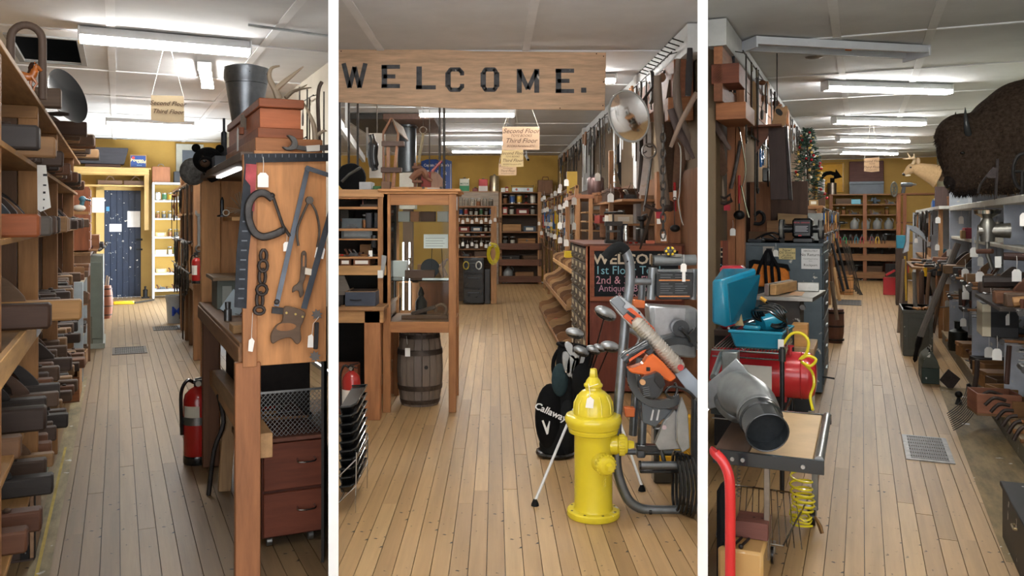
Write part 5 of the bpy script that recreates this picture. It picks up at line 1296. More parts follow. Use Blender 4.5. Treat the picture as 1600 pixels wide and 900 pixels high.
T.add('neck',MB().lathe([(.02,.07),(.026,.08),(.026,.17),(.02,.175)],(X(583,Yc),Yc+.05,zb[3]),12),'gloss','#22262a')
T.add('price_tag',MB().box(X(576,Yc),X(582,Yc),Yc-.002,Yc,zb[3],zb[3]+.05),'paper','#efeee9')
zlow=Z(415,Yc)
for i,(a,b_,c_)in enumerate(((531,548,'#6b3f24'),(552,578,'#7a4a2c'))):
 T,a0,a1,z0,h=box_at('labelled_box',('left small wooden box with a white label under the cubbies','right small wooden box with a white label under the cubbies')[i],'box',a,404,b_,414,Yc+.02,.3,'woodx',c_,z=zlow)
 T.add('paper_label',MB().box(a0+.015,a1-.015,Yc+.0175,Yc+.02,z0+.012,z0+h-.012),'paper','#e6e3da')
T,a0,a1,z0,h=box_at('blue_drawer','open slate-blue wooden drawer on the bench top','drawer box',539,458,587,480,6.52,.35,'paint','#3c4350',z=zt)
T.add('lining',MB().box(a0+.015,a1-.015,6.535,6.855,z0+h,z0+h+.0015),'woody','#3a2c22')
T.add('rim',MB().box(a0,a1,6.52,6.53,z0+h,z0+h+.006).box(a0,a0+.01,6.53,6.87,z0+h,z0+h+.006).box(a1-.01,a1,6.53,6.87,z0+h,z0+h+.006),'woodx','#8a6a4c')
T.add('handle',MB().tube([(a0+.04,6.515,z0+.05),(a0+.09,6.51,z0+.045),(a0+.13,6.515,z0+.05)],.004,6),'iron','#222')
solo('wooden_cover','grey-brown wooden lid leaning at the far left of the bench','lid',MB().hexa([(xl(6.75),6.6,zt+.08),(X(553,6.7),6.6,zt+.08),(X(553,6.7),6.63,zt+.08),(xl(6.8),6.63,zt+.08),(xl(6.75),6.75,zt+.26),(X(536,6.8),6.75,zt+.26),(X(536,6.8),6.78,zt+.26),(xl(6.8),6.78,zt+.26)]),'woodx','#5f564d')
solo('shelf_strip','dark strip holding the leaning lid','board',MB().box(xl(6.75),X(540,6.7),6.6,6.9,zt,zt+.08),'woodx','#2b241f')
T=Thing('pocket_ruler','grey notched metal piece hanging with a white tag from the cubby post','tool',(X(598,Yc),Yc-.02,Z(400,Yc)))
T.add('bar',MB().prism([(X(595,Yc),Z(433,Yc)),(X(600,Yc),Z(433,Yc)),(X(605,Yc),Z(400,Yc)),(X(597,Yc),Z(398,Yc))],Yc-.03,Yc-.012),'metal','#a9aaa8',.002)
T.add('price_tag',MB().box(X(591,Yc),X(599,Yc),Yc-.034,Yc-.032,Z(434,Yc),Z(422,Yc)),'paper','#f0efe9')
extinguisher('fire_extinguisher','small red fire extinguisher with yellow-white label under the pine bench',(X(549,6.15),6.15),.068,.50,0,0)
solo('orange_case','orange-red object in the shade behind the small extinguisher','box',MB().box(xl(6.75),X(560,6.7),6.65,6.8,0,.4),'woodx','#8a4a28',bev=.01)
# ---- glass display cabinet
Yf,Yb=6.72,7.42
x0,x1=X(598,Yf),X(713,Yf);pw=.062
T=Thing('display_cabinet','tall oak and glass display cabinet on four legs','display cabinet',((x0+x1)/2,(Yf+Yb)/2,0))
ztop=Z(303,Yf);zr0,zr1=Z(520,Yf),Z(503,Yf);OAK='#a9713f'
for x in(x0,x1-pw):
 for y in(Yf,Yb-.045):T.add('leg',MB().box(x+(.01 if y>Yf else 0),x+pw-(.01 if y>Yf else 0),y,y+.045,0,ztop),'woodz',OAK,.003)
T.add('cornice',MB().box(x0-.035,x1+.035,Yf-.03,Yb+.02,ztop+.018,ztop+.04).box(x0-.015,x1+.015,Yf-.015,Yb+.01,ztop,ztop+.018),'woodx','#b37d4a',.003)
T.add('top_rail',MB().box(x0+pw,x1-pw,Yf+.004,Yf+.03,ztop-.09,ztop),'woodx',OAK,.002)
T.add('bottom_rail',MB().box(x0+pw,x1-pw,Yf+.004,Yf+.03,zr0,zr1),'woodx',OAK,.002)
for x in(x0+.01,x1-.04):
 T.add('side_rail',MB().box(x,x+.03,Yf+.045,Yb-.045,zr0,zr1),'woody',OAK)
 T.add('side_rail',MB().box(x,x+.03,Yf+.045,Yb-.045,ztop-.06,ztop),'woody',OAK)
T.add('floor_board',MB().box(x0+.03,x1-.03,Yf+.03,Yb-.02,zr1-.02,zr1),'woodx','#8f6038')
T.add('back_rail',MB().box(x0+pw,x1-pw,Yb-.03,Yb-.01,zr0,zr1+.02).box(x0+pw,x1-pw,Yb-.03,Yb-.01,1.0,1.04),'woodx','#9a6a3e')
T.add('back_panel',MB().box((x0+x1)/2-.06,x1-pw,Yb-.02,Yb-.012,zr1,1.05),'woodz','#8d5630')
T.add('back_stile',MB().box(x0+.17,x0+.23,Yb-.03,Yb-.01,zr1,1.05),'woodz','#a56d3d')
for zz in(Z(348,Yf),Z(440,Yf)):T.add('glass_shelf',MB().box(x0+.03,x1-.03,Yf+.04,Yb-.04,zz,zz+.008),'glass')
T.add('pane',MB().box(x0+pw,x1-pw,Yf+.015,Yf+.019,zr1,ztop-.09),'glass')
T.add('pane',MB().box(x1-.03,x1-.026,Yf+.045,Yb-.045,zr1,ztop-.06),'glass')
T.add('pane',MB().box(x0+.026,x0+.03,Yf+.045,Yb-.045,zr1,ztop-.06),'glass')
for dx in(.03,.085):T.add('led_strip',MB().box(x0+pw+dx,x0+pw+dx+.012,Yb-.08,Yb-.075,zr1+.03,1.36),'led','#fff')
T.add('thermometer',MB().box(x1-.005,x1+.002,Yf+.1,Yf+.16,ztop-.13,ztop-.02),'paint','#dfe3e2')
zsh=Z(440,Yf)+.008;zs1=Z(348,Yf)+.008;YC=Yf+.33
T=Thing('notice_card','white printed card standing on wire in the glass cabinet','card',(X(681,YC),YC-.1,zsh))
T.add('card',MB().box(X(662,YC-.1),X(700,YC-.1),YC-.1,YC-.098,Z(388,YC-.1),Z(366,YC-.1)),'paper','#f1f1ee')
T.add('wire_foot',MB().tube([(X(675,YC-.1),YC-.097,Z(388,YC-.1)),(X(672,YC-.1),YC-.05,zsh)],.003,5).tube([(X(690,YC-.1),YC-.097,Z(388,YC-.1)),(X(692,YC-.1),YC-.05,zsh)],.003,5),'iron','#333')
for k in range(4):T.add('print_line',MB().box(X(665,YC-.1),X(695-3*(k%2),YC-.1),YC-.1012,YC-.1,Z(372+4*k,YC-.1)-.003,Z(372+4*k,YC-.1)),'paint','#6d6d6d')
solo('toothed_disc','dark toothed disc standing in the glass cabinet','saw blade',MB().lathe([(.001,-.004)]+[(.08,-.004),(.08,.004),(.001,.004)],(X(672,YC),YC,zsh+.082),28,'y',cap=False),'iron','#2c2d30')
solo('orrery_rod','brown and white hourglass figure left on the middle glass shelf','figurine',MB().lathe([(.03,zsh),(.028,zsh+.01),(.01,zsh+.06),(.022,zsh+.1),(.008,zsh+.13),(.02,zsh+.17)],(X(642,YC),YC,0),12),'woodz','#8a6a50')
solo('bird_figure','brown horn-shaped ornament right on the middle glass shelf','ornament',MB().tube(spline([(X(695,YC),YC,zsh+.01),(X(690,YC),YC,zsh+.08),(X(694,YC),YC,zsh+.13),(X(700,YC),YC,zsh+.16)],4),[.03]*5+[.02]*4+[.01]*4,8),'woodz','#9a7452')
solo('long_box','long dark wooden box on the middle glass shelf','box',MB().box(X(634,YC),X(680,YC),YC-.08,YC-.02,zsh,zsh+.07),'woodx','#5b3c2c',bev=.004)
solo('flat_knife','flat pale blade lying on the middle glass shelf','blade',MB().box(X(660,YC-.2),X(704,YC-.2),YC-.22,YC-.19,zsh,zsh+.01),'metal','#c9ccca')
for i,(a,b_,c_,h)in enumerate(((622,640,'#d9d6cf',.14),(641,655,'#b8794c',.1),(657,680,'#6b4126',.12),(683,700,'#e2ddd2',.15))):
 T,*_=box_at('card_box',('white box leftmost on the upper glass shelf','tan box second on the upper glass shelf','brown box third on the upper glass shelf','pale box rightmost on the upper glass shelf')[i],'box',a,330,b_,346,YC,.12,'paint',c_,.003,z=zs1)
T,*_=box_at('brown_box','brown cardboard box on the middle glass shelf behind the card','box',652,380,690,399,YC+.12,.1,'paint','#a5764c',.003,z=zsh)
T,*_=box_at('white_box','white stacked paper boxes left in the glass cabinet','box',614,370,636,395,YC+.1,.1,'paint','#e9e9e6',.003,z=zsh)
T=Thing('block_plane','old wooden moulding tool with scroll on the cabinet floor','plane',(X(672,YC),YC-.1,zr1))
T.add('body',MB().box(X(630,YC),X(712,YC)-.06,YC-.15,YC-.1,zr1,zr1+.035),'woodx','#6c4c36',.004)
T.add('arm',MB().bar((X(645,YC),YC-.12,zr1+.04),(X(682,YC),YC-.12,zr1+.10),.05,.03),'woodx','#5a4234',.004)
T.add('scroll',MB().tube(arc(X(690,YC),zr1+.075,.045,-60,200,12,lambda x,z:(x,YC-.12,z)),.014,8),'woodx','#7a5a40')
solo('finial','dark turned finial shape at the back of the cabinet floor','ornament',MB().lathe([(.05,zr1),(.05,zr1+.12),(.02,zr1+.17),(.028,zr1+.19),(.018,zr1+.22),(.004,zr1+.25)],(X(658,YC+.1),YC+.1,0),12),'iron','#3a332f')
bX,bY=X(656,7.05),7.07
T=Thing('oak_barrel','weathered grey oak barrel with iron hoops under the display cabinet','barrel',(bX,bY,0))
def br(z):h=.615;return.195-.038*((z-h/2)/(h/2))**2*1.0
zs_=[0,.03,.1,.2,.31,.42,.52,.585,.615]
for k in range(18):
 a0,a1=2*PI*k/18+.012,2*PI*(k+1)/18-.012
 mb=MB();n=len(zs_)
 for z in zs_:
  r=br(z)
  for a in(a0,(a0+a1)/2,a1):mb.v.append((bX+r*math.cos(a),bY+r*math.sin(a),z))
  for a in(a1,(a0+a1)/2,a0):mb.v.append((bX+(r-.018)*math.cos(a),bY+(r-.018)*math.sin(a),z))
 for i in range(n-1):
  for j in range(6):mb.f.append((i*6+j,i*6+(j+1)%6,(i+1)*6+(j+1)%6,(i+1)*6+j))
 mb.f.append(tuple(range(5,-1,-1)));mb.f.append(tuple((n-1)*6+j for j in range(6)))
 T.add('stave',mb,'woodz',rc('#77695c','#6f6257','#7e7063','#6a5e55'))
T.add('head_board',MB().lathe([(.15,.575),(.15,.585)],(bX,bY,0),24),'woodx','#4a4038')
for z0,z1 in((.02,.055),(.135,.175),(.43,.475),(.565,.60)):
 T.add('hoop',MB().lathe([(br(z0)+.001,z0),(br(z0)+.005,z0),(br(z1)+.005,z1),(br(z1)+.001,z1)],(bX,bY,0),36),'iron','#4d423a')
a=math.radians(-70);T.add('bung_hole',MB().lathe([(.016,.0),(.016,.006)],n=12,axis='x').move(Matrix.Translation((bX,bY,.335))@Matrix.Rotation(a,4,'Z')@Matrix.Translation((br(.335)-.003,0,0))),'paint','#0b0908')
T.add('tag_string',MB().tube([(X(636,6.9),6.86,.60),(X(637,6.9),6.87,.53)],.0015,4),'paper','#e8e6df')
T.add('price_tag',MB().box(X(633,6.87),X(641,6.87),6.863,6.865,.43,.50),'paper','#f0efe9')
zc=ztop+.04
def on(px,Y=7.1):return(X(px,Y),Y,zc)
T=Thing('gabled_stand','tall pointed wooden frame of two boards standing on the cabinet','wooden frame',(X(612,7.0),7.0,Z(296,7.0)))
Yq=7.0
def PP(px,py,Y=Yq):return(X(px,Y),Z(py,Y))
zb0=Z(297,Yc)
T.add('left_board',MB().prism([(PP(598,300)[0],zb0),(PP(602,300)[0],zb0),PP(600,210),PP(613,186),PP(611,184),PP(598,206)],Yq-.03,Yq+.03),'woodz','#96684a',.002)
T.add('right_board',MB().prism([(PP(611,300)[0],zb0),(PP(616,300)[0],zb0),PP(624,208),PP(614,185),PP(612,185),PP(621,209)],Yq-.03,Yq+.03),'woodz','#a0704f',.002)
T.add('gable_board',MB().prism([PP(600,208),PP(620,208),PP(613,188)],Yq+.03,Yq+.05),'woodz','#4f3f33')
T.add('slope_board',MB().hexa([(PP(613,187)[0],Yq-.03,PP(0,187)[1]),(PP(615,187)[0],Yq-.03,PP(0,187)[1]),(PP(622,187)[0],Yq+.4,PP(0,190)[1]),(PP(618,187)[0],Yq+.4,PP(0,190)[1]),(PP(623,210)[0],Yq-.03,PP(0,208)[1]),(PP(625,210)[0],Yq-.03,PP(0,208)[1]),(PP(631,212)[0],Yq+.4,PP(0,213)[1]),(PP(629,212)[0],Yq+.4,PP(0,213)[1])]),'woodz','#b9aa98')
T.add('cross_piece',MB().box(PP(597,0)[0],PP(632,0)[0],Yq-.04,Yq+.04,PP(0,229)[1],PP(0,221)[1]),'woodx','#5d4a40',.003)
T.add('cross_piece',MB().box(PP(596,0)[0],PP(628,0)[0],Yq-.05,Yq+.03,PP(0,270)[1],PP(0,262)[1]),'woodx','#5a4236',.003)
T.add('inner_post',MB().box(PP(604,0)[0],PP(609,0)[0],Yq-.02,Yq+.02,zb0,PP(0,230)[1]),'woodz','#8b6347')
T.add('foot_block',MB().box(PP(597,0)[0],PP(611,0)[0],Yq-.06,Yq+.06,zb0,PP(0,284)[1]),'woodx','#7a5c46',.003)
T=Thing('leather_boots','long black leather legging hanging in front of a white board','leather legging',at(583,208,8.6))
T.add('legging',MB().tube(spline([tuple(at(*q))for q in((580,210,8.6),(583,225,8.6),(582,245,8.6),(585,262,8.6),(586,267,8.6))],4),[.03]*4+[.055]*4+[.052]*4+[.035]*4+[.015],10,flat=.6),'gloss','#1c1c1e')
solo('white_board','tall white board hanging behind the black legging','board',MB().box(X(577,8.8),X(601,8.8),8.8,8.82,Z(278,8.8),Z(208,8.8)),'paint','#d5d3cb')
solo('hanging_rod','thin rope holding up the white board','rope',MB().tube([(X(589,8.81),8.81,Z(209,8.8)),(X(589,8.81),8.81,CEIL)],.006,5),'iron','#56504a')
for i,(px,y0,y1)in enumerate(((531,205,290),(545,190,290),(559,216,290),(687,212,298),(694,215,298))):
 Yr=8.4
 solo('iron_rod',words(f'dark vertical iron rod, {O(i)} from the left over the display cabinet'),'rod',MB().tube([(X(px,Yr),Yr,Z(y1,Yr)),(X(px,Yr),Yr,CEIL-.001)],.012,6),'iron','#3c3733')
T=Thing('motor_grinder','black grinding wheel machine with grey lever at far left above the cubbies','grinder',(X(546,7.1),7.1,zb0))
T.add('wheel',MB().lathe([(.02,-.03),(.12,-.03),(.125,-.02),(.125,.02),(.12,.03),(.02,.03)],(X(549,7.2),7.2,zb0+.125),24,'y'),'cloth','#161617')
T.add('motor',MB().ball((X(537,7.2),7.25,zb0+.16),(.05,.08,.08),14,10),'cloth','#1b1c1e')
T.add('lever',MB().tube([(X(534,7),7.0,zb0+.08),(X(545,7),7.0,zb0+.14),(X(563,7),7.0,zb0+.20)],.012,7),'iron','#6a6862')
T.add('base',MB().box(X(532,7),X(556,7),7.05,7.3,zb0,zb0+.02),'iron','#3a3a3a')
box_at('white_machine','small white and grey clamp box beside the grinding wheel','box',561,281,580,296,7.05,.2,'paint','#b9bcbe',z=zb0)
box_at('green_box','small green box behind the wooden frame foot','box',583,287,598,296,7.1,.15,'paint','#3c6b3e',z=zb0)
T=Thing('wooden_toy','brown wooden press with a screw on top of the display cabinet','press',on(652,7.0))
zc_=zc
T.add('post',MB().box(X(647,7),X(651,7),6.96,7.0,zc,Z(255,7)),'woodz','#7a4e33',.002)
T.add('post',MB().box(X(652,7),X(657,7),7.03,7.07,zc,Z(256,7)),'woodz','#5c3c28',.002)
T.add('arm',MB().tube(spline([(X(644,7),6.95,Z(281,7)),(X(652,7),6.95,Z(272,7)),(X(662,7),6.95,Z(268,7)),(X(668,7),6.95,Z(279,7)),(X(676,7),6.95,Z(283,7))],4),[.03]*4+[.034]*4+[.028]*4+[.015]*4+[.01],8),'woodx','#7d5137')
T.add('beam',MB().box(X(645,7),X(660,7),6.93,7.07,Z(286,7),Z(282,7)).box(X(645,7),X(660,7),6.93,7.07,Z(264,7),Z(260,7)),'woodx','#6d452d',.002)
T=Thing('curved_guard','tall grey-brown curved wooden guard standing right on the cabinet','guard',on(682,7.2))
mb=MB()
mb.prism([(X(674,7.2),zc),(X(692,7.2),zc),(X(692,7.2),Z(280,7.2)),(X(686,7.2),Z(272,7.2)),(X(679,7.2),Z(268,7.2)),(X(674,7.2),Z(268,7.2))],7.15,7.2)
T.add('panel',mb,'woodz','#94715a',.002)
T.add('handle',MB().tube([(X(675,7.1),7.1,Z(268,7.1)),(X(690,7.1),7.1,Z(251,7.1))],.012,6),'gloss','#8b3a38')
solo('red_sheet','faded red painted panel behind the wooden press','panel',MB().box(X(659,7.3),X(674,7.3),7.25,7.28,zc,Z(269,7.3)),'chipped','#8e3c33')
for i,px in enumerate((636,648,664,672)):put('chisel'if i%2 else 'hammer',(X(px,6.85),6.85,zc),f'{O(i)} hand tool lying along the front of the cabinet top','tool',None,(0,0,.1),.8)
T=Thing('iron_ring','iron ring and frayed rope hanging over the display cabinet','ring',at(661,200,8.4))
T.add('ring',MB().tube([(X(661,8.4)+.035*math.cos(t*PI/6),8.4,Z(204,8.4)+.035*math.sin(t*PI/6))for t in range(12)],.007,6,True),'iron','#6b5c50')
T.add('rope',MB().tube(spline([(X(661,8.4),8.4,Z(208,8.4)),(X(659,8.4),8.4,Z(225,8.4)),(X(656,8.4),8.4,Z(240,8.4)),(X(654,8.4),8.4,Z(254,8.4))],4),.015,7),'cloth','#a59c82')
T.add('wire',MB().tube([(X(661,8.4),8.4,Z(199,8.4)),(X(661,8.4),8.4,CEIL)],.003,5),'iron','#777')
put('hang_rod',(X(671,8.4),8.4,Z(210,8.4)),'long iron hook hanging beside the frayed rope','hook',None,(0,0,0),(.7,.7,.9))
solo('hook_wire','wire carrying the long iron hook','wire',MB().tube([(X(671,8.4),8.4,Z(211,8.4)),(X(671,8.4),8.4,CEIL)],.003,5),'iron','#777')
T=Thing('stove_pipe','wide dark tin pipe running up to brown ceiling boards','pipe',(X(636,13.5),13.5,2.3))
T.add('pipe',MB().lathe([(.15,Z(269,13.5)),(.15,3.1)],(X(636,13.5),13.5,0),24),'metal','#53575a')
T.add('ring',MB().lathe([(.16,3.05),(.175,3.06),(.175,3.075)],(X(636,13.5),13.5,0),24),'metal','#3f4345')
T.add('ceiling_board',MB().box(X(540,12.7),X(598,12.7),12.7,14.7,3.1,CEIL-.013),'woody','#3a3733',.003)
T.add('ceiling_board',MB().box(X(598,12.7)+.003,X(678,12.7),12.7,14.7,3.1,CEIL-.013),'woody','#6b5044',.003)
T.add('base_box',MB().box(X(625,13.5),X(650,13.5),13.4,13.7,Z(298,13.5)-.3,Z(270,13.5)),'paint','#c6c2b6',.004)
T.add('prop',MB().box(X(630,13.5),X(645,13.5),13.45,13.65,0,Z(298,13.5)-.3),'woodz','#6d5540')
solo('wall_beam','white painted beam edge with hanging tools at far left','beam',MB().bar((xl(8.6)+.02,8.6,2.56),(xl(14.5)+.5,14.5,2.62),.05,.10).box(xl(9)+.06,xl(9)+.09,9.2,9.23,2.58,CEIL).box(X(572,13.8),X(572,13.8)+.03,13.8,13.83,2.6,CEIL),'paint','#b9bbba')
# ---- welcome sign
Ys=8.02
T=Thing('welcome_sign','long weathered wooden sign lettered WELCOME hanging from the ceiling','sign',(X(738,Ys),Ys,Z(185,Ys)))
e0,e1=xl(Ys)+.01,X(947,Ys)
def szt(px):return Z(73+(px-529)*9/418,Ys)
T.add('board',MB().prism([(e0,Z(159,Ys)),(X(709,Ys),Z(169,Ys)),(X(945,Ys),Z(172,Ys)),(e1,Z(82,Ys)),(X(740,Ys),Z(80,Ys)),(X(650,Ys),Z(75,Ys)),(e0,Z(73,Ys))],Ys,Ys+.03),'woodx','#cdab8a',.003)
for q in((943,88),(943,128),(942,165),(533,80),(932,84),(875,169)):T.add('nail',MB().lathe([(.006,Ys-.003),(.006,Ys)],(X(q[0],Ys),0,Z(q[1],Ys)),8,'y'),'iron','#3d2c22')
def glyph(ch,x0,x1,y0,y1):
 s=7.0;sw=s
 S={'W':[((0,0),(.27,1),1),((.27,1),(.5,.15),1),((.5,.15),(.73,1),1),((.73,1),(1,0),1)],'E':[((.16,0),(.16,1),1.2),((0,.07),(1,.07),.9),((.1,.5),(.75,.5),.9),((0,.93),(1,.93),.9)],'L':[((.16,0),(.16,1),1.2),((0,.93),(1,.93),.9)],'M':[((.12,0),(.12,1),1.1),((.12,.05),(.5,.85),1),((.5,.85),(.88,.05),1),((.88,0),(.88,1),1.1)],'.':[((0,.5),(1,.5),1.1)],'C':[((.14,.2),(.14,.8),1.2),((.25,.07),(.8,.07),.9),((.25,.93),(.8,.93),.9),((.12,.25),(.3,.05),.9),((.12,.75),(.3,.95),.9),((.72,.06),(.9,.2),.9),((.9,.15),(.9,.32),.9),((.72,.94),(.9,.8),.9),((.9,.85),(.9,.68),.9)],'O':[((.14,.2),(.14,.8),1.2),((.86,.2),(.86,.8),1.2),((.22,.07),(.78,.07),.9),((.22,.93),(.78,.93),.9),((.12,.25),(.28,.05),.9),((.12,.75),(.28,.95),.9),((.72,.05),(.88,.25),.9),((.72,.95),(.88,.75),.9)]}[ch]
 mb=MB()
 for(p,q,w_)in S:
  a=Vector((X(x0+p[0]*(x1-x0),Ys),Ys-.002,Z(y0+p[1]*(y1-y0),Ys)));b_=Vector((X(x0+q[0]*(x1-x0),Ys),Ys-.002,Z(y0+q[1]*(y1-y0),Ys)))
  mb.bar(a,b_,w_*s*Ys/F,.006,up=(0,1,0))
 T.add('letter',mb,'worn','#585a5e',label=f'dark outlined letter {ch}'if ch!='.'else 'dark full stop')
for g in(('W',537,571,99,137),('E',596,625,102,137),('L',650,681,104,139),('C',696,725,106,143),('O',751,780,106,143),('M',807,843,108,145),('E',868,897,108,145),('.',908,916,137,145)):glyph(*g)
# ---- ceiling lights and hanging paper signs
flu(656,804,172,11.4,'nearest fluorescent tube light behind the welcome sign')
for i,x in enumerate((-.95,.75)):put('fluorescent',(x,9.3,CEIL-.013),('left','right')[i]+' of two added fill tube lights unseen behind the welcome sign','ceiling light',None,(0,0,0),1,None,(1.2,))  # fixtures added out of sight to brighten the aisle beyond the sign
flu(690,787,218,15.6,'middle fluorescent tube light of the three over the central aisle')
flu(706,786,232,18.2,'farthest fluorescent tube light of the three over the central aisle')
def hung(x0,y0,x1,y1,Y,label,lines,col,tilt=0):
 a,b=at(x0,y1,Y),at(x1,y0,Y)
 return paper_sign('paper_sign',label,x0,y0,x1,y1,Y,lines,col,((a.x+b.x)/2,CEIL-.001),tilt)
FL=(('Second Floor',.078,.72),('TOYS BOOKS',.04,.56),('Third Floor',.078,.30),('BOOKS Furniture ETC.',.034,.12))
hung(785,198,843,234,9.6,'large tan hand-lettered paper sign for the second and third floor',FL,'#b59a80')
FL2=tuple((a,b*.75,c_)for a,b,c_ in FL)
hung(783,234,818,261,11.0,'small cream paper sign hanging just below the large one',FL2,'#c9b384',.03)
hung(779,256,807,274,13.0,'smallest tan paper sign, lowest of the three hung together',tuple((a,b*.62,c_)for a,b,c_ in FL),'#c7a988')
T=Thing('security_camera','small white security camera on the ceiling at the far end','camera',at(824,247,19.5))
v=at(824,247,19.5)
T.add('mount',MB().tube([(v.x-.03,19.5,CEIL-.012),(v.x-.01,19.5,v.z+.02)],.012,6),'gloss','#dcdcdc')
T.add('housing',MB().tube([(v.x-.03,19.55,v.z+.06),(v.x+.01,19.4,v.z-.04)],.035,10),'gloss','#e2e2e2')
T.add('lens',MB().tube([(v.x+.01,19.4,v.z-.04),(v.x+.015,19.38,v.z-.055)],.028,10),'gloss','#101010')
# ---- far shelving units
def far_unit(x0,x1,Y,d,ys,label,posts,top=None):
 a,b=X(x0,Y),X(x1,Y)
 T=Thing('store_shelving',label,'shelving',((a+b)/2,Y+d/2,0));zz=[]
 for y,t in ys:
  z=Z(y,Y);zz.append(z);T.add('shelf_board',MB().box(a,b,Y,Y+d,z-t,z),'woodx','#9a6c42',.002)
 for px0,px1 in posts:T.add('post',MB().box(X(px0,Y),X(px1,Y),Y-.05,Y,0,(top or zz[0])),'woodz','#a87a4e',.003)
 T.add('back_board',MB().box(a,b,Y+d-.02,Y+d,0,zz[0]),'woodx','#5f4a38')
 return T,a,b,zz
Y1=15.6
T,a,b,zz=far_unit(713,776,Y1,.5,((322,.03),(336,.02),(348,.02),(362,.02),(369,.02),(389,.02),(401,.02)),'pine shelving crammed with jars and fittings right of the glass cabinet',((767,776),(713,716)))
rows=[(['jar','jar','bottle','tin_can'],0),(['jar','tin_can'],1),(['metal_plane','crate'],2),(['card_box','jar'],3),(['card_box','metal_plane'],4),(['power_drill','jar','jug'],5),(['metal_plane','crate'],6)]
for k,i in rows:
 zt_=zz[i];
 lim=(zz[i-1]-.03-zt_)if i else.5
 x=a+.04;j=0
 while x<b-.14:
  kk=R.choice(k);hw=HALFW[kk];n,c=NAMEOF[kk];s=min(1,lim/({'jar':.16,'tin_can':.17,'bottle':.26,'crate':.13,'metal_plane':.1,'card_box':.1,'power_drill':.18,'jug':.24}[kk])*.92)
  put(kk,(x+hw*s,Y1+.12,zt_),words(f'{n}, {O(j)} from the left on the {O(i)} board beside the glass cabinet'),c,None,(0,0,R.uniform(-.2,.2)),s,R.choice(TINTS[kk])if kk in TINTS else None)
  x+=2*hw*s+.015;j+=1
T=Thing('drawer_cabinet','black three-drawer cabinet under the jar shelving','cabinet',(X(740,15.4),15.5,0))
a0,a1=X(724,15.4),X(756,15.4);zt_=Z(403,15.4)
T.add('body',MB().box(a0,a1,15.42,15.95,0.02,zt_),'gloss','#191b1c',.006)
for k in range(3):
 d=T.add('drawer',MB().box(a0+.015,a1-.015,15.40,15.42,.04+k*(zt_-.05)/3,.02+(k+1)*(zt_-.05)/3),'gloss','#222527',.006)
 T.add('handle',MB().box(a0+.08,a1-.08,15.385,15.40,.02+(k+1)*(zt_-.05)/3-.08,.02+(k+1)*(zt_-.05)/3-.06),'metal','#4a4d50',parent=d)
solo('waste_bin','black plastic bin beside the black drawers','bin',MB().box(X(756,15.5)+.01,X(766,15.5),15.5,15.8,0,Z(420,15.5)),'gloss','#1d2022',bev=.01)
T=Thing('yellow_rope','tangled coil of yellow rope hanging on the shelving post','rope',(X(770,Y1-.08),Y1-.08,Z(380,Y1)))
mb=MB()
for k in range(12):
 r=.10+.03*R.random();cx=X(770,Y1)+R.uniform(-.03,.03);cz=Z(396,Y1)+R.uniform(-.04,.04)
 mb.tube([(cx+r*.75*math.cos(t*PI/6),Y1-.07-.004*k,cz+r*1.45*math.sin(t*PI/6))for t in range(12)],.0075,5,True)
T.add('coil',mb,'gloss','#d6c42a')
T.add('knot',MB().tube([(X(766,Y1),Y1-.1,Z(380,Y1)),(X(775,Y1),Y1-.1,Z(382,Y1))],.02,6),'gloss','#d6c42a')
for i,(px,py)in enumerate(((728,415),(748,415))):
 solo('hose_coil',('tan and yellow hose coil hung on the black drawers','white cord coil hung on the black drawers')[i],'coil',MB().tube([(X(px,15.3)+.05*math.cos(t*PI/6),15.36,Z(py,15.3)+.07*math.sin(t*PI/6))for t in range(12)],.012,6,True),'gloss',('#b7a13c','#d9d9d4')[i])
Y2=20.45
T,a,b,zz=far_unit(780,846,Y2,.5,((300,.03),(318,.02),(335,.02),(362,.03),(384,.02),(411,.02),(437,.02)),'tall brown shelving on the yellow back wall of the central aisle',((780,784),(840,846)))
for py in(386,411,437):T.add('rail',MB().box(X(779,Y2-.08),X(846,Y2-.08),Y2-.09,Y2-.052,Z(py+4,Y2),Z(py-6,Y2)),'woodx','#6d4630',.003)
spec=[(1,['tin_can','jar','oil_lantern']),(2,['jar','square_tin','card_box']),(3,['crate','card_box','jar']),(4,['crate','jar','lidded_box']),(5,['crate','lidded_box']),(6,['crate','jug','lidded_box'])]
for i,k in spec:
 lim=zz[i-1]-.03-zz[i];x=a+.08;j=0
 while x<b-.25:
  kk=R.choice(k);hw=HALFW[kk];n,c=NAMEOF[kk];s=min(1.5,lim/{'jar':.16,'tin_can':.17,'crate':.13,'card_box':.1,'oil_lantern':.26,'square_tin':.19,'lidded_box':.13,'jug':.24}[kk]*.9)
  put(kk,(x+hw*s,Y2+.12,zz[i]),words(f'{n}, {O(j)} from the left on the {O(i)} board of the back wall shelving'),c,None,(0,0,R.uniform(-.15,.15)),s,R.choice(TINTS[kk])if kk in TINTS else None)
  x+=2*hw*s+.03;j+=1
T=Thing('store_shelving','low pine shelf that carries the tins before the yellow wall','shelving',(X(748,20.5),20.6,0))
T.add('shelf_board',MB().box(X(705,20.3),X(779,20.3),20.3,20.9,Z(299,20.3)-.03,Z(299,20.3)),'woodx','#8d6f52')
T.add('front_board',MB().box(X(705,20.3),X(779,20.3),20.3,20.33,0,Z(299,20.3)-.03),'woodx','#8f8070')
zt_=Z(299,20.3)
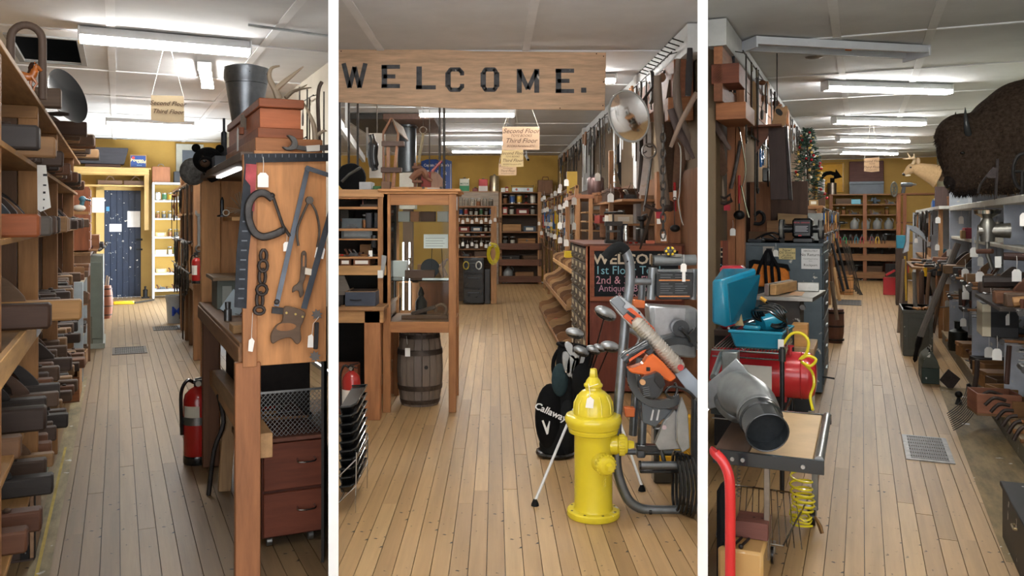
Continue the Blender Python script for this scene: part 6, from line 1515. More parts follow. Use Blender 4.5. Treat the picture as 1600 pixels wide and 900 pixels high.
def tin(px0,px1,py0,kind_,label,col,lab=None):
 Y=20.4;w_=X(px1,Y)-X(px0,Y);h=Z(py0,Y)-zt_;cx=(X(px0,Y)+X(px1,Y))/2
 T=Thing('oil_tin',label,'tin can',(cx,Y+.1,zt_))
 if kind_:T.add('body',MB().lathe([(w_/2,zt_),(w_/2,zt_+h*.92),(w_*.4,zt_+h)],(cx,Y+.15,0),16),'metal',col)
 else:T.add('body',MB().box(cx-w_/2,cx+w_/2,Y,Y+.2,zt_,zt_+h),'paint',col,.01)
 if lab:T.add('lower_panel',MB().box(cx-w_/2-.001,cx+w_/2+.001,Y-.003,Y,zt_+.01,zt_+h*.45),'paint',lab)
 T.add('cap',MB().lathe([(.03,zt_+h),(.03,zt_+h+.03)],(cx,Y+.1,0),8),'metal','#8d8a82')
 return T,cx,h
T_,cx,h=tin(718,733,279,0,'white and green square oil tin on the shelf before the yellow wall','#dcdccb','#2f8a5a')
write(T_,'MOTOR',.055,(cx,20.396,zt_+h*.55),'#2f6a48',bold=.001)
tin(748,762,280,0,'red and white square oil tin left of the pale drum','#c23a3c','#d9cfc6')
tin(765,780,274,1,'tall pale round drum can on the shelf before the yellow wall','#c9bd9f')
tin(738,747,294,0,'flat dark red tin left of the red and white one','#7c3028')
ztop2=zz[0]
T=Thing('camp_stove','silver two-burner camp stove on top of the back wall shelving','stove',(X(816,20.5),20.6,ztop2))
T.add('body',MB().box(X(800,20.4),X(833,20.4),20.4,20.7,ztop2,ztop2+.11),'metal','#a5a8a6',.006)
for px in(807,825):T.add('knob',MB().lathe([(.03,20.385),(.03,20.4)],(X(px,20.4),0,ztop2+.06),10,'y'),'gloss','#a5544a')
T.add('pan_support',MB().tube([(X(799,20.4),20.45,ztop2+.15),(X(834,20.4),20.45,ztop2+.15)],.006,5).tube([(X(800,20.4),20.45,ztop2+.11),(X(799,20.4),20.45,ztop2+.17)],.006,5).tube([(X(833,20.4),20.45,ztop2+.11),(X(834,20.4),20.45,ztop2+.17)],.006,5),'iron','#444')
put('card_box',(X(786,20.5),20.5,ztop2),'small white clock box on top of the back wall shelving','clock',None,scale=(.5,.6,1.1),tint={'carton':'#e4e4e0'})
T=Thing('wicker_case','brown wicker carrying case with handle on the back wall shelving','case',(X(852,20.5),20.6,ztop2))
T.add('body',MB().box(X(841,20.4),X(864,20.4),20.45,20.75,ztop2-.05,Z(281,20.4)),'woodz','#8c6446',.01)
T.add('handle',MB().tube([(X(848,20.4),20.6,Z(281,20.4)),(X(849,20.4),20.6,Z(276,20.4)),(X(857,20.4),20.6,Z(276,20.4)),(X(858,20.4),20.6,Z(281,20.4))],.01,6),'woodz','#7a4f36')
solo('shelf_extension','short board right of the tall back shelving','board',MB().box(X(846,20.4),X(868,20.4),20.4,20.8,ztop2-.08,ztop2-.05),'woodx','#6d4e36')
for i,(k,px)in enumerate((('square_tin',792),('bottle',838))):put(k,(X(px,20.5),20.55,ztop2),('dark square tin left of the camp stove','glass bottle right of the camp stove')[i],'tin can'if not i else 'bottle',None,scale=.8)
T=Thing('shop_sign','blue scalloped shop sign with white lettering on the yellow wall','sign',(X(682,20.95),20.95,Z(299,20.9)))
a0,a1=X(658,20.9),X(706,20.9)
T.add('board',MB().prism([(a0,Z(298,20.9)),(a1,Z(298,20.9)),(a1,Z(252,20.9)),(a1-.15,Z(249,20.9)),((a0+a1)/2+.1,Z(252,20.9)),((a0+a1)/2,Z(249,20.9)),(a0+.15,Z(249,20.9)),(a0,Z(252,20.9))],20.9,20.93),'gloss','#2a4f9e')
write(T,"Captain Tinkham's",.095,(X(682,20.9),20.897,Z(260,20.9)),'#eef0f2',bold=.002,sx=.9)
write(T,'Tools &',.16,(X(682,20.9),20.897,Z(273,20.9)),'#eef0f2',bold=.003)
write(T,'JEWELS',.15,(X(682,20.9),20.897,Z(290,20.9)),'#eef0f2',bold=.004)
T.add('border',MB().box(a1-.035,a1-.025,20.895,20.9,Z(295,20.9),Z(256,20.9)),'paint','#eef0f2')
# ---- right side: nail-drawer cabinet with chalkboard
Yd=7.46;X0=X(918,Yd);X1=1.72;zt=Z(381,Yd)
T=Thing('drawer_cabinet','tall reddish cabinet of small metal drawers behind the golf clubs','cabinet',(1.28,8.2,0))
T.add('end_panel',MB().box(X0,X1,Yd,Yd+.025,.02,zt-.02),'woodz','#74341f',.002)
T.add('top',MB().box(X0-.03,X1,Yd-.02,9.05,zt-.02,zt),'woody','#6a3a26',.003)
T.add('case',MB().box(X0+.03,X1,Yd+.025,9.0,.02,zt-.02),'woodz','#3f241a')
T.add('corner_stile',MB().box(X0-.01,X0+.02,Yd,Yd+.05,.02,zt-.02),'woodz','#a4562f',.002)
nr=9;nc=4;hh=(zt-.08)/nr;ww=(9.0-Yd-.06)/nc
for r_ in range(nr):
 for c_ in range(nc):
  y0=Yd+.055+ww*c_;z0=.04+hh*r_
  d=T.add('drawer',MB().box(X0-.002,X0+.03,y0+.008,y0+ww-.008,z0+.006,z0+hh-.006),'iron','#544a3e',.002)
  T.add('label_card',MB().box(X0-.006,X0-.003,y0+ww*.3,y0+ww*.7,z0+hh*.55,z0+hh*.85),'paper','#b9ad93',parent=d)
  T.add('knob',MB().ball((X0-.014,y0+ww*.5,z0+hh*.32),(.012,.014,.012),8,6),'metal','#a09a8c',parent=d)
T=Thing('chalkboard','wood-framed chalkboard reading WELCOME 1st Floor Tools','chalkboard',(X(990,Yd),Yd-.03,Z(470,Yd)))
a0,a1=X(921,Yd),min(X(1064,Yd),1.70);z0,z1=Z(470,Yd),Z(384,Yd)
T.add('slate',MB().box(a0+.04,a1-.03,Yd-.022,Yd-.012,z0+.04,z1-.045),'wall','#1d2023')
T.add('frame',MB().box(a0,a1,Yd-.035,Yd-.005,z1-.045,z1).box(a0,a1,Yd-.035,Yd-.005,z0,z0+.04).box(a0,a0+.04,Yd-.035,Yd-.005,z0+.04,z1-.045).box(a1-.03,a1,Yd-.035,Yd-.005,z0+.04,z1-.045),'woodx','#9a5230',.002)
cy=Yd-.024
def ch(s,size,px,py,col,**k):write(T,s,size,(X(px,Yd),cy,Z(py,Yd)),col,name='chalk_lettering',**k)
ch('WELCOME',.125,985,412,'#c2b29a',bold=.003,sx=1.12)
ch('1st Floor Tools',.105,984,428,'#7fb6c4',sx=.95)
ch('2nd & 3rd Floors',.10,986,443,'#c48a94',sx=.92)
ch('Antiques  Books  etc',.085,990,455,'#b98a9c',sx=.88)
ch('& More',.08,985,466,'#c0939b')
T.add('chalk_scroll',MB().tube([(X(926,Yd)+.012*math.sin(t*.9),cy-.001,Z(395,Yd)-.0135*t)for t in range(28)],.0022,4),'paint','#8fb59c')
zt=Z(381,Yd)
T=Thing('iron_press','small black iron bench press standing on the drawer cabinet','press',(X(959,7.7),7.7,zt))
Yi=7.7
for px in(947,965):T.add('column',MB().box(X(px,Yi),X(px+5,Yi),Yi-.03,Yi+.03,zt,Z(350,Yi)),'iron','#35322f',.003)
T.add('base',MB().box(X(945,Yi),X(972,Yi),Yi-.05,Yi+.05,zt,zt+.03),'iron','#35322f',.003)
T.add('bridge',MB().box(X(945,Yi),X(972,Yi),Yi-.04,Yi+.04,Z(353,Yi),Z(346,Yi)),'iron','#3a3734',.003)
T.add('screw',MB().tube([(X(958,Yi),Yi,zt+.12),(X(958,Yi),Yi,Z(333,Yi))],.01,8),'metal','#5a5650')
T.add('crank',MB().tube([(X(944,Yi),Yi,Z(333,Yi)),(X(974,Yi),Yi,Z(332,Yi))],.012,8),'iron','#35322f')
T.add('plate',MB().box(X(948,Yi),X(968,Yi),Yi-.04,Yi+.04,zt+.10,zt+.12),'iron','#4a4642')
box_at('dark_carton','dark blue-grey carton behind the iron press','box',969,352,981,381,7.95,.12,'paint','#2a2e38',z=zt)
solo('steel_flask','slim brushed steel flask standing on the drawer cabinet','flask',MB().lathe([(.026,0),(.028,.01),(.028,.13),(.022,.14),(.022,.165)],(X(978,7.6),7.6,zt),14),'shiny','#b9bbba')
T=Thing('ice_crusher','dark metal canister grinder with a crank on the drawer cabinet','grinder',(X(1003,7.8),7.8,zt))
T.add('canister',MB().lathe([(.055,0),(.06,.01),(.06,.13),(.05,.14)],(X(1003,7.8),7.8,zt),14),'metal','#55524e')
T.add('head',MB().lathe([(.02,.14),(.02,.2),(.045,.22),(.045,.25)],(X(1003,7.8),7.8,zt),12),'iron','#2e2c2b')
T.add('crank',MB().tube([(X(1003,7.8),7.8,zt+.25),(X(1010,7.8),7.78,zt+.27),(X(1012,7.8),7.75,zt+.22)],.007,6),'iron','#2e2c2b')
box_at('match_box','small red and cream matchbox on the drawer cabinet edge','box',1010,376,1023,381,7.5,.05,'paint','#c46a4c',z=zt)
for i,px in enumerate((985,995)):put('screwdriver',(X(px,7.55)+.02,7.56+.05*i,zt),('red-handled screwdriver lying left on the drawer cabinet','dark tool lying right on the drawer cabinet')[i],'screwdriver',None,(0,0,1.0),.6)
T=Thing('open_cubbies','open brown wooden cubbies against the right wall above the drawers','shelving',(1.45,9.4,1.35))
xa=X(950,9.2)
T.add('top_board',MB().box(xa,1.74,8.2,10.6,Z(318,9.2),Z(318,9.2)+.025),'woody','#a27347',.003)
T.add('middle_board',MB().box(xa+.05,1.74,8.2,10.6,Z(352,9.2),Z(352,9.2)+.02),'woody','#94683f',.003)
T.add('back_board',MB().box(1.70,1.74,7.0,12,0,2.0),'woodz','#7a5233')
T.add('end_board',MB().box(xa,1.70,9.9,9.925,1.35,Z(318,9.2)),'woodx','#7a5233')
T.add('post',MB().box(xa-.03,xa+.02,8.9,8.95,0,2.3),'woodz','#9a7048',.003)
T.add('burlap_panel',MB().box(X(1002,8.3),X(1022,8.3),8.3,8.32,1.35,Z(305,8.3)),'woodz','#8a6a4e')
zt3=Z(318,9.2)+.025
row_y(['lidded_box','crate','metal_plane','bottle'],8.4,10.4,1.35,zt3,'on the board above the iron press',.45,.3)
row_y(['metal_plane','jar','card_box'],8.4,9.8,1.3,Z(352,9.2)+.02,'on the middle board above the drawers',.35,.3)
T,*_=box_at('dark_case','long dark grey case on top of the wall cubbies','case',955,306,985,320,8.9,.3,'paint','#46423e',z=zt3)
solo('glass_bottle','clear glass pear-shaped bottle above the drawer cabinet','bottle',MB().lathe([(.05,0),(.055,.03),(.045,.09),(.015,.15),(.015,.17)],(X(987,8.4),8.4,zt3),14),'glass')
solo('wall_post','white painted post with peeling paint near the round mirror','post',MB().box(X(994,9.3),X(1019,9.3)+.02,9.3,9.5,0,CEIL-.013),'chipped','#d9dada',bev=.004)
solo('wall_post','white painted post farther down behind the hanging blades','post',MB().box(X(911,14.6),X(927,14.6),14.6,14.8,0,CEIL-.013),'chipped','#d9dada',bev=.004)
T=Thing('corner_post','broad knotty pine post at the right behind the chalkboard','post',(X(1042,7.62),7.6,0))
T.add('post',MB().box(X(1026,7.62),X(1058,7.62),7.62,7.72,zt,2.0),'woodz','#a36c42',.004)
T.add('second_plank',MB().box(X(1044,7.62),1.70,7.605,7.62,zt,1.95),'woodz','#96603a',.002)
T.add('base_post',MB().box(X(1030,7.62),X(1056,7.62),9.02,9.1,0,zt),'woodz','#96603a')
T.add('beam',MB().box(1.55,1.72,7.2,9.0,2.62,2.95),'woody','#7d4a2e',.004)
T.add('block',MB().box(1.50,1.72,7.2,7.5,2.42,2.62),'woodx','#9a6238',.004)
T.add('upper_post',MB().box(X(1050,7.62),1.74,7.64,7.7,2.0,2.62),'woodz','#7d4a2e')
setting('trim_5',MB().box(1.60,1.75,6.9,20.98,2.95,CEIL-.013),'paint','#cfd1d1')
for i in range(11):
 y=7.05+.16*i
 solo('nail',words(f'bent black nail, {O(i)} along the white ceiling rail'),'nail',MB().tube([(1.61,y,3.06),(1.50,y-.02,3.09)],.006,5),'iron','#1d1b1a')
spots=[]
for i in range(46):spots.append((1.53-.01*(i%2),7.3+.28*i,3.0))
rail(1.53,7.2,20.2,3.01,1.61,'long iron hanging rail under the white ceiling rail');rail(1.09,11.65,19.5,2.01,1.13,'top iron hanging rail of the right rack');rail(1.09,11.65,19.5,1.71,1.13,'middle iron hanging rail of the right rack');rail(1.09,11.65,19.5,1.36,1.13,'low iron hanging rail of the right rack')
row_hang(['hang_strap','hang_rod','hang_saw','hang_clamp','hang_snips','hang_strap','hang_rod','hang_pulley'],spots[3:],'from the front on the white ceiling rail',PI/2,(.9,1.6))
def wood_piece(pts,Y,r,label,col,name='wooden_piece',cat='tool handle',mat='woodz',n=10):
 v=at(*pts[0],Y);T=Thing(name,label,cat,v)
 P_=spline([tuple(at(px,py,Y))for px,py in pts],4);k=len(P_)
 rr_=[r[int(i/(k-1)*(len(r)-1))]*(1-(i/(k-1)*(len(r)-1))%1)+r[min(len(r)-1,int(i/(k-1)*(len(r)-1))+1)]*((i/(k-1)*(len(r)-1))%1)for i in range(k)]
 T.add('shaft',MB().tube(P_,rr_,n,flat=.6),mat,col)
 return T
wood_piece([(1027,118),(1029,180),(1034,250),(1040,320)],7.2,[.03,.045,.03,.04],'long pale grey tapered wooden plank hanging at the right','#7d6c5c')
wood_piece([(1060,92),(1057,130),(1061,180),(1072,210),(1075,250)],7.0,[.02,.035,.04,.02],'curved grey-brown wooden hame hanging near the rail','#6a5a4e')
wood_piece([(1078,75),(1077,110),(1075,150)],6.8,[.022,.03,.025],'black leather-wrapped strap end hanging highest at the right','#353232','leather_strap','strap','cloth')
wood_piece([(1089,145),(1078,165),(1062,195),(1048,230)],6.75,[.022,.022,.015],'diagonal wooden stick crossing in front of the hame','#7a6656')
wood_piece([(1048,170),(1058,200),(1072,225),(1084,248)],6.95,[.03,.035,.012],'dark curved horn-like hame pointing down to the right','#4c3c38')
wood_piece([(1048,125),(1046,160),(1044,200),(1047,260),(1050,300)],7.35,[.015,.04,.05,.03],'brown leather harness pad hanging behind the plank','#4d3c30','harness','harness','cloth')
wood_piece([(1066,200),(1064,240),(1058,280),(1054,300)],7.3,[.05,.06,.04,.02],'wide brown leather holster-shaped piece','#5f4738','holster','holster','cloth')
wood_piece([(1003,210),(1002,250),(997,300)],8.0,[.012,.018,.01],'dark narrow blade hanging below the round mirror','#3d332d')
wood_piece([(1018,245),(1012,290),(1006,330)],7.6,[.012,.012,.012],'thin steel bar hanging beside the ring','#6d6b68','steel_bar','bar','metal')
put('hang_chain',at(1036,195,7.0),'thick twisted iron chain hanging beside the pale plank','chain',None,(0,0,0),1.5,None,(14,.03))
put('hang_ladle',at(1054,308,7.2),'black cast iron ladle with red tag below the harness','ladle',None,(0,0,0),1.0)
put('hang_rod',at(1010,130,7.6),'narrow iron hook hanging left of the pale plank','iron bar',None,(0,0,0),(1,1,.8))
put('hang_rod',at(1000,155,7.9),'short iron rod hanging by the mirror edge','iron bar',None,(0,0,0),(1,1,.7))
put('hang_pulley',at(1035,110,7.4),'small rusty pulley high on the ceiling rail','pulley',None,(0,0,0),.7)
put('hang_strap',at(1022,318,7.3),'black strap looped below the ring','strap',None,(0,.3,0),.7)
T=Thing('wire_hook','long bent silver wire hanging at the far right of the post','wire',at(1058,222,7.0))
T.add('wire',MB().tube(spline([tuple(at(*q,7.0))for q in((1060,222),(1064,240),(1062,300),(1060,315),(1064,340),(1068,352))],5),.006,6),'shiny','#b5b5b2')
T=Thing('hand_drill','wooden-handled hand drill with gear wheel hanging on the post','hand drill',at(1030,325,7.3))
T.add('handle',MB().tube(spline([tuple(at(*q,7.3))for q in((1007,320),(1018,325),(1030,330),(1042,326))],4),[.018]*4+[.014]*4+[.02]*5,8),'woodx','#3b2a24')
T.add('gear',MB().lathe([(.045,-.006),(.05,-.003),(.05,.003),(.045,.006)],tuple(at(1046,322,7.3)),18,'y'),'iron','#5b4a40')
T.add('tag',MB().box(X(1026,7.28),X(1032,7.28),7.27,7.272,Z(350,7.3),Z(342,7.3)),'paper','#f0efe9')
T.add('red_card',MB().box(X(1025,7.28),X(1036,7.28),7.275,7.28,Z(341,7.3),Z(331,7.3)),'paint','#b02a3a')
T=Thing('red_tool','red painted handle tool with white tag hanging on the post','tool',at(1054,290,7.25))
T.add('handle',MB().tube([tuple(at(1054,285,7.25)),tuple(at(1055,330,7.25))],.012,7),'gloss','#a3282c')
T.add('tag',MB().box(X(1052,7.23),X(1057,7.23),7.23,7.232,Z(312,7.25),Z(298,7.25)),'paper','#f0efe9')
put('price_tag',at(1037,352,7.25),'white price tag hanging lowest on the pine post','price tag',None,(0,0,0),1.2)
solo('iron_ring','polished iron ring hanging below and right of the mirror','ring',MB().tube([tuple(at(1014+11*math.cos(t*PI/10),236+11*math.sin(t*PI/10),7.5))for t in range(20)],.009,7,True),'metal','#8d8a86')
T=Thing('round_mirror','round convex security mirror hung under the ceiling rail','mirror',at(983,182,7.4))
v=at(982,182,7.4);m=Matrix.Translation(v)@Matrix.Rotation(math.radians(-52),4,'Z')@Matrix.Rotation(math.radians(18),4,'X')@Matrix.Rotation(math.radians(14),4,'Y')
T.add('glass_face',MB().lathe([(.001,-.055),(.06,-.052),(.12,-.042),(.18,-.022),(.225,0),(.22,.01),(.001,.012)],n=36,axis='y',cap=False).move(m),'shiny','#e8eaec')
T.add('rim',MB().tube([(.232*math.cos(t*PI/18),.0,.232*math.sin(t*PI/18))for t in range(36)],.009,7,True).move(m),'gloss','#9b9c9a')
T.add('arm',MB().tube([tuple(v+Vector((.02,.03,0))),(1.62,7.6,3.0)],.012,6),'iron','#44413e')
Ya=10.2;z8=Z(304,Ya)
T=Thing('display_table','tall pine frame with a shelf top on the right of the aisle','shelf',(1.2,10.8,0))
a0,a1=X(898,Ya),X(957,Ya)
T.add('top',MB().box(a0,a1+.2,Ya,11.8,z8-.05,z8),'woodx','#8a5a3c',.003)
for px,y in((900,Ya),(920,Ya),(900,11.7)):T.add('post',MB().box(X(px,Ya),X(px,Ya)+.05,y,y+.05,0,z8-.05),'woodz','#a5764a',.003)
for py in(330,345,360):T.add('shelf_board',MB().box(X(920,Ya),1.7,Ya+.3,Ya+1,Z(py,Ya)-.02,Z(py,Ya)),'woodx','#b58a58',.002)
for py in(330,345,360):row_x(['jar','card_box','metal_plane'],X(921,Ya)+.05,1.62,Ya+.45,Z(py,Ya),f'on the {dict(zip((330, 345, 360), ("top", "middle", "bottom")))[py]} small board under the table top',None)
T=Thing('metal_canister','rusty grey metal canister on the tall pine shelf','canister',(X(934,Ya+.1),Ya+.2,z8))
T.add('body',MB().lathe([(.10,z8),(.105,z8+.01),(.105,z8+.20),(.09,z8+.22),(.03,z8+.225)],(X(933,Ya),Ya+.15,0),20),'metal','#6a5654')
T.add('cap',MB().lathe([(.03,z8+.22),(.03,z8+.25)],(X(930,Ya),Ya+.15,0),10),'iron','#3a3533')
T=Thing('glass_cone','cone of stacked clear glass on a wine-red base beside the canister','ornament',(X(962,Ya),Ya+.1,z8))
T.add('base',MB().lathe([(.09,z8),(.085,z8+.09)],(X(962,Ya),Ya+.1,0),12),'gloss','#6d3a3c')
T.add('crystals',MB().lathe([(.088,z8+.09),(.06,z8+.15),(.065,z8+.16),(.035,z8+.24),(.04,z8+.25),(.006,z8+.33)],(X(962,Ya),Ya+.1,0),9),'shiny','#b9b9b6')
solo('yellow_board','yellow and red panel behind the hanging blades','panel',MB().box(X(886,12),X(902,12),12,12.03,Z(302,12),Z(268,12)),'paint','#b8963a')
solo('panel_stand','pine stand under the yellow and red panel','stand',MB().box(X(890,12),X(908,12),11.95,12.08,0,Z(302,12)),'woodz','#8a6442')
solo('black_guitar_case','large black rounded case hanging behind the canister','case',MB().prism(smooth_poly([(X(955,11.5),Z(302,11.5)),(X(990,11.5),Z(302,11.5)),(X(992,11.5),Z(230,11.5)),(X(978,11.5),Z(215,11.5)),(X(962,11.5),Z(235,11.5)),(X(966,11.5),Z(268,11.5))],3),11.5,11.6),'gloss','#181a1e')
solo('case_shelf','board beneath the large black case','board',MB().box(X(950,11.5),1.72,11.4,11.7,Z(302,11.5)-.03,Z(302,11.5)),'woodx','#7a5840')
T=Thing('tool_rack','long pine rack of hanging tools and packets down the right side','rack',(1.3,15,0))
for i in range(6):
 y=11.6+1.5*i;T.add('post',MB().box(1.12,1.17,y,y+.05,0,2.05),'woodz','#a87a4e',.003)
for z in(.95,1.35,1.7,2.0):T.add('rail',MB().box(1.13,1.16,11.6,19.4,z,z+.04),'woody','#94683f',.002)
T.add('back_board',MB().box(1.5,1.53,11.6,19.4,0,2.05),'woody','#5c4330')
for k,z in enumerate((2.0,1.7,1.35)):
 row_hang(['hang_pliers','hang_snips','hang_wrench','hang_hammer','hang_clamp','hang_strap','hang_pliers','hang_brace'],[(1.09,11.7+.27*i,z)for i in range(28)],'from the front on the %s rail of the right rack'%('top','middle','low')[k],PI/2,(.8,1.2))
for i in range(14):
 y=11.75+.52*i
 solo('packet',words(f'hanging price packet, {O(i)} along the upper rail of the right rack'),'packet',MB().box(1.07,1.12,y,y+.012,1.5-.1*(i%3),1.78-.1*(i%3)),'paper',rc('#e2dfd6','#d8b83a','#c24a38','#e2dfd6','#3c6aa0'))
def bins(x0,x1,y0,y1,z0,h,n,label,col):
 T=Thing('bin_rack',label,'bin',((x0+x1)/2,(y0+y1)/2,z0))
 T.add('bottom_board',MB().hexa([(x0,y0,z0-.012),(x1,y0,z0+.10),(x1,y1,z0+.10),(x0,y1,z0-.012),(x0,y0,z0),(x1,y0,z0+.112),(x1,y1,z0+.112),(x0,y1,z0)]),'woody','#4d3420')
 T.add('front_lip',MB().bar((x0,y0,z0+h*.14),(x0,y1,z0+h*.14),.012,h*.28),'woody',col,.002)
 T.add('back_board',MB().box(x1,x1+.012,y0,y1,z0+.1,z0+h+.12),'woody','#5c4028')
 for i in range(n+1):
  y=y0+(y1-y0)*i/n
  pl=[(x0,z0),(x0,z0+h*.55),(x0+(x1-x0)*.12,z0+h*.72),(x0+(x1-x0)*.35,z0+h*.8),(x0+(x1-x0)*.6,z0+h*1.1),(x0+(x1-x0)*.8,z0+h*1.5),(x1,z0+h*1.6),(x1,z0+.10)]
  T.add('divider',MB().prism(pl,y-.006,y+.006),'woodx',('#b98f5e','#94683e','#7a5433')[i%3])
 return T
bins(.73,1.12,9.15,13.6,.12,.17,7,'lowest row of plywood bins holding pliers, nearest the floor','#94673c')
bins(.79,1.16,9.15,13.4,.56,.2,9,'middle row of curved plywood bins beside the drawer cabinet','#9c6f43')
bins(.87,1.22,9.15,12.4,.95,.17,9,'top row of pale pine bins below the table','#c0935a')
T=Thing('bin_stand','dark wooden frame carrying the three rows of bins','frame',(1.1,11,0))
for y in(9.2,11.3,13.5):T.add('upright',MB().box(1.24,1.29,y,y+.05,0,1.3),'woodz','#6d4a2e')
T.add('foot_rail',MB().box(.8,1.24,9.2,9.25,0,.10).box(.8,1.24,13.4,13.45,0,.10),'woodx','#6d4a2e')
for i in range(8):put('screwdriver'if i%2 else 'hammer',(.86,9.45+.55*i,.17),f'hand tool lying in the lowest bins, {O(i)} from the front','tool',None,(0,0,1.2*(-1)**i),.7,{'handle':rc('#b5332a','#2b2b2b','#b5332a')})
solo('yellow_packet','yellow packet lying in the pale top bins','packet',MB().box(.90,1.05,10.6,10.8,1.08,1.16),'paint','#d8b92e')
for i in range(14):
 put('hang_strap'if i%3==0 else 'hang_rod',(1.05,13.9+.42*i,1.15),words(f'dark hanging tool, {O(i)} from the front on the lower right rack'),'tool',None,(0,0,PI/2),(1,1,.9))
for i in range(34):
 y=7.9+.33*i;X_=1.0 if y>11.6 else(.85 if y>9.1 else 1.1)
 put('price_tag',(X_+.03*(i%3),y,(1.9,1.62,1.42,2.15)[i%4]),words(f'dangling white price tag, {O(i)} down the right side goods'),'price tag','price tags along the right side of the central aisle',(0,0,.3*(i%3)),1.5)
for i in range(18):
 u=at(716+7.2*(i%9),(334,372)[i//9]+3*(i%2),15.5);put('price_tag',tuple(u),words(f'tiny white tag, {O(i % 9)} from the left on the {("upper", "lower")[i//9]} jar shelf edge'),'price tag','tags on the jar shelving',(0,0,0),1.3)
# ---- folding saw stand with mitre saw, right foreground of the middle aisle
def tb(T,name,pts,Y,r,mat='metal',col='#7d8286',n=10,parent=None,lab=None):
 P_=[(X(p[0],Y),Y if len(p)<3 else p[2],Z(p[1],Y))for p in pts]
 return T.add(name,MB().tube(spline(P_,4)if len(pts)>2 else P_,r,n),mat,col,parent=parent,label=lab)
def pl(T,name,pts,Y,d,mat='metal',col='#8a8f93',bev=.004,sm=0,parent=None,lab=None):
 q=[(X(a,Y),Z(b,Y))for a,b in pts]
 return T.add(name,MB().prism(smooth_poly(q,3)if sm else q,Y,Y+d),mat,col,bev,parent=parent,label=lab)
Y=4.5
T=Thing('saw_stand','grey tubular wheeled folding stand behind the hydrant','tool stand',(X(1030,Y),Y,0))
tb(T,'left_rail',[(972,389),(979,396),(984,415),(984,445),(979,480),(975,530),(969,600),(964,660),(963,715),(967,745),(980,778),(996,792),(1020,797),(1086,797)],4.42,.026)
tb(T,'grip',[(946,403),(955,393),(966,386),(973,388),(978,393)],4.418,.029,'cloth','#1c1d1e')
tb(T,'rail_button',[(980,408),(981,409)],4.39,.006,'iron','#222')
tb(T,'second_upright',[(1001,560),(993,620),(989,680)],4.62,.024,col='#6f7478')
tb(T,'cross_tube',[(985,440),(1017,440)],4.45,.019)
tb(T,'frame_tube',[(1020,407),(1087,406)],4.5,.029,col='#8b9093')
T.add('tube_cap',MB().tube([(X(1018,4.5),4.5,Z(407,4.5)),(X(1021,4.5),4.5,Z(407,4.5))],.031,12),'gloss','#222426')
tb(T,'frame_post',[(1020,418),(1017,468)],4.5,.024,col='#8b9093')
tb(T,'frame_post',[(1004,436),(1002,470)],4.62,.02,col='#7d8286')
tb(T,'frame_post',[(1085,420),(1083,468)],4.55,.018,col='#8b9093')
tb(T,'long_bar',[(1027,424),(1087,424)],4.55,.012,col='#a2a6a9')
pl(T,'bracket',[(990,468),(1008,470),(1008,482),(990,481)],4.46,.05,'gloss','#d0682e')
tb(T,'lower_post',[(1004,655),(1002,712)],4.52,.024,col='#7b8084')
pl(T,'clamp_band',[(995,696),(1030,698),(1034,705),(1015,708),(995,703)],4.46,.06,'gloss','#222426')
tb(T,'lower_bar',[(967,706),(1064,708)],4.56,.015,col='#6d7276')
pl(T,'foot_socket',[(996,704),(1008,704),(1008,716),(996,716)],4.48,.06,col='#6d7276')
tb(T,'roller',[(1000,727),(1067,727)],4.42,.022,col='#7f8488')
T.add('roller_cap',MB().tube([(X(998,4.42),4.42,Z(727,4.42)),(X(1001,4.42),4.42,Z(727,4.42))],.025,12),'gloss','#1d1e20')
tb(T,'roller_bracket',[(1032,700),(1038,722)],4.48,.012,col='#6d7276')
pl(T,'roller_plate',[(1000,735),(1066,735),(1066,740),(1000,740)],4.45,.04,'gloss','#1f2022')
tb(T,'right_upright',[(1087,600),(1085,700),(1089,740)],4.6,.022,col='#6a6f74')
tb(T,'rubber_foot',[(1014,800),(1018,800)],4.4,.014,'gloss','#17181a')
tb(T,'extension_arm',[(975,512),(1000,528),(984,560)],4.7,.014,col='#9a9ea2')
pl(T,'orange_clip',[(976,637),(993,638),(992,652),(977,652)],4.48,.05,'gloss','#d0682e')
T=Thing('label_plate','black ribbed plate with orange lines on the saw stand','plate',(X(1055,4.47),4.47,Z(466,4.47)))
pl(T,'plate',[(1026,426),(1084,426),(1083,464),(1076,468),(1032,468),(1025,462)],4.47,.025,'gloss','#24272a')
for y0 in(437,462):pl(T,'orange_line',[(1030,y0),(1078,y0),(1078,y0+2),(1030,y0+2)],4.462,.008,'gloss','#d0844a',0)
for k in range(7):
 y0=(429,433,443,446.5,450,453.5,457)[k]
 for xa in(1032,1055):pl(T,'print_line',[(xa,y0),(xa+19-3*(k%3),y0),(xa+19-3*(k%3),y0+1.2),(xa,y0+1.2)],4.466,.004,'paint','#5d6265',0)
T.add('price_tag',MB().box(X(1066,4.44),X(1071,4.44),4.44,4.442,Z(440,4.44),Z(424,4.44)),'paper','#f2f1ec')
T=Thing('mitre_saw','orange and grey mitre saw with clear ribbed blade guard on the stand','mitre saw',(X(1030,4.4),4.4,Z(700,4.4)))
pl(T,'base_casting',[(1003,628),(1046,640),(1066,640),(1062,660),(1036,655),(1024,668),(1004,660)],4.42,.12,'gloss','#565c62')
for k in range(2):pl(T,'arc_mark',[(1016+9*k,657),(1019+9*k,657),(1022+9*k,641),(1020+9*k,640)],4.414,.006,'paint','#d8dadb',0)
T.add('turntable',MB().prism([(X(1035,4.4)+.185*math.cos(math.radians(a)),Z(585,4.4)+.185*math.sin(math.radians(a)))for a in range(170,310,7)]+[(X(1035,4.4)+.14*math.cos(math.radians(a)),Z(585,4.4)+.14*math.sin(math.radians(a)))for a in range(310,170,-7)],4.41,4.45),'gloss','#4c5053',.002)
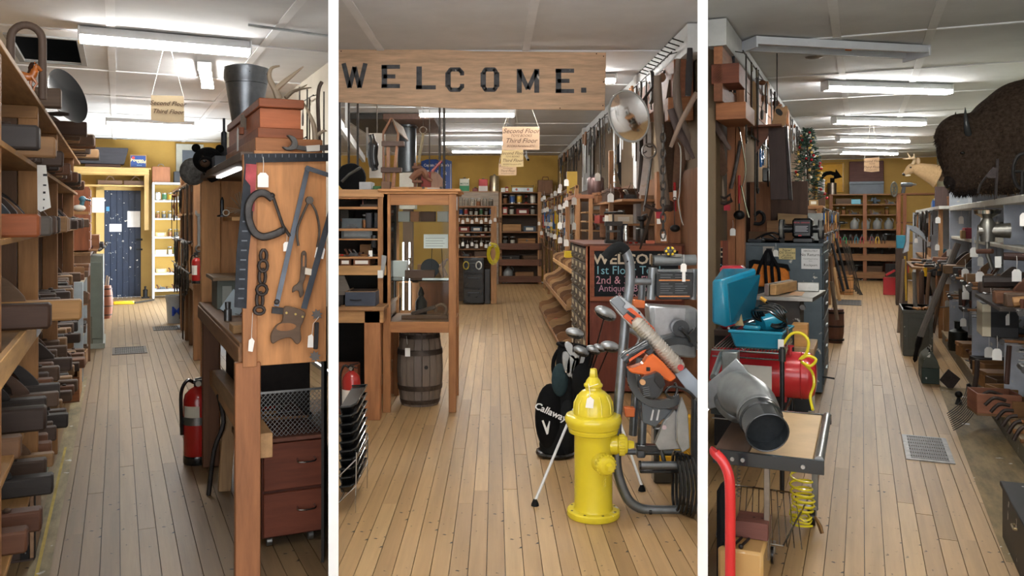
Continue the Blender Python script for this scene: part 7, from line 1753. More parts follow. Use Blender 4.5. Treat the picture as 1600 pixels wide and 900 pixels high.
for k in range(9):
 a=math.radians(185+14*k);T.add('notch',MB().ball((X(1035,4.4)+.182*math.cos(a),4.42,Z(585,4.4)+.182*math.sin(a)),.007,6,4),'iron','#232426')
pl(T,'fence',[(1023,693),(1037,660),(1054,640),(1064,652),(1064,702),(1030,704)],4.38,.03,'metal','#b2b5b6')
pl(T,'fence_wing',[(1058,650),(1066,620),(1075,645),(1078,700),(1066,708),(1058,690)],4.34,.03,'metal','#bcbfc0')
T.add('warning_mark',MB().lathe([(.012,4.375),(.012,4.38)],(X(1038,4.375),0,Z(668,4.375)),14,'y'),'paint','#c9b4b8')
pl(T,'motor_housing',[(1014,478),(1090,482),(1088,560),(1060,558),(1044,548),(1018,520)],4.56,.16,'metal','#a4a8aa',.01)
pl(T,'housing_panel',[(1023,480),(1072,481),(1070,516),(1022,528)],4.55,.02,'metal','#b9bbbe',.004)
T.add('dark_arc',MB().prism([(X(1060,4.5)+.21*math.cos(math.radians(a)),Z(590,4.5)+.22*math.sin(math.radians(a)))for a in range(60,150,6)]+[(X(1060,4.5)+.17*math.cos(math.radians(a)),Z(590,4.5)+.18*math.sin(math.radians(a)))for a in range(150,60,-6)],4.49,4.54),'gloss','#33373b')
T.add('bolt_boss',MB().lathe([(.045,4.47),(.045,4.52)],(X(1062,4.5),0,Z(512,4.5)),18,'y'),'gloss','#3a3d40')
T.add('bolt',MB().lathe([(.014,4.455),(.014,4.47)],(X(1062,4.5),0,Z(512,4.5)),8,'y'),'metal','#5d6164')
tb(T,'lever',[(1064,514),(1075,524),(1084,533)],4.44,.010,'gloss','#222426')
pl(T,'lever_head',[(1075,524),(1088,510),(1089,540),(1083,542)],4.42,.04,'gloss','#1d1f21',.003)
pl(T,'side_plate',[(1080,480),(1090,484),(1090,548),(1076,530)],4.6,.02,'metal','#c4c6c8')
pl(T,'arm',[(954,474),(970,462),(1000,486),(1089,600),(1089,628),(1060,588),(1002,528),(966,490)],4.36,.04,'metal','#a9adb0',.004)
pl(T,'front_block',[(953,471),(966,462),(978,474),(974,480),(984,486),(974,494)],4.33,.05,'gloss','#6c7277',.004)
pl(T,'orange_cover',[(976,484),(987,481),(1022,512),(1036,545),(1016,532),(974,496)],4.335,.03,'gloss','#d6592c',.003)
pl(T,'cover_slot',[(978,488),(982,486),(994,494),(990,498)],4.33,.01,'gloss','#1f2022',0)
for q in((999,489),(1001,500),(988,501)):T.add('screw',MB().lathe([(.005,4.328),(.005,4.334)],(X(q[0],4.33),0,Z(q[1],4.33)),8,'y'),'iron','#222')
g0,g1=Vector((X(992,4.3),4.31,Z(500,4.3))),Vector((X(1064,4.3),4.31,Z(577,4.3)))
T.add('clear_guard',MB().tube([tuple(g0),tuple(g0+(g1-g0)*.06),tuple(g1-(g1-g0)*.06),tuple(g1)],[.02,.036,.036,.03],14),'gloss','#b5ada0',label='ribbed translucent guard')
d=(g1-g0)
for k in range(20):
 p=g0+d*(.07+.044*k);T.add('guard_rib',MB().tube([tuple(p),tuple(p+d*.016)],.039,14),'metal','#cfcac2')
T.add('warning_label',MB().lathe([(.016,4.262),(.016,4.268)],(X(1063,4.27),0,Z(574,4.27)),14,'y'),'paint','#c94a48')
pl(T,'lower_guard_plate',[(1055,585),(1072,575),(1090,594),(1090,622),(1080,618)],4.3,.02,'paint','#a9b6c4',.002)
tb(T,'handle',[(974,563),(985,553),(1003,543),(1012,538)],4.26,[.032]*4+[.027]*4+[.03]*5,'gloss','#303336')
pl(T,'handle_trim',[(979,555),(984,565),(1006,551),(1010,546),(1004,548),(985,560),(981,553)],4.23,.006,'gloss','#d6592c',0)
pl(T,'handle_head',[(1000,534),(1012,532),(1022,548),(1018,558),(1006,550)],4.25,.06,'gloss','#33363a',.006)
pl(T,'orange_body',[(981,576),(990,575),(1006,569),(1012,558),(1020,552),(1036,566),(1058,590),(1048,598),(1034,590),(1022,584),(1012,592),(1004,586),(986,583)],4.24,.08,'gloss','#dd6a2c',.008)
T.add('switch',MB().box(X(1010,4.23),X(1016,4.23),4.23,4.24,Z(580,4.23),Z(574,4.23)),'gloss','#1b1b1c',.002)
pl(T,'motor_cap',[(1000,600),(1004,590),(1018,586),(1030,582),(1038,596),(1036,612),(1026,624),(1012,624),(1002,614)],4.19,.10,'gloss','#33363a',.014,1)
pl(T,'spec_label',[(1024,582),(1036,588),(1040,602),(1032,608),(1022,596)],4.18,.02,'gloss','#1a1a1b',.002)
for k in range(5):pl(T,'vent_line',[(1004+k*.5,606+3.2*k),(1014+k*.5,604+3.2*k),(1014+k*.5,605.2+3.2*k),(1004+k*.5,607.2+3.2*k)],4.185,.006,'paint','#5d6265',0)
T.add('brass_plug',MB().lathe([(.014,4.17),(.014,4.19)],(X(1004,4.18),0,Z(597,4.18)),10,'y'),'gloss','#c99a6a')
tb(T,'cable',[(1054,598),(1058,608),(1054,620),(1044,620),(1040,612),(1048,604),(1062,606),(1076,612),(1086,622)],4.26,.0075,'gloss','#17181a')
T=Thing('yellow_tool','yellow power tool standing behind the mitre saw legs','power tool',(X(1060,4.9),4.9,.0))
T.add('body',MB().box(X(1022,4.9),X(1070,4.9),4.9,5.0,0,.33),'gloss','#33322e',.01)
T.add('motor',MB().lathe([(.05,4.84),(.055,4.87),(.05,4.9)],(X(1062,4.9),0,Z(712,4.9)),14,'y').box(X(1030,4.9),X(1050,4.9),4.87,4.9,.1,.17),'gloss','#d6a21e',.002)
T.add('cover',MB().box(X(1072,4.9),X(1084,4.9),4.9,4.96,.1,Z(650,4.9)),'gloss','#d6a21e',.01)
T=Thing('orbital_tool','yellow and black knob resting on the stand tube beneath the ladle','knob',(X(1045,4.5),4.5,Z(398,4.5)))
T.add('disc',MB().lathe([(.035,0),(.037,.006),(.03,.014)],(X(1056,4.5),4.5,Z(401,4.5)),18),'metal','#a9a8a2')
T.add('knob',MB().ball((X(1045,4.5),4.48,Z(392,4.5)),(.032,.03,.026),14,8),'gloss','#2a2a28')
for k in range(6):a=k*PI/3;T.add('grip_mark',MB().ball((X(1045,4.5)+.022*math.cos(a),4.458,Z(392,4.5)+.018*math.sin(a)),.008,6,4),'gloss','#d8b72a')
put('price_tag',(X(1068,4.44),4.438,Z(397,4.5)),'white tag string tied round the upper stand tube','price tag',None,(0,0,0),.8)
v=Vector((xr_(4.4)-.02,4.4,0))
T=Thing('hose_reel','black coiled cable lying against the partition by the stand','cable',(v.x,4.35,0))
for k in range(5):T.add('coil',MB().tube([(xr_(4.35)-.02-.016*k-.01*abs(math.sin(t*PI/10)),4.36+.02*k+.10*math.cos(t*PI/10),.16+.155*math.sin(t*PI/10))for t in range(20)],.009,6,True),'gloss','#131415')
# ---- RIGHT AISLE
bay('R')
setting('trim_7',MB().prism([(.60,4.4),(.94,4.4),(.94,8.8),(.66,8.8)],0,.0006,'z'),'worn','#85724f')
def lx(Y):return-.172*Y+.045
def bx(name,label,cat,x0,y0,x1,y1,Y,d,mat,col,bev=.004,z=None,lid=None):
 """box seen between two pixels at depth Y; z fixes its underside"""
 a,b=at(x0,y1,Y),at(x1,y0,Y);z0=a.z if z is None else z;h=b.z-z0
 a.x=max(a.x,lx(Y)+.005)if Y<7.2 else a.x
 T=Thing(name,label,cat,((a.x+b.x)/2,Y+d/2,z0))
 T.add('body',MB().box(a.x,b.x,Y,Y+d,z0,z0+h*(.78 if lid else 1)),mat,col,bev)
 if lid:T.add('lid',MB().box(a.x-.005,b.x+.005,Y-.005,Y+d+.005,z0+h*.79,z0+h),mat,lid,bev)
 return T,a,b,z0,z0+h
def pr(T,name,pts,Y,d,mat,col,bev=0,sm=0,parent=None):
 q=[]
 for a,b in pts:v=at(a,b,Y);q.append((v.x,v.z))
 return T.add(name,MB().prism(smooth_poly(q,3)if sm else q,Y,Y+d),mat,col,bev,parent=parent)
def tu(T,name,pts,Y,r,mat,col,n=8,closed=False,parent=None,flat=None):
 q=[tuple(at(p[0],p[1],p[2]if len(p)>2 else Y))for p in pts]
 return T.add(name,MB().tube(q if len(pts)==2 or closed else spline(q,4),r,n,closed,flat=flat),mat,col,parent=parent)
# ---- ceiling fixtures
P_,Q_=lvl(1167,60,CEIL),lvl(1432,74,CEIL);d_=Q_-P_;hl=Vector((d_.x,d_.y)).length/2;m0=(P_+Q_)/2
T=Thing('ceiling_light','open unlit fluorescent fixture with loose wires, nearest on the right ceiling','ceiling light',(m0.x,m0.y,0),None,math.atan2(d_.y,d_.x))
T.o=Vector((0,7.3,0));p,q=Vector((-hl,7.3,0)),Vector((hl,7.3,0))
z1=CEIL-.013
T.add('pan',MB().box(p.x,q.x,7.17,7.45,z1-.012,z1),'metal','#8f8a86')
for y in(7.15,7.45):T.add('side_flange',MB().box(p.x,q.x,y-.02,y+.02,z1-.07,z1),'gloss','#d7dce4',.003)
for x in(p.x,q.x):T.add('end_cap',MB().box(x-.01,x+.01,7.12,7.48,z1-.10,z1),'gloss','#d7dce4',.003)
T.add('loose_wire',MB().tube(spline([(p.x+.05,7.2,z1-.03),(p.x+.35,7.25,z1-.05),(p.x+.6,7.2,z1-.02),(p.x+.75,7.25,z1-.05),(p.x+.95,7.22,z1-.03)],4),.005,5),'gloss','#d9d6cf')
T.add('wire_nut',MB().tube([(p.x+.93,7.2,z1-.035),(p.x+.99,7.2,z1-.03)],.012,6).tube([(p.x+.98,7.26,z1-.05),(p.x+1.03,7.24,z1-.055)],.012,6),'gloss','#c8683a')
for i,(a,y0,b,y1)in enumerate(((1289,133,1482,139),(1303,187,1443,190),(1309,216,1418,218),(1313,236,1400,238))):
 u,v=lvl(a,y0,CEIL-.06),lvl(b,y1,CEIL-.06);d_=v-u
 put('fluorescent',((u.x+v.x)/2,(u.y+v.y)/2,CEIL-.013),words(f'lit fluorescent tube fixture, {O(i)} of the four lit ones down the right aisle'),'ceiling light',None,(0,0,math.atan2(d_.y,d_.x)),(1,1.2,1.2),None,(round(Vector((d_.x,d_.y)).length,2),))
solo('ceiling_stain_plate','round torn hole cover hanging from the right ceiling','ceiling plate',MB().lathe([(.03,CEIL-.03),(.08,CEIL-.02),(.09,CEIL-.013)],(at(1272,92,8.9).x,8.9,0),9),'paint','#8f857c')
# ---- foreground: roller table, duct, red tube
Y0,Y1=3.72,4.62;zt=at(1240,716,Y0).z
T=Thing('roller_table','low folding work table with roller edge and steel frame, lower left of the right aisle','work table',(-.3,4.1,0))
xr=at(1288,720,Y0).x;xl_=lx(Y0)
T.add('table_board',MB().box(at(1170,700,Y0).x,xr-.045,Y0+.01,Y1-.02,zt-.02,zt),'paint','#c7a77c',.003)
T.add('dark_board',MB().box(xl_,at(1170,700,Y0).x-.004,Y0+.01,Y1-.02,zt-.02,zt-.001),'woody','#59402f',.003)
T.add('front_bar',MB().box(xl_,xr,Y0-.012,Y0+.008,zt-.055,zt+.004),'gloss','#1b2327',.002)
T.add('rear_bar',MB().box(lx(Y1),xr,Y1-.02,Y1,zt-.045,zt+.004),'gloss','#1b2327',.002)
T.add('roller',MB().tube([(xr-.02,Y0+.01,zt-.002),(xr-.02,Y1-.02,zt-.002)],.02,14),'metal','#8b8d8c')
for px in(1145,1161,1255):T.add('bolt_head',MB().lathe([(.009,Y0-.02),(.009,Y0-.012)],(at(px,726,Y0).x,0,zt-.028),8,'y'),'metal','#a9a9a6')
for x in(at(1196,750,Y0).x,):T.add('front_leg',MB().box(x-.012,x+.012,Y0+.05,Y0+.075,0.08,zt-.05),'metal','#8d857a',.002)
T.add('rear_leg',MB().box(xr-.09,xr-.06,Y1-.1,Y1-.07,.08,zt-.04),'metal','#7d7d7a',.002)
mb=MB()
for i in range(13):x=xl_+.03*i;mb.tube([(x-.08,Y1-.05,.14),(x,Y0+.08,.14)],.0025,4)
T.add('wire_shelf',mb,'shiny','#a9a6a0')
T.add('shelf_rim',MB().tube([(xl_-.05,Y1-.05,.14),(xr-.1,Y1-.05,.14),(xr-.17,Y0+.08,.14),(xl_,Y0+.08,.14)],.005,5),'shiny','#b9b6b0')
for x,y in((xr-.09,Y1-.09),(at(1208,850,4.1).x,3.95)):
 q=T.add('caster',MB().tube([(x-.018,y,.045),(x+.018,y,.045)],.045,16),'gloss','#1b1b1c');T.add('caster_fork',MB().box(x-.024,x+.024,y-.02,y+.02,.05,.10),'metal','#9a968f',.002,parent=q)
T.add('spring',MB().tube([(at(1152,750,Y0).x+.008*math.cos(t),Y0+.04+.008*math.sin(t),zt-.06-.0025*t)for t in range(60)],.002,4),'metal','#77736e')
T=Thing('duct_elbow','galvanised sheet-metal duct elbow with black open collar on the roller table','duct',(at(1180,640,4.0).x,4.0,zt))
cc=at(1199,676,3.66);ax_=Vector((.30,-.80,-.26)).normalized()
P_=[at(1104,630,4.35),at(1130,618,4.3),at(1155,612,4.15),at(1178,626,4.0),at(1189,648,3.88)]
P_[0].x=lx(4.35)+.12;P_[1].x=max(P_[1].x,P_[0].x+.03)
c2=cc-ax_*.13
pth=spline([tuple(v)for v in P_]+[tuple(c2)],4);k=len(pth)
T.add('elbow',MB().tube(pth,[.115-.03*min(1,i/(k*.8))for i in range(k)],24),'metal','#a9acad')
def disc(c,r,c1,r1,n=32):return MB().tube([tuple(c),tuple(c1)],[r,r1],n,cap=False)
T.add('collar',disc(c2-ax_*.01,.09,c2+ax_*.03,.092).tube([tuple(c2+ax_*.03),tuple(c2+ax_*.036),tuple(cc)],[.094,.088,.088],32,cap=False),'gloss','#202326')
T.add('collar_inner',MB().tube([tuple(cc),tuple(cc-ax_*.06)],[.0865,.084],32,cap=False).tube([tuple(cc-ax_*.06),tuple(cc-ax_*.063)],.0855,24),'cloth','#24282b')
T.add('rolled_lip',MB().tube([tuple(cc+(Vector(ax_.orthogonal()).normalized()*math.cos(t*PI/16)+ax_.cross(ax_.orthogonal().normalized())*math.sin(t*PI/16))*.088)for t in range(32)],.0035,6,True),'gloss','#2b2e31')
T.add('seam_band',disc(c2-ax_*.03,.093,c2-ax_*.012,.093),'metal','#8a8d8f')
pr(T,'flat_wing',[(1106,598),(1128,580),(1150,560),(1172,585),(1190,615),(1196,640),(1165,625),(1106,640)],4.32,.02,'metal','#b2b5b8',.004)
T=Thing('long_roller','grey steel roller in a pale block behind the duct','roller',at(1112,580,4.6))
v0,v1=Vector((lx(4.5)+.01,4.5,.72)),at(1128,553,4.9)
T.add('tube',MB().tube([tuple(v0),tuple(v1)],.018,10),'metal','#8b8f90')
T.add('block',MB().box(at(1130,560,4.8).x,at(1154,560,4.8).x,4.75,4.85,.55,at(1140,548,4.8).z),'metal','#9a9d9c',.004)
T=Thing('red_hand_truck','bright red bent steel tube of a hand truck at the lower edge','hand truck',(lx(3.45)+.08,3.45,0))
v=lambda px,py:tuple(at(px,py,3.5))
T.add('tube',MB().tube(spline([(lx(3.5)+.005,3.5,at(1106,702,3.5).z),v(1117,707),v(1130,722),v(1139,745),v(1141,780),v(1141,830),v(1141,880)],5)+[(v(1141,880)[0],3.5,.0)],.0215,14),'gloss','#c42a2c')
T.add('axle_block',MB().box(lx(3.6)+.01,at(1141,880,3.5).x-.03,3.6,3.75,.0,.42),'cloth','#17181a',.02)
T=Thing('clay_block','brick red holed block lying on a tan case below the table','block',at(1180,815,3.8))
vx=(at(1150,800,3.75).x,at(1201,800,3.75).x);z0=at(1170,838,3.75).z;z1_=at(1170,812,3.75).z
T.add('block',MB().box(vx[0],vx[1],3.72,3.86,z0,z1_),'woodx','#6b4036',.003)
for k in range(2):T.add('hole',MB().lathe([(.006,z1_+.0002),(.006,z1_+.0008)],(vx[1]-.03-.035*k,3.79,0),10),'paint','#120c0a')
T=Thing('tan_case','tan plastic case on the floor at the lower edge','case',(vx[0],3.7,0))
T.add('body',MB().box(lx(3.6)+.02,vx[1]-.005,3.58,3.9,0,z0-.002),'gloss','#b9935c',.012)
for k in range(3):solo('long_bolt',('leftmost dark bolt lying on the tan case','middle dark bolt lying on the tan case','rightmost dark bolt lying on the tan case')[k],'bolt',MB().tube([(vx[0]-.02+.03*k,3.60,z0+.008),(vx[0]+.0+.03*k,3.70,z0+.008)],.006,7).ball((vx[0]-.02+.03*k,3.60,z0+.008),.011,7,5),'iron','#2d2a28')
T=Thing('air_hose','coiled bright yellow air hose hanging from the table to the floor','air hose',(at(1253,780,4.3).x,4.35,0))
cx=at(1253,780,4.4).x;zt0=at(1253,735,4.4).z
pts=[]
for t in range(0,9*14):
 u=t/(9*14);z=zt0-(zt0-.04)*(u**.7);r=.052+.006*math.sin(t*.37)
 if u>.7:z=.04+.05*(1-u)*3*(1+math.sin(t*1.7)*.2);r+=.006*math.sin(t)
 pts.append((cx+r*math.cos(t*2*PI/14),4.42+r*math.sin(t*2*PI/14),z))
T.add('coil',MB().tube(pts,.0058,6),'gloss','#e2d12c')
T.add('coupling',MB().tube([(cx+.06,4.4,.09),(cx+.085,4.38,.05),(cx+.095,4.37,.02)],[.006,.011,.009],8),'metal','#8c6a48')
tu(T,'upper_hose',[(1222,540,5.1),(1236,522,5.1),(1252,521,5.1),(1263,533,5.1),(1260,552,5.1),(1249,562,5.1),(1262,556,5.1),(1275,562,5.1),(1266,572,5.1),(1253,566,5.1),(1268,580,5.2),(1272,600,5.2),(1266,620,5.2),(1270,640,5.1)],5.1,.0085,'gloss','#e2d12c')
# ---- wire rack, tank, teal case
Yw=5.0;zw=.80
T=Thing('wire_shelf_rack','chrome wire shelf rack carrying the teal case','wire rack',(-.55,5.3,0))
xa,xb=lx(Yw)+.01,at(1222,560,Yw).x
for z in(zw-.005,.43):
 mb=MB()
 for i in range(22):x=xa+(xb-xa)*i/21;mb.tube([(x,Yw,z),(x,Yw+.75,z)],.0025,4)
 T.add('wire_grid',mb,'shiny','#8d8b88')
 T.add('shelf_rim',MB().tube([(xa,Yw,z-.004),(xb,Yw,z-.004),(xb,Yw+.75,z-.004),(xa,Yw+.75,z-.004)],.005,6,True).tube([(xa,Yw,z-.04),(xb,Yw,z-.04),(xb,Yw+.75,z-.04)],.005,6),'shiny','#a3a3a1')
 mb=MB()
 for i in range(14):y=Yw+.75*i/14;mb.tube([(xb,y,z-.004),(xb,y+.027,z-.04),(xb,y+.054,z-.004)],.003,4)
 T.add('truss_wire',mb,'shiny','#a3a3a1')
for y in(Yw,Yw+.75):T.add('post',MB().tube([(xb,y,0),(xb,y,zw+.03)],.013,10),'metal','#3c3d3f')
T.add('post_collar',MB().tube([(xb,Yw,zw-.05),(xb,Yw,zw+.02)],.02,12),'gloss','#26282a')
T=Thing('air_tank','red cylindrical compressor tank with small red tap','air tank',(-.5,5.3,.43))
xt=at(1273,600,5.25).x;zc=.59;r=.145
T.add('tank',MB().lathe([(r,lx(5.5)+.02),(r,xt-.06),(r*.97,xt-.035),(r*.8,xt-.01),(r*.4,xt),(.01,xt+.002)],(0,5.5,zc),32,'x'),'gloss','#c02a30')
T.add('weld_seam',MB().lathe([(r+.001,xt-.09),(r+.004,xt-.086),(r+.001,xt-.082)],(0,5.5,zc),32,'x',cap=False),'gloss','#b3252b')
T.add('tap',MB().tube([(at(1236,560,5.5).x,5.42,zc+r-.01),(at(1236,560,5.5).x,5.42,zc+r+.04)],.012,8).bar((at(1228,556,5.5).x,5.42,zc+r+.045),(at(1242,556,5.5).x,5.42,zc+r+.045),.015,.012),'gloss','#b3252b')
T.add('warning_label',MB().box(lx(5.3)+.1,at(1205,600,5.3).x,5.33,5.335,.50,.66),'paper','#dcd8d0')
T.add('foot',MB().box(xt-.2,xt-.17,5.42,5.58,.43,.47),'gloss','#a3242a')
Yt=5.08
T=Thing('teal_tool_case','open teal plastic tool case with its lid raised','tool case',(at(1190,520,5.2).x,5.3,zw))
a,b,c_,d_=at(1148,550,Yt),at(1219,550,Yt),at(1140,517,Yt),at(1222,517,Yt);zr=c_.z
dep=.36
T.add('lower_shell',MB().hexa([(a.x,Yt,zw),(b.x,Yt,zw),(b.x+.03,Yt+dep,zw),(a.x+.03,Yt+dep,zw),(c_.x,Yt-.01,zr),(d_.x,Yt-.01,zr),(d_.x+.035,Yt+dep+.01,zr),(c_.x+.03,Yt+dep+.01,zr)]),'gloss','#187a96',.01)
T.add('rim',MB().tube([(c_.x,Yt-.01,zr),(d_.x,Yt-.01,zr),(d_.x+.035,Yt+dep+.01,zr),(c_.x+.03,Yt+dep+.01,zr)],.009,6,True),'gloss','#1c86a3')
T.add('cavity',MB().hexa([(c_.x+.015,Yt+.01,zr-.001),(d_.x-.012,Yt+.01,zr-.001),(d_.x+.02,Yt+dep-.01,zr-.001),(c_.x+.045,Yt+dep-.01,zr-.001),(c_.x+.015,Yt+.01,zr+.0015),(d_.x-.012,Yt+.01,zr+.0015),(d_.x+.02,Yt+dep-.01,zr+.0015),(c_.x+.045,Yt+dep-.01,zr+.0015)]),'gloss','#0d3c4c')
xl0=max(at(1107,440,Yt).x,lx(Yt)+.01)
hz=lambda px,py:at(px,py,Yt)
e1=hz(1136,505);
T.add('lid',MB().hexa([(xl0,Yt+.0,hz(1110,505).z),(e1.x,Yt-.01,zr+.02),(e1.x+.10,Yt+dep+.0,zr+.03),(xl0+.0,Yt+dep+.0,zr+.03),(xl0+.0,Yt+.0,hz(1110,438).z),(hz(1130,438).x,Yt-.01,hz(1130,436).z),(hz(1172,425).x,Yt+dep+.0,hz(1172,424).z),(xl0+.0,Yt+dep,hz(1110,424).z)]),'gloss','#1980a0',.012)
q=(e1.x,zr+.02)
T.add('lid_inside',MB().hexa([(e1.x,Yt+.03,zr+.045),(e1.x+.02,Yt+.03,zr+.045),(e1.x+.115,Yt+dep-.03,zr+.055),(e1.x+.09,Yt+dep-.03,zr+.055),(hz(1128,438).x,Yt+.03,hz(1133,444).z),(hz(1133,438).x+.012,Yt+.03,hz(1133,444).z),(hz(1174,428).x+.016,Yt+dep-.03,hz(1172,434).z),(hz(1170,428).x,Yt+dep-.03,hz(1172,434).z)]),'gloss','#0f5c74')
T.add('hinge_bar',MB().tube([(e1.x+.01,Yt+.0,zr+.016),(e1.x+.11,Yt+dep,zr+.022)],.008,6),'shiny','#c4c9cb')
T.add('latch',MB().box(d_.x+.0,d_.x+.022,Yt+.1,Yt+.2,zr-.05,zr+.02),'gloss','#1d1f21',.004)
T.add('price_tag',MB().box(d_.x-.02,d_.x+.012,Yt-.03,Yt-.028,zr-.09,zr-.03),'paper','#f0efe9')
T=Thing('circular_saw','teal power saw half hidden under its cable in the case','power saw',(c_.x+.2,Yt+.2,zr))
T.add('motor',MB().tube([(c_.x+.16,Yt+.15,zr+.03),(c_.x+.27,Yt+.25,zr+.06)],[.05,.055],14),'gloss','#1c86a3',)
T.add('body',MB().box(c_.x+.07,c_.x+.17,Yt+.05,Yt+.13,zr+.002,zr+.03),'gloss','#1c86a3',.01)
T.add('shoe_plate',MB().hexa([(e1.x+.03,Yt+.12,zr+.02),(e1.x+.08,Yt+.12,zr+.02),(e1.x+.08,Yt+.13,zr+.02),(e1.x+.03,Yt+.13,zr+.02),(e1.x+.03,Yt+.16,zr+.12),(e1.x+.055,Yt+.16,zr+.12),(e1.x+.055,Yt+.17,zr+.12),(e1.x+.03,Yt+.17,zr+.12)]),'metal','#8a7a5c')
T=Thing('power_cable','coiled black power cable with brass plug on the teal case','cable',(c_.x+.22,Yt+.1,zr))
for k in range(5):
 m_=Matrix.Translation((at(1202,494,Yt+.1).x+.006*k,Yt+.07+.012*k,zr+.075+.006*k))@Matrix.Rotation(.35+.1*k,4,'Y')@Matrix.Rotation(-.55-.12*k,4,'X')
 T.add('loop',MB().tube([((.105-.008*k)*math.cos(t*PI/14),(.085-.004*k)*math.sin(t*PI/14),.006*math.sin(t))for t in range(28)],.0068,7,True).move(m_),'gloss','#121314')
tu(T,'plug',[(1188,465),(1197,471)],Yt+.1,.012,'gloss','#c8963a');tu(T,'cord_end',[(1197,471),(1207,476),(1222,480),(1230,488)],Yt+.1,.007,'gloss','#121314')
T,*_=bx('red_plastic_case','red plastic case standing behind the teal lid','case',1124,416,1160,475,5.9,.2,'gloss','#c23442',.02,z=.80)
T=Thing('small_bench','dark low bench under the red case by the partition','bench',(-.8,6.1,0))
T.add('top',MB().box(lx(5.85)+.03,at(1165,500,5.85).x,5.85,6.15,.76,.80),'woodx','#3a2c24',.003)
T.add('panel',MB().box(lx(5.85)+.03,at(1165,500,5.85).x,5.87,6.13,0,.76),'woodx','#1d1816')
Ys=6.35;zs=1.0
T=Thing('table_saw','small bench table saw with pale wooden fence block','table saw',(at(1225,470,Ys).x,6.7,0))
xa,xb=at(1174,468,Ys).x,at(1270,468,Ys).x
T.add('table_top',MB().hexa([(xa,Ys,zs-.03),(xb,Ys,zs-.03),(xb+.06,Ys+.75,zs-.03),(xa+.12,Ys+.75,zs-.03),(xa,Ys,zs),(xb,Ys,zs),(xb+.06,Ys+.75,zs),(xa+.12,Ys+.75,zs)]),'metal','#a5a29a',.003)
T.add('fence',MB().bar((at(1197,460,Ys).x,Ys+.02,zs+.045),(at(1226,450,Ys).x,Ys+.6,zs+.045),.03,.085),'metal','#b5b3ac',.002)
T.add('fence_block',MB().bar((at(1205,460,Ys).x+.01,Ys+.03,zs+.045),(at(1232,450,Ys).x,Ys+.55,zs+.045),.045,.075),'woody','#c2965f',.003)
T.add('mitre_guide',MB().box(at(1246,450,6.9).x,at(1280,450,6.9).x,6.9,6.93,zs+.001,zs+.07),'metal','#bdbbb5',.004)
T.add('insert_plate',MB().box(xa+.25,xa+.34,Ys+.15,Ys+.5,zs+.0005,zs+.002),'paint','#c99a6a')
T.add('pedestal',MB().box(at(1187,500,6.5).x,at(1250,500,6.5).x,6.5,6.95,0,zs-.03),'chipped','#47423d',.004)
T.add('hand_knob',MB().lathe([(.02,0),(.022,.02)],(at(1254,470,6.45).x,6.44,.92),10,'y'),'metal','#6d6a66')
T=Thing('wooden_stand','thick light plank on a dark base in front of the grey cabinet','stand',(at(1245,520,5.9).x,6.1,0))
T.add('plank',MB().box(at(1205,520,5.9).x,at(1272,520,5.9).x,5.9,6.4,.64,.70),'woody','#a6855f',.004)
T.add('base',MB().box(at(1210,520,5.9).x,at(1268,520,5.9).x,5.95,6.35,0,.64),'gloss','#232628',.01)
for z in(.5,.36,.22):T.add('latch',MB().box(at(1262,520,5.9).x,at(1268,520,5.9).x,5.93,5.95,z,z+.06),'shiny','#c9cbcc',.002)
bx('small_wooden_box','small orange-yellow dovetailed wooden box on the thick plank','box',1237,508,1262,532,5.98,.15,'woodx','#c58f4a',.003,z=.70)
# ---- grey steel cabinet
Yc=7.95;zc=1.35
xa,xb=at(1164,500,Yc).x,at(1285,500,Yc).x
T=Thing('steel_cabinet','tall dark grey steel cabinet with notes taped to its end','cabinet',((xa+xb)/2,8.5,0))
T.add('body',MB().box(xa,xb,Yc,9.2,.02,zc),'chipped','#55626a',.004)
T.add('top_lip',MB().box(xa-.008,xb+.008,Yc-.01,9.21,zc-.03,zc),'paint','#4f5a62',.003)
for r_ in range(6):T.add('drawer',MB().box(xb,xb+.012,Yc+.06,9.1,.08+.2*r_,.26+.2*r_),'paint','#4b555c',.003);T.add('drawer_pull',MB().box(xb+.012,xb+.03,8.3,8.5,.17+.2*r_,.185+.2*r_),'metal','#7a7c7d',.002)
T.add('lever',MB().tube([(xb,Yc+.02,.16),(xb+.1,Yc+.02,.15)],.008,6),'iron','#1d1d1e')
yn=Yc-.012
def note(label,x0,y0,x1,y1,col,lines,ink='#3a3430'):
 a,b=at(x0,y1,yn),at(x1,y0,yn);T=Thing('note',label,'note',((a.x+b.x)/2,yn,a.z))
 T.add('sheet',MB().box(a.x,b.x,yn-.002,yn,a.z,b.z),'paper',col)
 for t,s,f in lines:write(T,t,s,((a.x+b.x)/2,yn-.003,a.z+(b.z-a.z)*f),ink)
note('yellowish handwritten note taped to the grey steel cabinet',1217,388,1243,405,'#d8c690',(('New!',.035,.72),('Oil Stones',.033,.50),('in this',.03,.28),('Cabinet',.033,.07)))
note('white No Returns notice taped to the grey steel cabinet',1252,389,1281,420,'#e9e9e9',(('ABSOLUTELY',.02,.86),('No Returns',.037,.64),('if something goes wrong',.012,.48),('see us',.012,.38),('Rockport',.03,.14)))
T=Thing('door_latch_plate','pale metal plate with black lock on the grey cabinet','lock',at(1200,420,Yc))
pr(T,'plate',[(1192,385),(1210,385),(1210,412),(1192,412)],Yc-.01,.009,'metal','#a39d95');pr(T,'lock',[(1197,388),(1206,388),(1206,410),(1198,410)],Yc-.03,.02,'iron','#26282a',.002)
T=Thing('orange_bag','black-edged orange tool bag with two handles hanging on the grey cabinet','bag',at(1200,456,7.8))
pr(T,'panel',[(1174,412),(1178,410),(1226,418),(1232,424),(1234,448),(1170,448),(1170,430)],7.78,.08,'cloth','#cf7a34',.01)
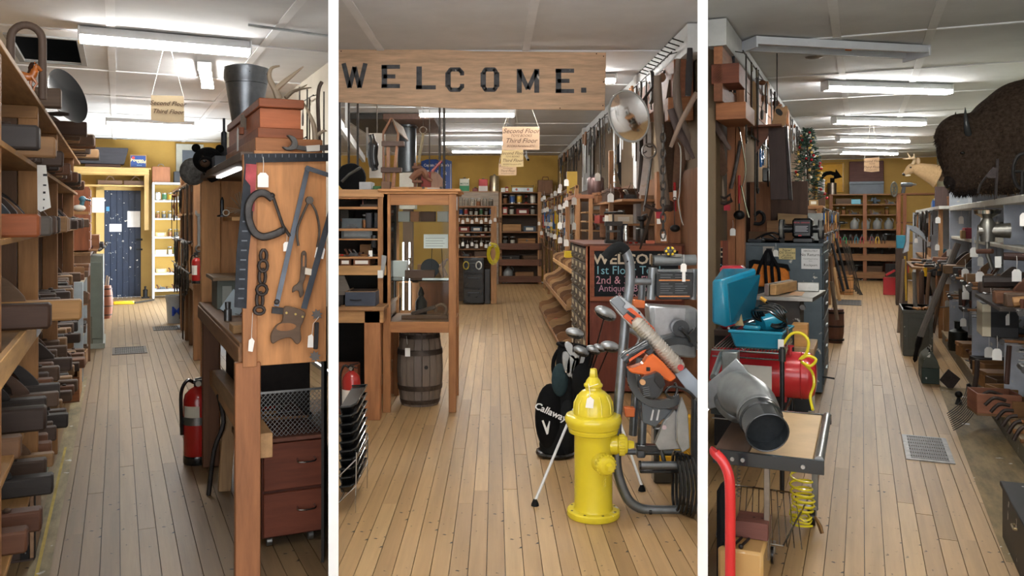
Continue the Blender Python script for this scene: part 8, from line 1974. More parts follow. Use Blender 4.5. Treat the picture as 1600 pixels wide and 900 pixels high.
pr(T,'edging',[(1170,408),(1176,406),(1230,414),(1234,424),(1228,419),(1178,412),(1170,428)],7.77,.09,'cloth','#16171a',.003)
for dx in(0,10):tu(T,'handle',[(1180+dx*1.8,448),(1186+dx,420),(1196,396),(1202,392),(1206,400),(1206+dx,420),(1208+dx,446)],7.75-.01*(dx>0),.014,'cloth','#131316',flat=.5)
put('price_tag',at(1212,379,7.9),'white tag hanging from the grinder cord onto the grey cabinet','price tag',None,(0,0,0),1.1)
T=Thing('bench_grinder','black bench grinder with a printed label on the steel cabinet','grinder',(at(1250,378,8.1).x,8.2,zc))
v=at(1252,358,8.1);x=v.x;z=v.z
T.add('base',MB().box(at(1238,370,8.0).x,at(1270,370,8.0).x,8.03,8.3,zc,zc+.045),'gloss','#1b1c1d',.008)
T.add('motor',MB().box(at(1237,360,8.0).x,at(1269,360,8.0).x,8.05,8.28,zc+.045,at(1252,341,8.0).z),'gloss','#1d1e20',.02)
T.add('spec_plate',MB().box(at(1240,360,8.0).x,at(1264,360,8.0).x,8.043,8.05,at(1252,364,8).z,at(1252,345,8).z),'paint','#30343a')
write(T,'METAL GRINDER',.018,(at(1252,360,8).x,8.041,at(1252,349,8).z),'#d9505c')
for k in range(5):T.add('print_line',MB().box(at(1242,360,8.0).x,at(1262-2*(k%2),360,8.0).x,8.041,8.043,at(1252,354+2*k,8).z,at(1252,353.2+2*k,8).z),'paint','#b9bdc2')
T.add('switch',MB().box(at(1247,370,8.0).x,at(1252,370,8.0).x,8.04,8.05,zc+.06,zc+.072),'gloss','#b3252b')
for px,pz in((1222,350),(1283,352)):
 u=at(px,pz,8.15);s_=-1 if px<1240 else 1
 T.add('shaft',MB().tube([(u.x,8.15,z),(x,8.15,z)],.035,12),'gloss','#2a2c2e')
 T.add('wheel_guard',MB().tube([(u.x-.025,8.15,z+.0),(u.x+.025,8.15,z+.0)],.09,22),'gloss','#2d3033');T.add('grinding_wheel',MB().tube([(u.x-.012,8.12,z-.0),(u.x+.012,8.12,z)],.085,20),'cloth','#8a8a86')
 T.add('guard_leg',MB().box(u.x-.02,u.x+.02,8.14,8.18,zc,z-.06),'iron','#2a2c2e')
tu(solo_T:=Thing('cord_pile','tangled dark cord and clips left of the bench grinder','cord',at(1200,375,8.1)),'cord',[(1180,374),(1195,366),(1212,364),(1220,372),(1205,374),(1190,371),(1200,366),(1215,374)],8.1,.008,'gloss','#191a1c')
bx('metal_strip','dark metal box strip at the left edge of the steel cabinet top','box',1168,374,1190,379,8.05,.3,'iron','#3a3f44',z=zc)
T=Thing('cabinet_backboard','stack of wooden boxes and boards behind the bench grinder','wooden box',(at(1200,340,9).x,9,zc))
pr(T,'tall_board',[(1172,285),(1204,284),(1204,362),(1172,362)],9.0,.03,'woodz','#9a6440',.003)
pr(T,'pale_box',[(1198,345),(1222,344),(1222,366),(1198,366)],8.9,.09,'woodx','#a3764c',.003)
pr(T,'holed_block',[(1215,333),(1262,336),(1262,350),(1215,350)],9.05,.08,'woodx','#c29c6c',.003)
T.add('base',MB().box(at(1172,362,9).x,at(1262,362,9).x,8.9,9.15,zc,at(1200,362,9).z),'woodx','#7a5638')
bx('green_tray','green and white tray block right of the grinder','tray',1262,333,1285,341,9.0,.15,'paint','#c9cdc8',z=zc)
T=Thing('chalkboard','right end of a wood-framed chalkboard lettered ME etc','chalkboard',at(1120,470,8.1));Yk=7.6
pr(T,'slate',[(1106,386),(1129,386),(1129,455),(1106,455)],Yk-.01,.012,'wall','#1d2023')
pr(T,'frame_side',[(1129,376),(1137,376),(1137,462),(1129,462)],Yk-.02,.03,'woodz','#8a4630',.002);pr(T,'frame_top',[(1104,376),(1129,376),(1129,387),(1104,387)],Yk-.02,.03,'woodx','#9a5230',.002)
for s,sz,px,py,c in(('ME',.14,1118,402,'#c2b29a'),('s etc',.09,1119,420,'#7fb6c4'),('r-',.09,1112,438,'#c48a94'),('go',.09,1118,453,'#b98a9c')):u=at(px,py,Yk-.012);write(T,s,sz,tuple(u),c,name='chalk_lettering',bold=.001)
T=Thing('knotty_post','broad knotty pine post beside the chalkboard end','post',at(1149,379,7.8))
u0,u1=at(1136,300,7.75).x,at(1163,300,7.75).x;um=(u0+u1)/2
T.add('plank',MB().box(u0,um-.002,7.75,7.85,0,2.75),'woodz','#9a6038',.003);T.add('plank',MB().box(um+.002,u1,7.74,7.85,0,2.75),'woodz','#a56c42',.003)
T=Thing('ceiling_beam','reddish boarded beam box running under the white rail','beam',(-1.05,8.5,2.5))
for k in range(3):T.add('board',MB().box(-1.10,-1.03,6.9,12.5,2.52+.15*k,2.665+.15*k),'woody',rc('#95603c','#86522f','#7d4c30'),.003)
T.add('block',MB().box(-1.10,-.86,7.0,7.6,2.38,2.52),'woodx','#9a6038',.004);T.add('block',MB().box(-1.12,-.9,6.9,7.3,2.66,2.82),'woodx','#7a3f26',.004)
setting('trim_6',MB().box(-1.15,-1.0,6.9,24.1,2.97,CEIL-.013),'paint','#c4c6c6')
def wp(label,cat,name,pts,Y,r,mat,col,flat=.6):T=Thing(name,label,cat,at(*pts[0],Y));tu(T,'shaft',pts,Y,r,mat,col,8,flat=flat);return T
wp('flat grey iron bar hanging highest at the left','bar','iron_bar',[(1120,24),(1119,75),(1117,130)],7.2,.016,'iron','#4b4a4c')
wp('black socket bar hanging from the ceiling rail','wrench','breaker_bar',[(1145,70),(1147,110),(1148,145)],7.4,.012,'iron','#2c2c2f')
wp('dark pipe end lying across above the post','pipe','steel_pipe',[(1106,143),(1144,139)],7.3,.022,'iron','#35363a',1)
wp('brown leather holster piece hanging at the left edge','holster','leather_holster',[(1110,145),(1114,190),(1122,240),(1127,275)],7.6,[.03]*4+[.055]*4+[.06]*4+[.03],'cloth','#5c4538')
wp('curved grey-brown wooden horn pointing down right','tool handle','wooden_piece',[(1107,165),(1118,195),(1132,220),(1141,234)],7.3,[.035]*4+[.03]*4+[.02]*4+[.008],'woodz','#5a4840')
wp('pale grey wooden handle below the leather piece','tool handle','wooden_piece',[(1123,258),(1127,290),(1130,314)],7.7,.022,'woodz','#8d7a66')
wp('diagonal flat rusty bar across the post','bar','iron_bar',[(1157,220),(1150,260),(1142,295)],7.7,.016,'iron','#57504c')
wp('long silver ring wrench hanging below the wire hook','wrench','ring_wrench',[(1158,290),(1164,318),(1170,340)],7.6,.008,'shiny','#b9b7b2',1)
wp('thin silver wire hook with a coiled end','wire','wire_hook',[(1154,198),(1157,210),(1162,240),(1165,268),(1160,292)],7.6,.006,'shiny','#b5b3ad',1)
T=wp('red-handled black ladle hanging on the knotty post','ladle','red_ladle',[(1155,274),(1155,318)],7.65,.012,'gloss','#a3282c',1)
u=at(1155,336,7.6);T.add('bowl',MB().ball(tuple(u),(.05,.045,.042),14,8),'iron','#1b1b1c');tu(T,'stem',[(1155,318),(1155,330)],7.62,.007,'iron','#222')
T=Thing('bow_clamp','black iron C-clamp hanging on the boards behind the cabinet','clamp',at(1185,333,8.8));tu(T,'frame',[(1179,337),(1186,331),(1193,336),(1193,345),(1187,350),(1178,349)],8.8,.018,'iron','#2c2b2c')
T=Thing('shackle','rusty iron twin shackle and red tag on the knotty post','shackle',at(1132,305,7.6));tu(T,'frame',[(1121,315),(1122,305),(1132,310),(1141,304),(1143,314),(1132,319)],7.6,.014,'iron','#3a3330',closed=True);pr(T,'red_card',[(1131,320),(1141,320),(1141,329),(1131,329)],7.6,.004,'paint','#b0283a')
put('price_tag',at(1145,344,7.65),'white tag hanging lowest on the knotty post','price tag',None,(0,0,0),1.2)
pl_=solo('pale_board','pale new pine board hanging behind the iron tools','board',MB().prism([(at(1172,0,8.8).x,at(1172,118,8.8).z),(at(1181,0,8.8).x,at(1181,130,8.8).z),(at(1185,0,8.8).x,at(1185,196,8.8).z),(at(1176,0,8.8).x,at(1176,196,8.8).z)],8.8,8.83),'woodz','#cba674')
rail(-.92,7.3,18.4,2.99,-1.0,'iron hanging rail under the left ceiling rail of the right aisle');rail(-.9,7.7,12.1,2.31,-1.0,'iron hanging rail under the reddish beam');rail(-.49,12.65,21.3,1.73,-.54,'upper iron rail of the rack below the tree');rail(-.49,12.65,21.3,1.36,-.54,'lower iron rail of the rack below the tree');rail(.88,12.6,17,1.69,.95,'iron hanging rail under the far white shelf')
row_hang(['hang_strap','hang_clamp','hang_rod','hang_saw','hang_snips','hang_wrench','hang_brace'],[(-.92+.01*(i%3),7.5+.3*i,2.98)for i in range(36)],'from the front on the left rail of the right aisle',PI/2,(.9,1.6))
row_hang(['hang_clamp','hang_wrench','hang_rod','hang_pliers','hang_snips'],[(-.9+.01*(i%2),8.0+.35*i,2.3)for i in range(12)],'from the front under the reddish beam',PI/2,(1,1.6))
T=Thing('dark_plank_case','tall dark purple-brown wooden plank standing above the steel cabinet','plank',at(1225,316,8.3));pr(T,'plank',[(1200,198),(1226,198),(1232,312),(1204,312)],8.3,.08,'woodz','#43302c',.003);pr(T,'edge',[(1226,198),(1230,198),(1238,313),(1232,312)],8.3,.08,'iron','#2a2422',.003)
T.add('hanger',MB().tube([tuple(at(1214,199,8.34)),(at(1214,199,8.34).x,8.34,CEIL)],.006,5),'iron','#555')
T=Thing('hand_saw','hand saw with pale wooden handle standing on a small shelf','saw',at(1217,197,8.2));
pr(T,'handle',[(1207,196),(1208,184),(1211,170),(1216,165),(1222,168),(1229,165),(1231,172),(1228,184),(1226,196)],8.2,.025,'woodx','#b5895c',.004,1);pr(T,'grip_hole',[(1212,171),(1218,170),(1223,176),(1220,181),(1213,177)],8.197,.004,'paint','#17130f',0,1)
T=Thing('corner_shelf','small brown corner shelf with triangular bracket under the saw','shelf',at(1195,197,8.2));a,b=at(1178,196,8.2),at(1222,198,8.2);T.add('board',MB().box(a.x-.1,b.x,8.15,8.5,a.z-.02,a.z),'woodx','#8a5438',.003)
pr(T,'bracket',[(1178,200),(1204,200),(1198,216),(1180,240)],8.3,.04,'woodx','#6f4430')
bx('tin_canister','silver canister with black pump on the boards beside the dark plank','canister',1191,262,1201,284,9.0,.1,'metal','#8d908e',.01)
T=Thing('storage_shelf','dark shelf frame beneath the canister and boards','shelf',(at(1190,300,9.2).x,9.3,0));T.add('side',MB().box(at(1166,300,9.2).x,at(1262,300,9.2).x,9.22,9.26,0,at(1190,284,9.2).z),'woodz','#5c4030')
# ---- tree and rack on the left beyond the cabinet
Yt=13.0;vb=at(1262,322,Yt);vt=at(1261,200,Yt)
T=Thing('christmas_tree','small decorated artificial Christmas tree on the tool rack','christmas tree',(vb.x,Yt,vb.z));hh=vt.z-vb.z
T.add('pot',MB().lathe([(.10,0),(.13,.1),(.12,.1)],tuple(vb),14),'cloth','#4a3a34')
mb=MB()
for i in range(620):
 f=R.random()**.8;z=vb.z+.08+f*(hh-.1);r=.235*(1-f)**.75+.015;a=R.uniform(0,2*PI);rr_=r*R.uniform(.55,1)
 p=Vector((vb.x+rr_*math.cos(a),Yt+rr_*math.sin(a),z));q=p+Vector((.07*math.cos(a),.07*math.sin(a),R.uniform(-.03,.04)))
 mb.bar(Vector((vb.x,Yt,z+.02))*.25+p*.75,q,.022,.006)
T.add('needles',mb,'leaf','#2b4a3c',kind='stuff',smooth=False)
T.add('stem',MB().tube([tuple(vb+Vector((0,0,.05))),tuple(vt)],.012,6),'woodz','#3a2a20')
for i in range(46):
 f=(i+.5)/46;r=.25*(1-f)**.75+.03;a=-PI/2+R.uniform(-1.5,1.5)
 T.add('bauble',MB().ball((vb.x+r*math.cos(a),Yt+r*math.sin(a),vb.z+.1+f*(hh-.16)),.021,10,7),'gloss',rc('#b3222a','#b3222a','#c9a85c','#c9a85c','#dcd6c6'))
T=Thing('tool_rack','wooden rack under the Christmas tree hung with tools and tags','rack',(-.75,14.5,0))
zr=vb.z
T.add('top',MB().box(-1.14,-.5,12.6,13.6,zr-.05,zr),'woody','#9a6a3e',.003)
for y in(12.6,14.5,16.5,19):T.add('post',MB().box(-.58,-.52,y,y+.06,0,zr-.05),'woodz','#96683c',.003)
for z in(.9,1.3,1.68):T.add('rail',MB().box(-.57,-.53,12.6,22,z,z+.05),'woody','#86603a')
T.add('back_board',MB().box(-1.0,-.97,9.4,22,0,1.78),'woody','#4c3828')
for k,z in enumerate((1.72,1.35)):row_hang(['hang_pliers','hang_wrench','hang_snips','hang_hammer','hang_clamp'],[(-.49,12.75+.33*i,z)for i in range(26)],'from the front on the %s rail below the tree'%('upper','lower')[k],PI/2,(.9,1.4))
bx('grey_box','pale grey-green metal box hanging behind the dark plank','box',1232,312,1252,328,9.6,.2,'paint','#8d9488',z=None)
solo('box_shelf','brown board shelf that carries the grey-green box','shelf',MB().box(-1.0,at(1256,320,9.6).x,9.55,9.9,at(1240,328,9.6).z-.03,at(1240,328,9.6).z),'woodx','#8a6240')
for i,(px,k)in enumerate(((1243,'lidded_box'),(1271,'card_box'))):u=at(px,312,12.62);put(k,(u.x,12.68,zr),('grey tool box at the left foot of the tree','small pinkish box at the right foot of the tree')[i],'box',None,(0,0,0),(.6,.6,.9))
p=lvl(1322,461);zz=at(1322,430,p.y).z;r=(at(1334,440,p.y).x-at(1309,440,p.y).x)/2
T=Thing('oak_keg','varnished oak keg of long tools by the far left racks','barrel',(p.x,p.y+r,0))
for k in range(14):
 a0,a1=2*PI*k/14+.02,2*PI*(k+1)/14-.02;mb=MB();hs_=[0,zz*.25,zz*.5,zz*.75,zz];rs=[r*.86,r*.98,r,r*.98,r*.86]
 for z,q in zip(hs_,rs):
  for a in(a0,a1):mb.v.append((p.x+q*math.cos(a),p.y+r+q*math.sin(a),z))
  for a in(a1,a0):mb.v.append((p.x+(q-.02)*math.cos(a),p.y+r+(q-.02)*math.sin(a),z))
 for i in range(4):
  for j in range(4):mb.f.append((i*4+j,i*4+(j+1)%4,(i+1)*4+(j+1)%4,(i+1)*4+j))
 mb.f+=[(3,2,1,0),(16,17,18,19)]
 T.add('stave',mb,'woodz','#c08850')
for z in(.05,.12,.3,.36):T.add('hoop',MB().lathe([(r*(.9+.1*min(z,zz-z)/(zz/2)),z),(r*(.93+.09*min(z,zz-z)/(zz/2)),z),(r*(.93+.09*min(z,zz-z)/(zz/2)),z+.02)],(p.x,p.y+r,0),24,cap=False),'iron','#8a6a44')
for i in range(5):put('hang_rod',(p.x-.1+.04*i,p.y+r-.05*(i%2),zz+.75-.04*i),f'long iron tool standing in the oak keg, {O(i)} from the left','iron bar',None,(0,-.22,0),(1.3,1.3,1.3),None,(.7,0))
# ---- back wall of the right aisle
Yb=23.6
a,b=at(1298,300,Yb),at(1406,300,Yb)
T=Thing('store_shelving','wide brown shelving of drills and planes on the far end wall','shelving',((a.x+b.x)/2,23.9,0));zs=[]
for y in(303,319,335,358,376,397,425):z=at(1350,y,Yb).z;zs.append(z);T.add('shelf_board',MB().box(a.x,b.x,Yb,24.15,z-.03,z),'woodx','#94683f',.002)
for px in(1298,1351,1403):u=at(px,300,Yb).x;T.add('post',MB().box(u-.04,u+.05,Yb-.05,Yb,0,zs[0]),'woodz','#8a5838',.003)
for y in(381,402,429):z=at(1350,y,Yb).z;T.add('rail',MB().box(a.x,b.x,Yb-.09,Yb-.052,z-.09,z+.05),'woodx','#94683f',.003)
T.add('back_board',MB().box(a.x,b.x,24.1,24.15,0,zs[3]),'woodx','#3b2d22')
for i,k in((1,['metal_plane','bench_vise','crate']),(2,['power_drill','metal_plane','jar']),(3,['power_drill','jug','tin_can','metal_plane']),(4,['power_drill','metal_plane']),(5,['power_drill','crate']),(6,['tool_chest','crate','power_drill'])):
 x=a.x+.1;j=0;lim=zs[i-1]-.03-zs[i]
 while x<b.x-.3:
  kk=R.choice(k);hw=HALFW[kk];n,c=NAMEOF[kk];s=min(1.25,lim/{'power_drill':.18,'metal_plane':.1,'crate':.13,'bench_vise':.15,'jar':.16,'tin_can':.17,'jug':.24,'tool_chest':.24}[kk]*.9)
  put(kk,(x+hw*s,Yb+.15,zs[i]),words(f'{n}, {O(j)} from the left on the {O(i-1)} board at the far end wall'),c,None,(0,0,R.uniform(-.3,.3)),s,{'body':'#2b2e30'}if kk=='power_drill'else None);x+=2*hw*s+.02;j+=1
for i in range(9):u=at(1302+9*i+(6 if i>5 else 0),371,Yb-.12);put('hang_pliers',tuple(u+Vector((0,0,.08))),words(f'bright-handled pliers, {O(i)} from the left on the far end rail'),'pliers',None,(0,0,0),1.5,{'grip':('#2a9aa8','#c9333c','#3aa66a','#2b2b2b','#2a7f8c','#b5333c','#8c3a3c','#e0b52c','#2b2b2b')[i]})
bx('teal_case','small teal case on the top board of the far shelving','case',1326,311,1345,318,Yb+.05,.2,'gloss','#2b93ad',.01,z=zs[1])
T,a_,b_,z0,z1_=bx('grey_chest','grey-blue painted chest on top of the far shelving','chest',1327,283,1381,303,Yb+.02,.45,'paint','#5c6570',.005,z=zs[0],lid='#66707b')
bx('brown_panel_chest','dark red-brown framed panel standing above the grey chest','panel',1327,251,1381,283,Yb+.4,.05,'woodx','#5d352c',.01,z=z1_+.001)
T=Thing('road_sign','yellow road sign with a black right-curving arrow on the far wall','road sign',at(1298,300,24.1))
Yn=24.12;a2,b2=at(1272,301,Yn),at(1319,254,Yn)
T.add('plate',MB().box(a2.x,b2.x,Yn,Yn+.02,a2.z,b2.z),'paint','#e0a400',.003);fr=.012
T.add('border',MB().box(a2.x+.02,b2.x-.02,Yn-.003,Yn,b2.z-.032,b2.z-.022).box(b2.x-.032,b2.x-.022,Yn-.003,Yn,a2.z+.02,b2.z-.032).box(a2.x+.02,a2.x+.03,Yn-.003,Yn,a2.z+.02,b2.z-.032),'gloss','#17150f')
pr(T,'arrow',[(1279,279),(1284,272),(1290,268),(1298,267),(1305,269),(1306,264),(1316,277),(1303,280),(1303,275),(1298,273),(1292,274),(1288,277),(1284,282)],Yn-.006,.006,'cloth','#121110')
pr(T,'arrow_stem',[(1297,278),(1304,278),(1304,301),(1297,301)],Yn-.006,.006,'cloth','#121110')
solo('milk_can','silver and rusty tin cylinder before the road sign','tin can',MB().lathe([(.11,zs[0]),(.115,zs[0]+.3),(.10,zs[0]+.31)],(at(1300,300,Yb+.2).x,Yb+.2,0),16),'metal','#9c8f84')
bx('printed_tin','pale printed tin left of the silver cylinder','tin can',1278,283,1288,301,20.5,.15,'paint','#c9c4c2')
solo('tin_stand','narrow dark stand under the pale printed tin','stand',MB().box(at(1277,300,20.5).x,at(1289,300,20.5).x,20.45,20.7,0,at(1283,301,20.5).z),'woodz','#6a4a32')
hung2=paper_sign('paper_sign','tan hand-lettered paper sign hanging by strings in the right aisle',1350,246,1374,269,14.5,(('Second Floor',.055,.68),('TOYS',.035,.52),('Third Floor',.055,.26),('BOOKS ETC.',.03,.1)),'#cba986',(at(1362,200,14.5).x,CEIL-.001),.05)
p=lvl(1391,461);
T,a_,b_,z0,z1_=bx('red_tool_box','red metal tool box on the floor at the far end','tool box',1380,434,1400,461,p.y,.3,'gloss','#b32630',.006,z=0)
T.add('open_lid',MB().bar((a_.x+.05,p.y,z1_+.05),(b_.x-.02,p.y,z1_+.16),.25,.04,up=(0,0,1)),'gloss','#b32630',.004)
bx('black_case','black plastic cases stacked at the far end right','case',1383,412,1404,434,Yb-.5,.3,'gloss','#1d1e20',.01,z=0)
p,q=lvl(1416,718),lvl(1478,686);register(p.x-.0,lvl(1490,718).x,p.y,q.y,'square cast floor register nearest in the right aisle',16,7,'#8a8782')
p,q=lvl(1300,476),lvl(1332,469);register(p.x,p.x+.5,p.y,q.y,'far dark floor register beside the oak keg',8,4,'#3c352f')
# ---- right-hand white shelves
T=Thing('white_bench_shelving','long white painted shelving with paneled dividers along the right wall','shelving',(1.35,8,0));WC='#9fa6b3'
T.add('plinth_front',MB().box(.94,.97,4.4,12,0,.13),'chipped','#6d6657',.003);T.add('plinth_top',MB().box(.93,1.765,4.4,12,.13,.155),'woody','#b09a78',.002)
for y,x0,z0_,z1_ in((7.2,.97,.155,1.0),(9.0,.95,.155,1.9),(11.2,.95,.155,1.9),(5.7,1.0,1.37,1.72),(7.3,.98,1.02,1.72)):
 n=4;w_=(1.765-x0)/n
 for k in range(n):T.add('divider_board',MB().box(x0+w_*k+.002,x0+w_*(k+1)-.002,y,y+.02,z0_,z1_-.001),'chipped',rc('#b9bfcb','#b1b8c5','#c2c7d0'),.002)
for z,t,x0,y1,c in((1.72,.05,.95,11.2,'#cfcdc4'),(1.37,.03,.97,11.2,'#c9c5b8'),(1.02,.03,.92,12,'#b9aa90'),(.72,.03,1.0,11.2,'#b9aa90')):T.add('shelf_board',MB().box(x0,1.765,4.4,y1,z-t,z),'woody'if z<1.3 else 'chipped',c,.003)
T.add('back_board',MB().box(1.745,1.765,4.4,12,.155,1.67),'chipped','#aeb5c1')
T.add('front_post',MB().box(.93,.98,12.4,12.5,0,1.72),'woodz','#b07f52',.003);T.add('front_post',MB().box(.95,1.02,11.9,12.0,0,1.02),'woodz','#a87848',.003)
T.add('far_shelf',MB().box(.9,1.765,12,17,1.7,1.74),'chipped','#cfcdc4',.003);T.add('far_divider',MB().box(.95,1.765,14,14.03,0,1.7),'chipped','#b9bfc8');T.add('far_divider',MB().box(.85,1.765,16.9,16.93,0,1.7),'chipped','#b9bfc8');T.add('far_board',MB().box(.9,1.765,12,17,.95,.98),'woody','#a87c4e')
row_y(['metal_plane','wooden_plane','hammer','wooden_plane'],5.0,11.9,.98,1.02,'on the waist-high white bench at the right',.2,PI,sc=(1,1.3))
row_y(['hammer','chisel','screwdriver','metal_plane'],5.2,10.9,1.04,.72,'on the low white board at the right',.16,PI,sc=(1,1.4))
row_y(['wooden_plane','metal_plane','lidded_box'],5.0,11,1.5,1.02,'at the back of the waist-high right bench',.35,PI)
row_y(['crate','lidded_box','hammer','metal_plane'],5.2,11,1.1,.155,'on the plinth board at the right',.28,.3,sc=(.9,1.2))
row_y(['card_box','tin_can','power_drill','jar','metal_plane'],5.9,11,1.12,1.37,'on the upper white shelf at the right',.35,PI/2)
row_y(['bench_vise','oil_lantern','lidded_box','power_drill'],6.2,8,1.45,1.72,'on top of the white shelves under the bison',.4,PI/2,sc=(1,1.2))
row_y(['bench_vise','power_drill','jug','lidded_box','tin_can'],12.2,16.8,1.15,1.74,'on top of the far white shelves',.35,PI/2)
row_y(['crate','metal_plane','power_drill','bench_vise'],12.2,16.5,1.1,.98,'on the far right bench board',.3,PI/2)
row_hang(['hang_hammer','hang_wrench','hang_snips','hang_rod','hang_clamp'],[(.88,12.7+.3*i,1.68)for i in range(15)],'from the front under the far white shelf',PI/2,(1,1.5))
bx('red_carton','red and cream carton on the upper white shelf','box',1507,356,1531,371,9.6,.2,'paint','#a33844',z=1.37);bx('tan_carton','small tan carton left of the red one','box',1502,360,1509,371,9.5,.12,'paint','#a3804c',z=1.37)
T,*_=bx('black_pot_box','black lidded metal box on the low ledge between dividers','box',1503,455,1532,487,9.3,.3,'paint','#2c2523',.004);
for i in range(2):T,a_,b_,z0,z1_=bx('black_carton',('upper long black carton with white end label','lower long black carton with white end label')[i],'box',1535,476+12*i,1592,488+12*i,6.6,.3,'paint','#1d1d1f',z=.75+.065*(1-i));T.add('end_label',MB().box(a_.x-.001,a_.x+.05,6.597,6.9,z0+.005,z1_-.005),'paper','#c9c0a8')
v=at(1543,372,6.9);T=Thing('food_mill','silver hand-cranked mill with wide bowl clamped to the upper shelf','food mill',(v.x,6.9,1.37));c=(v.x,6.9,0)
T.add('hopper',MB().lathe([(.02,1.56),(.05,1.58),(.085,1.60),(.088,1.625),(.095,1.63),(.085,1.632),(.05,1.60)],c,24,cap=False),'shiny','#b9b6ac');T.add('body',MB().lathe([(.045,1.40),(.05,1.46),(.055,1.52),(.03,1.57)],c,18),'metal','#8f8d86')
T.add('barrel',MB().tube([(v.x-.06,6.9,1.48),(v.x+.14,6.9,1.48)],[.04,.055],16),'metal','#8f8d86');T.add('crank',MB().tube([(v.x-.06,6.88,1.48),(v.x-.07,6.86,1.36),(v.x-.07,6.86,1.33)],.009,7),'metal','#9a978f');T.add('crank_handle',MB().tube([(v.x-.07,6.86,1.33),(v.x+.02,6.8,1.335)],.018,9),'woodx','#5c3a2c');T.add('clamp',MB().tube([(v.x,6.9,1.42),(v.x,6.88,1.30),(v.x+.03,6.88,1.20)],.014,8),'metal','#8f8d86')
T.add('price_tag',MB().box(v.x+.03,v.x+.07,6.78,6.782,1.22,1.30),'paper','#f0efe9')
for i,(px,py,Y)in enumerate(((1522,370,7.6),(1508,405,8.5),(1531,407,7.2),(1510,425,8.0),(1548,450,6.8),(1558,525,6.4))):put('price_tag',at(px,py,Y),words(f'white price tag on the white shelving, {O(i)} from the top'),'price tag',None,(0,0,0),1.4)
wp('dark long wooden beam plane lying across the bench at right','plane','long_plane',[(1536,440,),(1604,440)],6.3,.04,'woodx','#2b211d',1);wp('dark reddish wooden handle bar above the long plane','bar','wooden_bar',[(1568,400),(1604,402)],6.2,.025,'woodx','#3a241d',1)
wp('turned pale wooden handle poking out below the long plane','handle','wooden_tool',[(1583,472),(1604,470)],5.9,.03,'woodx','#b08350',1)
solo('sloped_bracket','dark diagonal board edge beneath the pale handle','board',MB().bar(at(1562,462,6.6),at(1604,485,6.1),.3,.02),'woodx','#4a423c')
# ---- floor goods on the right
T,a_,b_,z0,z1_=bx('grey_floor_chest','old grey-green paneled floor chest heaped with handles','chest',1411,486,1458,556,lvl(1411,556).y,.8,'chipped','#5e6058',.006,z=0)
T.add('panel_frame',MB().box(a_.x+.05,b_.x-.04,a_.y-.012,a_.y,.08,z1_-.08),'paint','#54564f',.003);T.add('lid_edge',MB().box(a_.x-.01,b_.x+.01,a_.y-.01,a_.y+.81,z1_-.04,z1_),'paint','#5a5c54',.004)
yc=a_.y
for i in range(5):put('chisel',(a_.x+.1+.07*i,yc+.15+.04*i,z1_),words(f'pale wooden tool handle, {O(i)} from the left on the grey chest'),'tool handle',None,(0,0,1.9-.25*i),1.2,{'handle':'#b98552'})
T=Thing('green_tool_box','weathered dark green peaked tool box on the floor','tool box',(.62,9.2,0));p=lvl(1440,599);xa,xb=p.x,at(1468,598,p.y).x;h=.27;y0=p.y
T.add('body',MB().box(xa,xb,y0,y0+.5,0,h*.55),'chipped','#25342b',.004);T.add('lid',MB().prism([(xa-.004,h*.56),(xb+.004,h*.56),(xb-.02,h*.85),((xa+xb)/2,h*1.05),(xa+.02,h*.85)],y0-.004,y0+.504),'chipped','#45483c',.003);T.add('handle',MB().tube([((xa+xb)/2,y0+.15,h*1.03),((xa+xb)/2,y0+.16,h*1.03+.03),((xa+xb)/2,y0+.34,h*1.03+.03),((xa+xb)/2,y0+.35,h*1.03)],.006,6),'iron','#2a2a28')
T=Thing('rusty_plate','dark square iron plate leaning on its corner by the green tool box','iron plate',(.8,8.6,0));pr(T,'plate',[(1468,594),(1482,577),(1501,592),(1486,611)],8.75,.03,'iron','#3a2f2b',.003)
T=Thing('iron_ball','small black iron ball on a stand on the floor','iron ball',lvl(1498,632));p=lvl(1498,632);T.add('ball',MB().ball((p.x,p.y,.085),.03,12,8),'iron','#1f1d1c');T.add('foot',MB().lathe([(.03,0),(.012,.06)],(p.x,p.y,0),8),'iron','#1f1d1c')
T=Thing('hay_fork','black many-tined fork resting its tines on the floor','fork',lvl(1495,668))
for i in range(10):tu(T,'tine',[(1511+1.9*i,600+3.3*i,7.35),(1508+1.4*i,616+3.4*i,7.2),(1497+1.1*i,633+3.2*i,7.0),(1480+1.1*i,646+2.9*i,6.85)],7,.0032,'iron','#1b1a1a',5)
tu(T,'shoulder',[(1512,600,7.37),(1521,612,7.37),(1529,630,7.37)],7.3,.014,'iron','#1b1a1a');tu(T,'handle',[(1523,606),(1526,585),(1527,562)],7.4,.018,'woodz','#382c26')
wp('long thick grey wooden pole leaning against the hammer bench','pole','wooden_pole',[(1436,530),(1497,380)],9.9,.032,'woodz','#8a8178',1)
T=Thing('crowbar_tip','pointed black iron spade tip at the foot of the grey pole','spade',at(1430,560,9.8));tu(T,'blade',[(1438,526),(1433,545),(1429,566)],9.85,[.03]*4+[.022]*4+[.004],'iron','#211e1d')
for i,(a_,b_,Y,r,c)in enumerate((((1404,520),(1412,405),11.9,.022,'#7a6a5c'),((1432,520),(1428,425),11.0,.022,'#8a857d'),((1446,500),(1452,425),11.6,.022,'#6b4e38'),((1458,520),(1472,445),10.8,.018,'#6d543e'),((1416,470),(1414,400),12.6,.014,'#c9a02c'),((1440,505),(1440,425),12.0,.03,'#4a3428'))):wp(words(f'leaning wooden handled tool, {O(i)} of those round the hammer bench'),'tool','long_tool',[a_,b_],Y,r,'woodz',c,1)
T=Thing('hammer_bench','pine bench edge loaded with a dense pile of hammers','bench',(1.1,12.6,0));u=at(1432,420,12.2);zb=at(1450,418,12.2).z
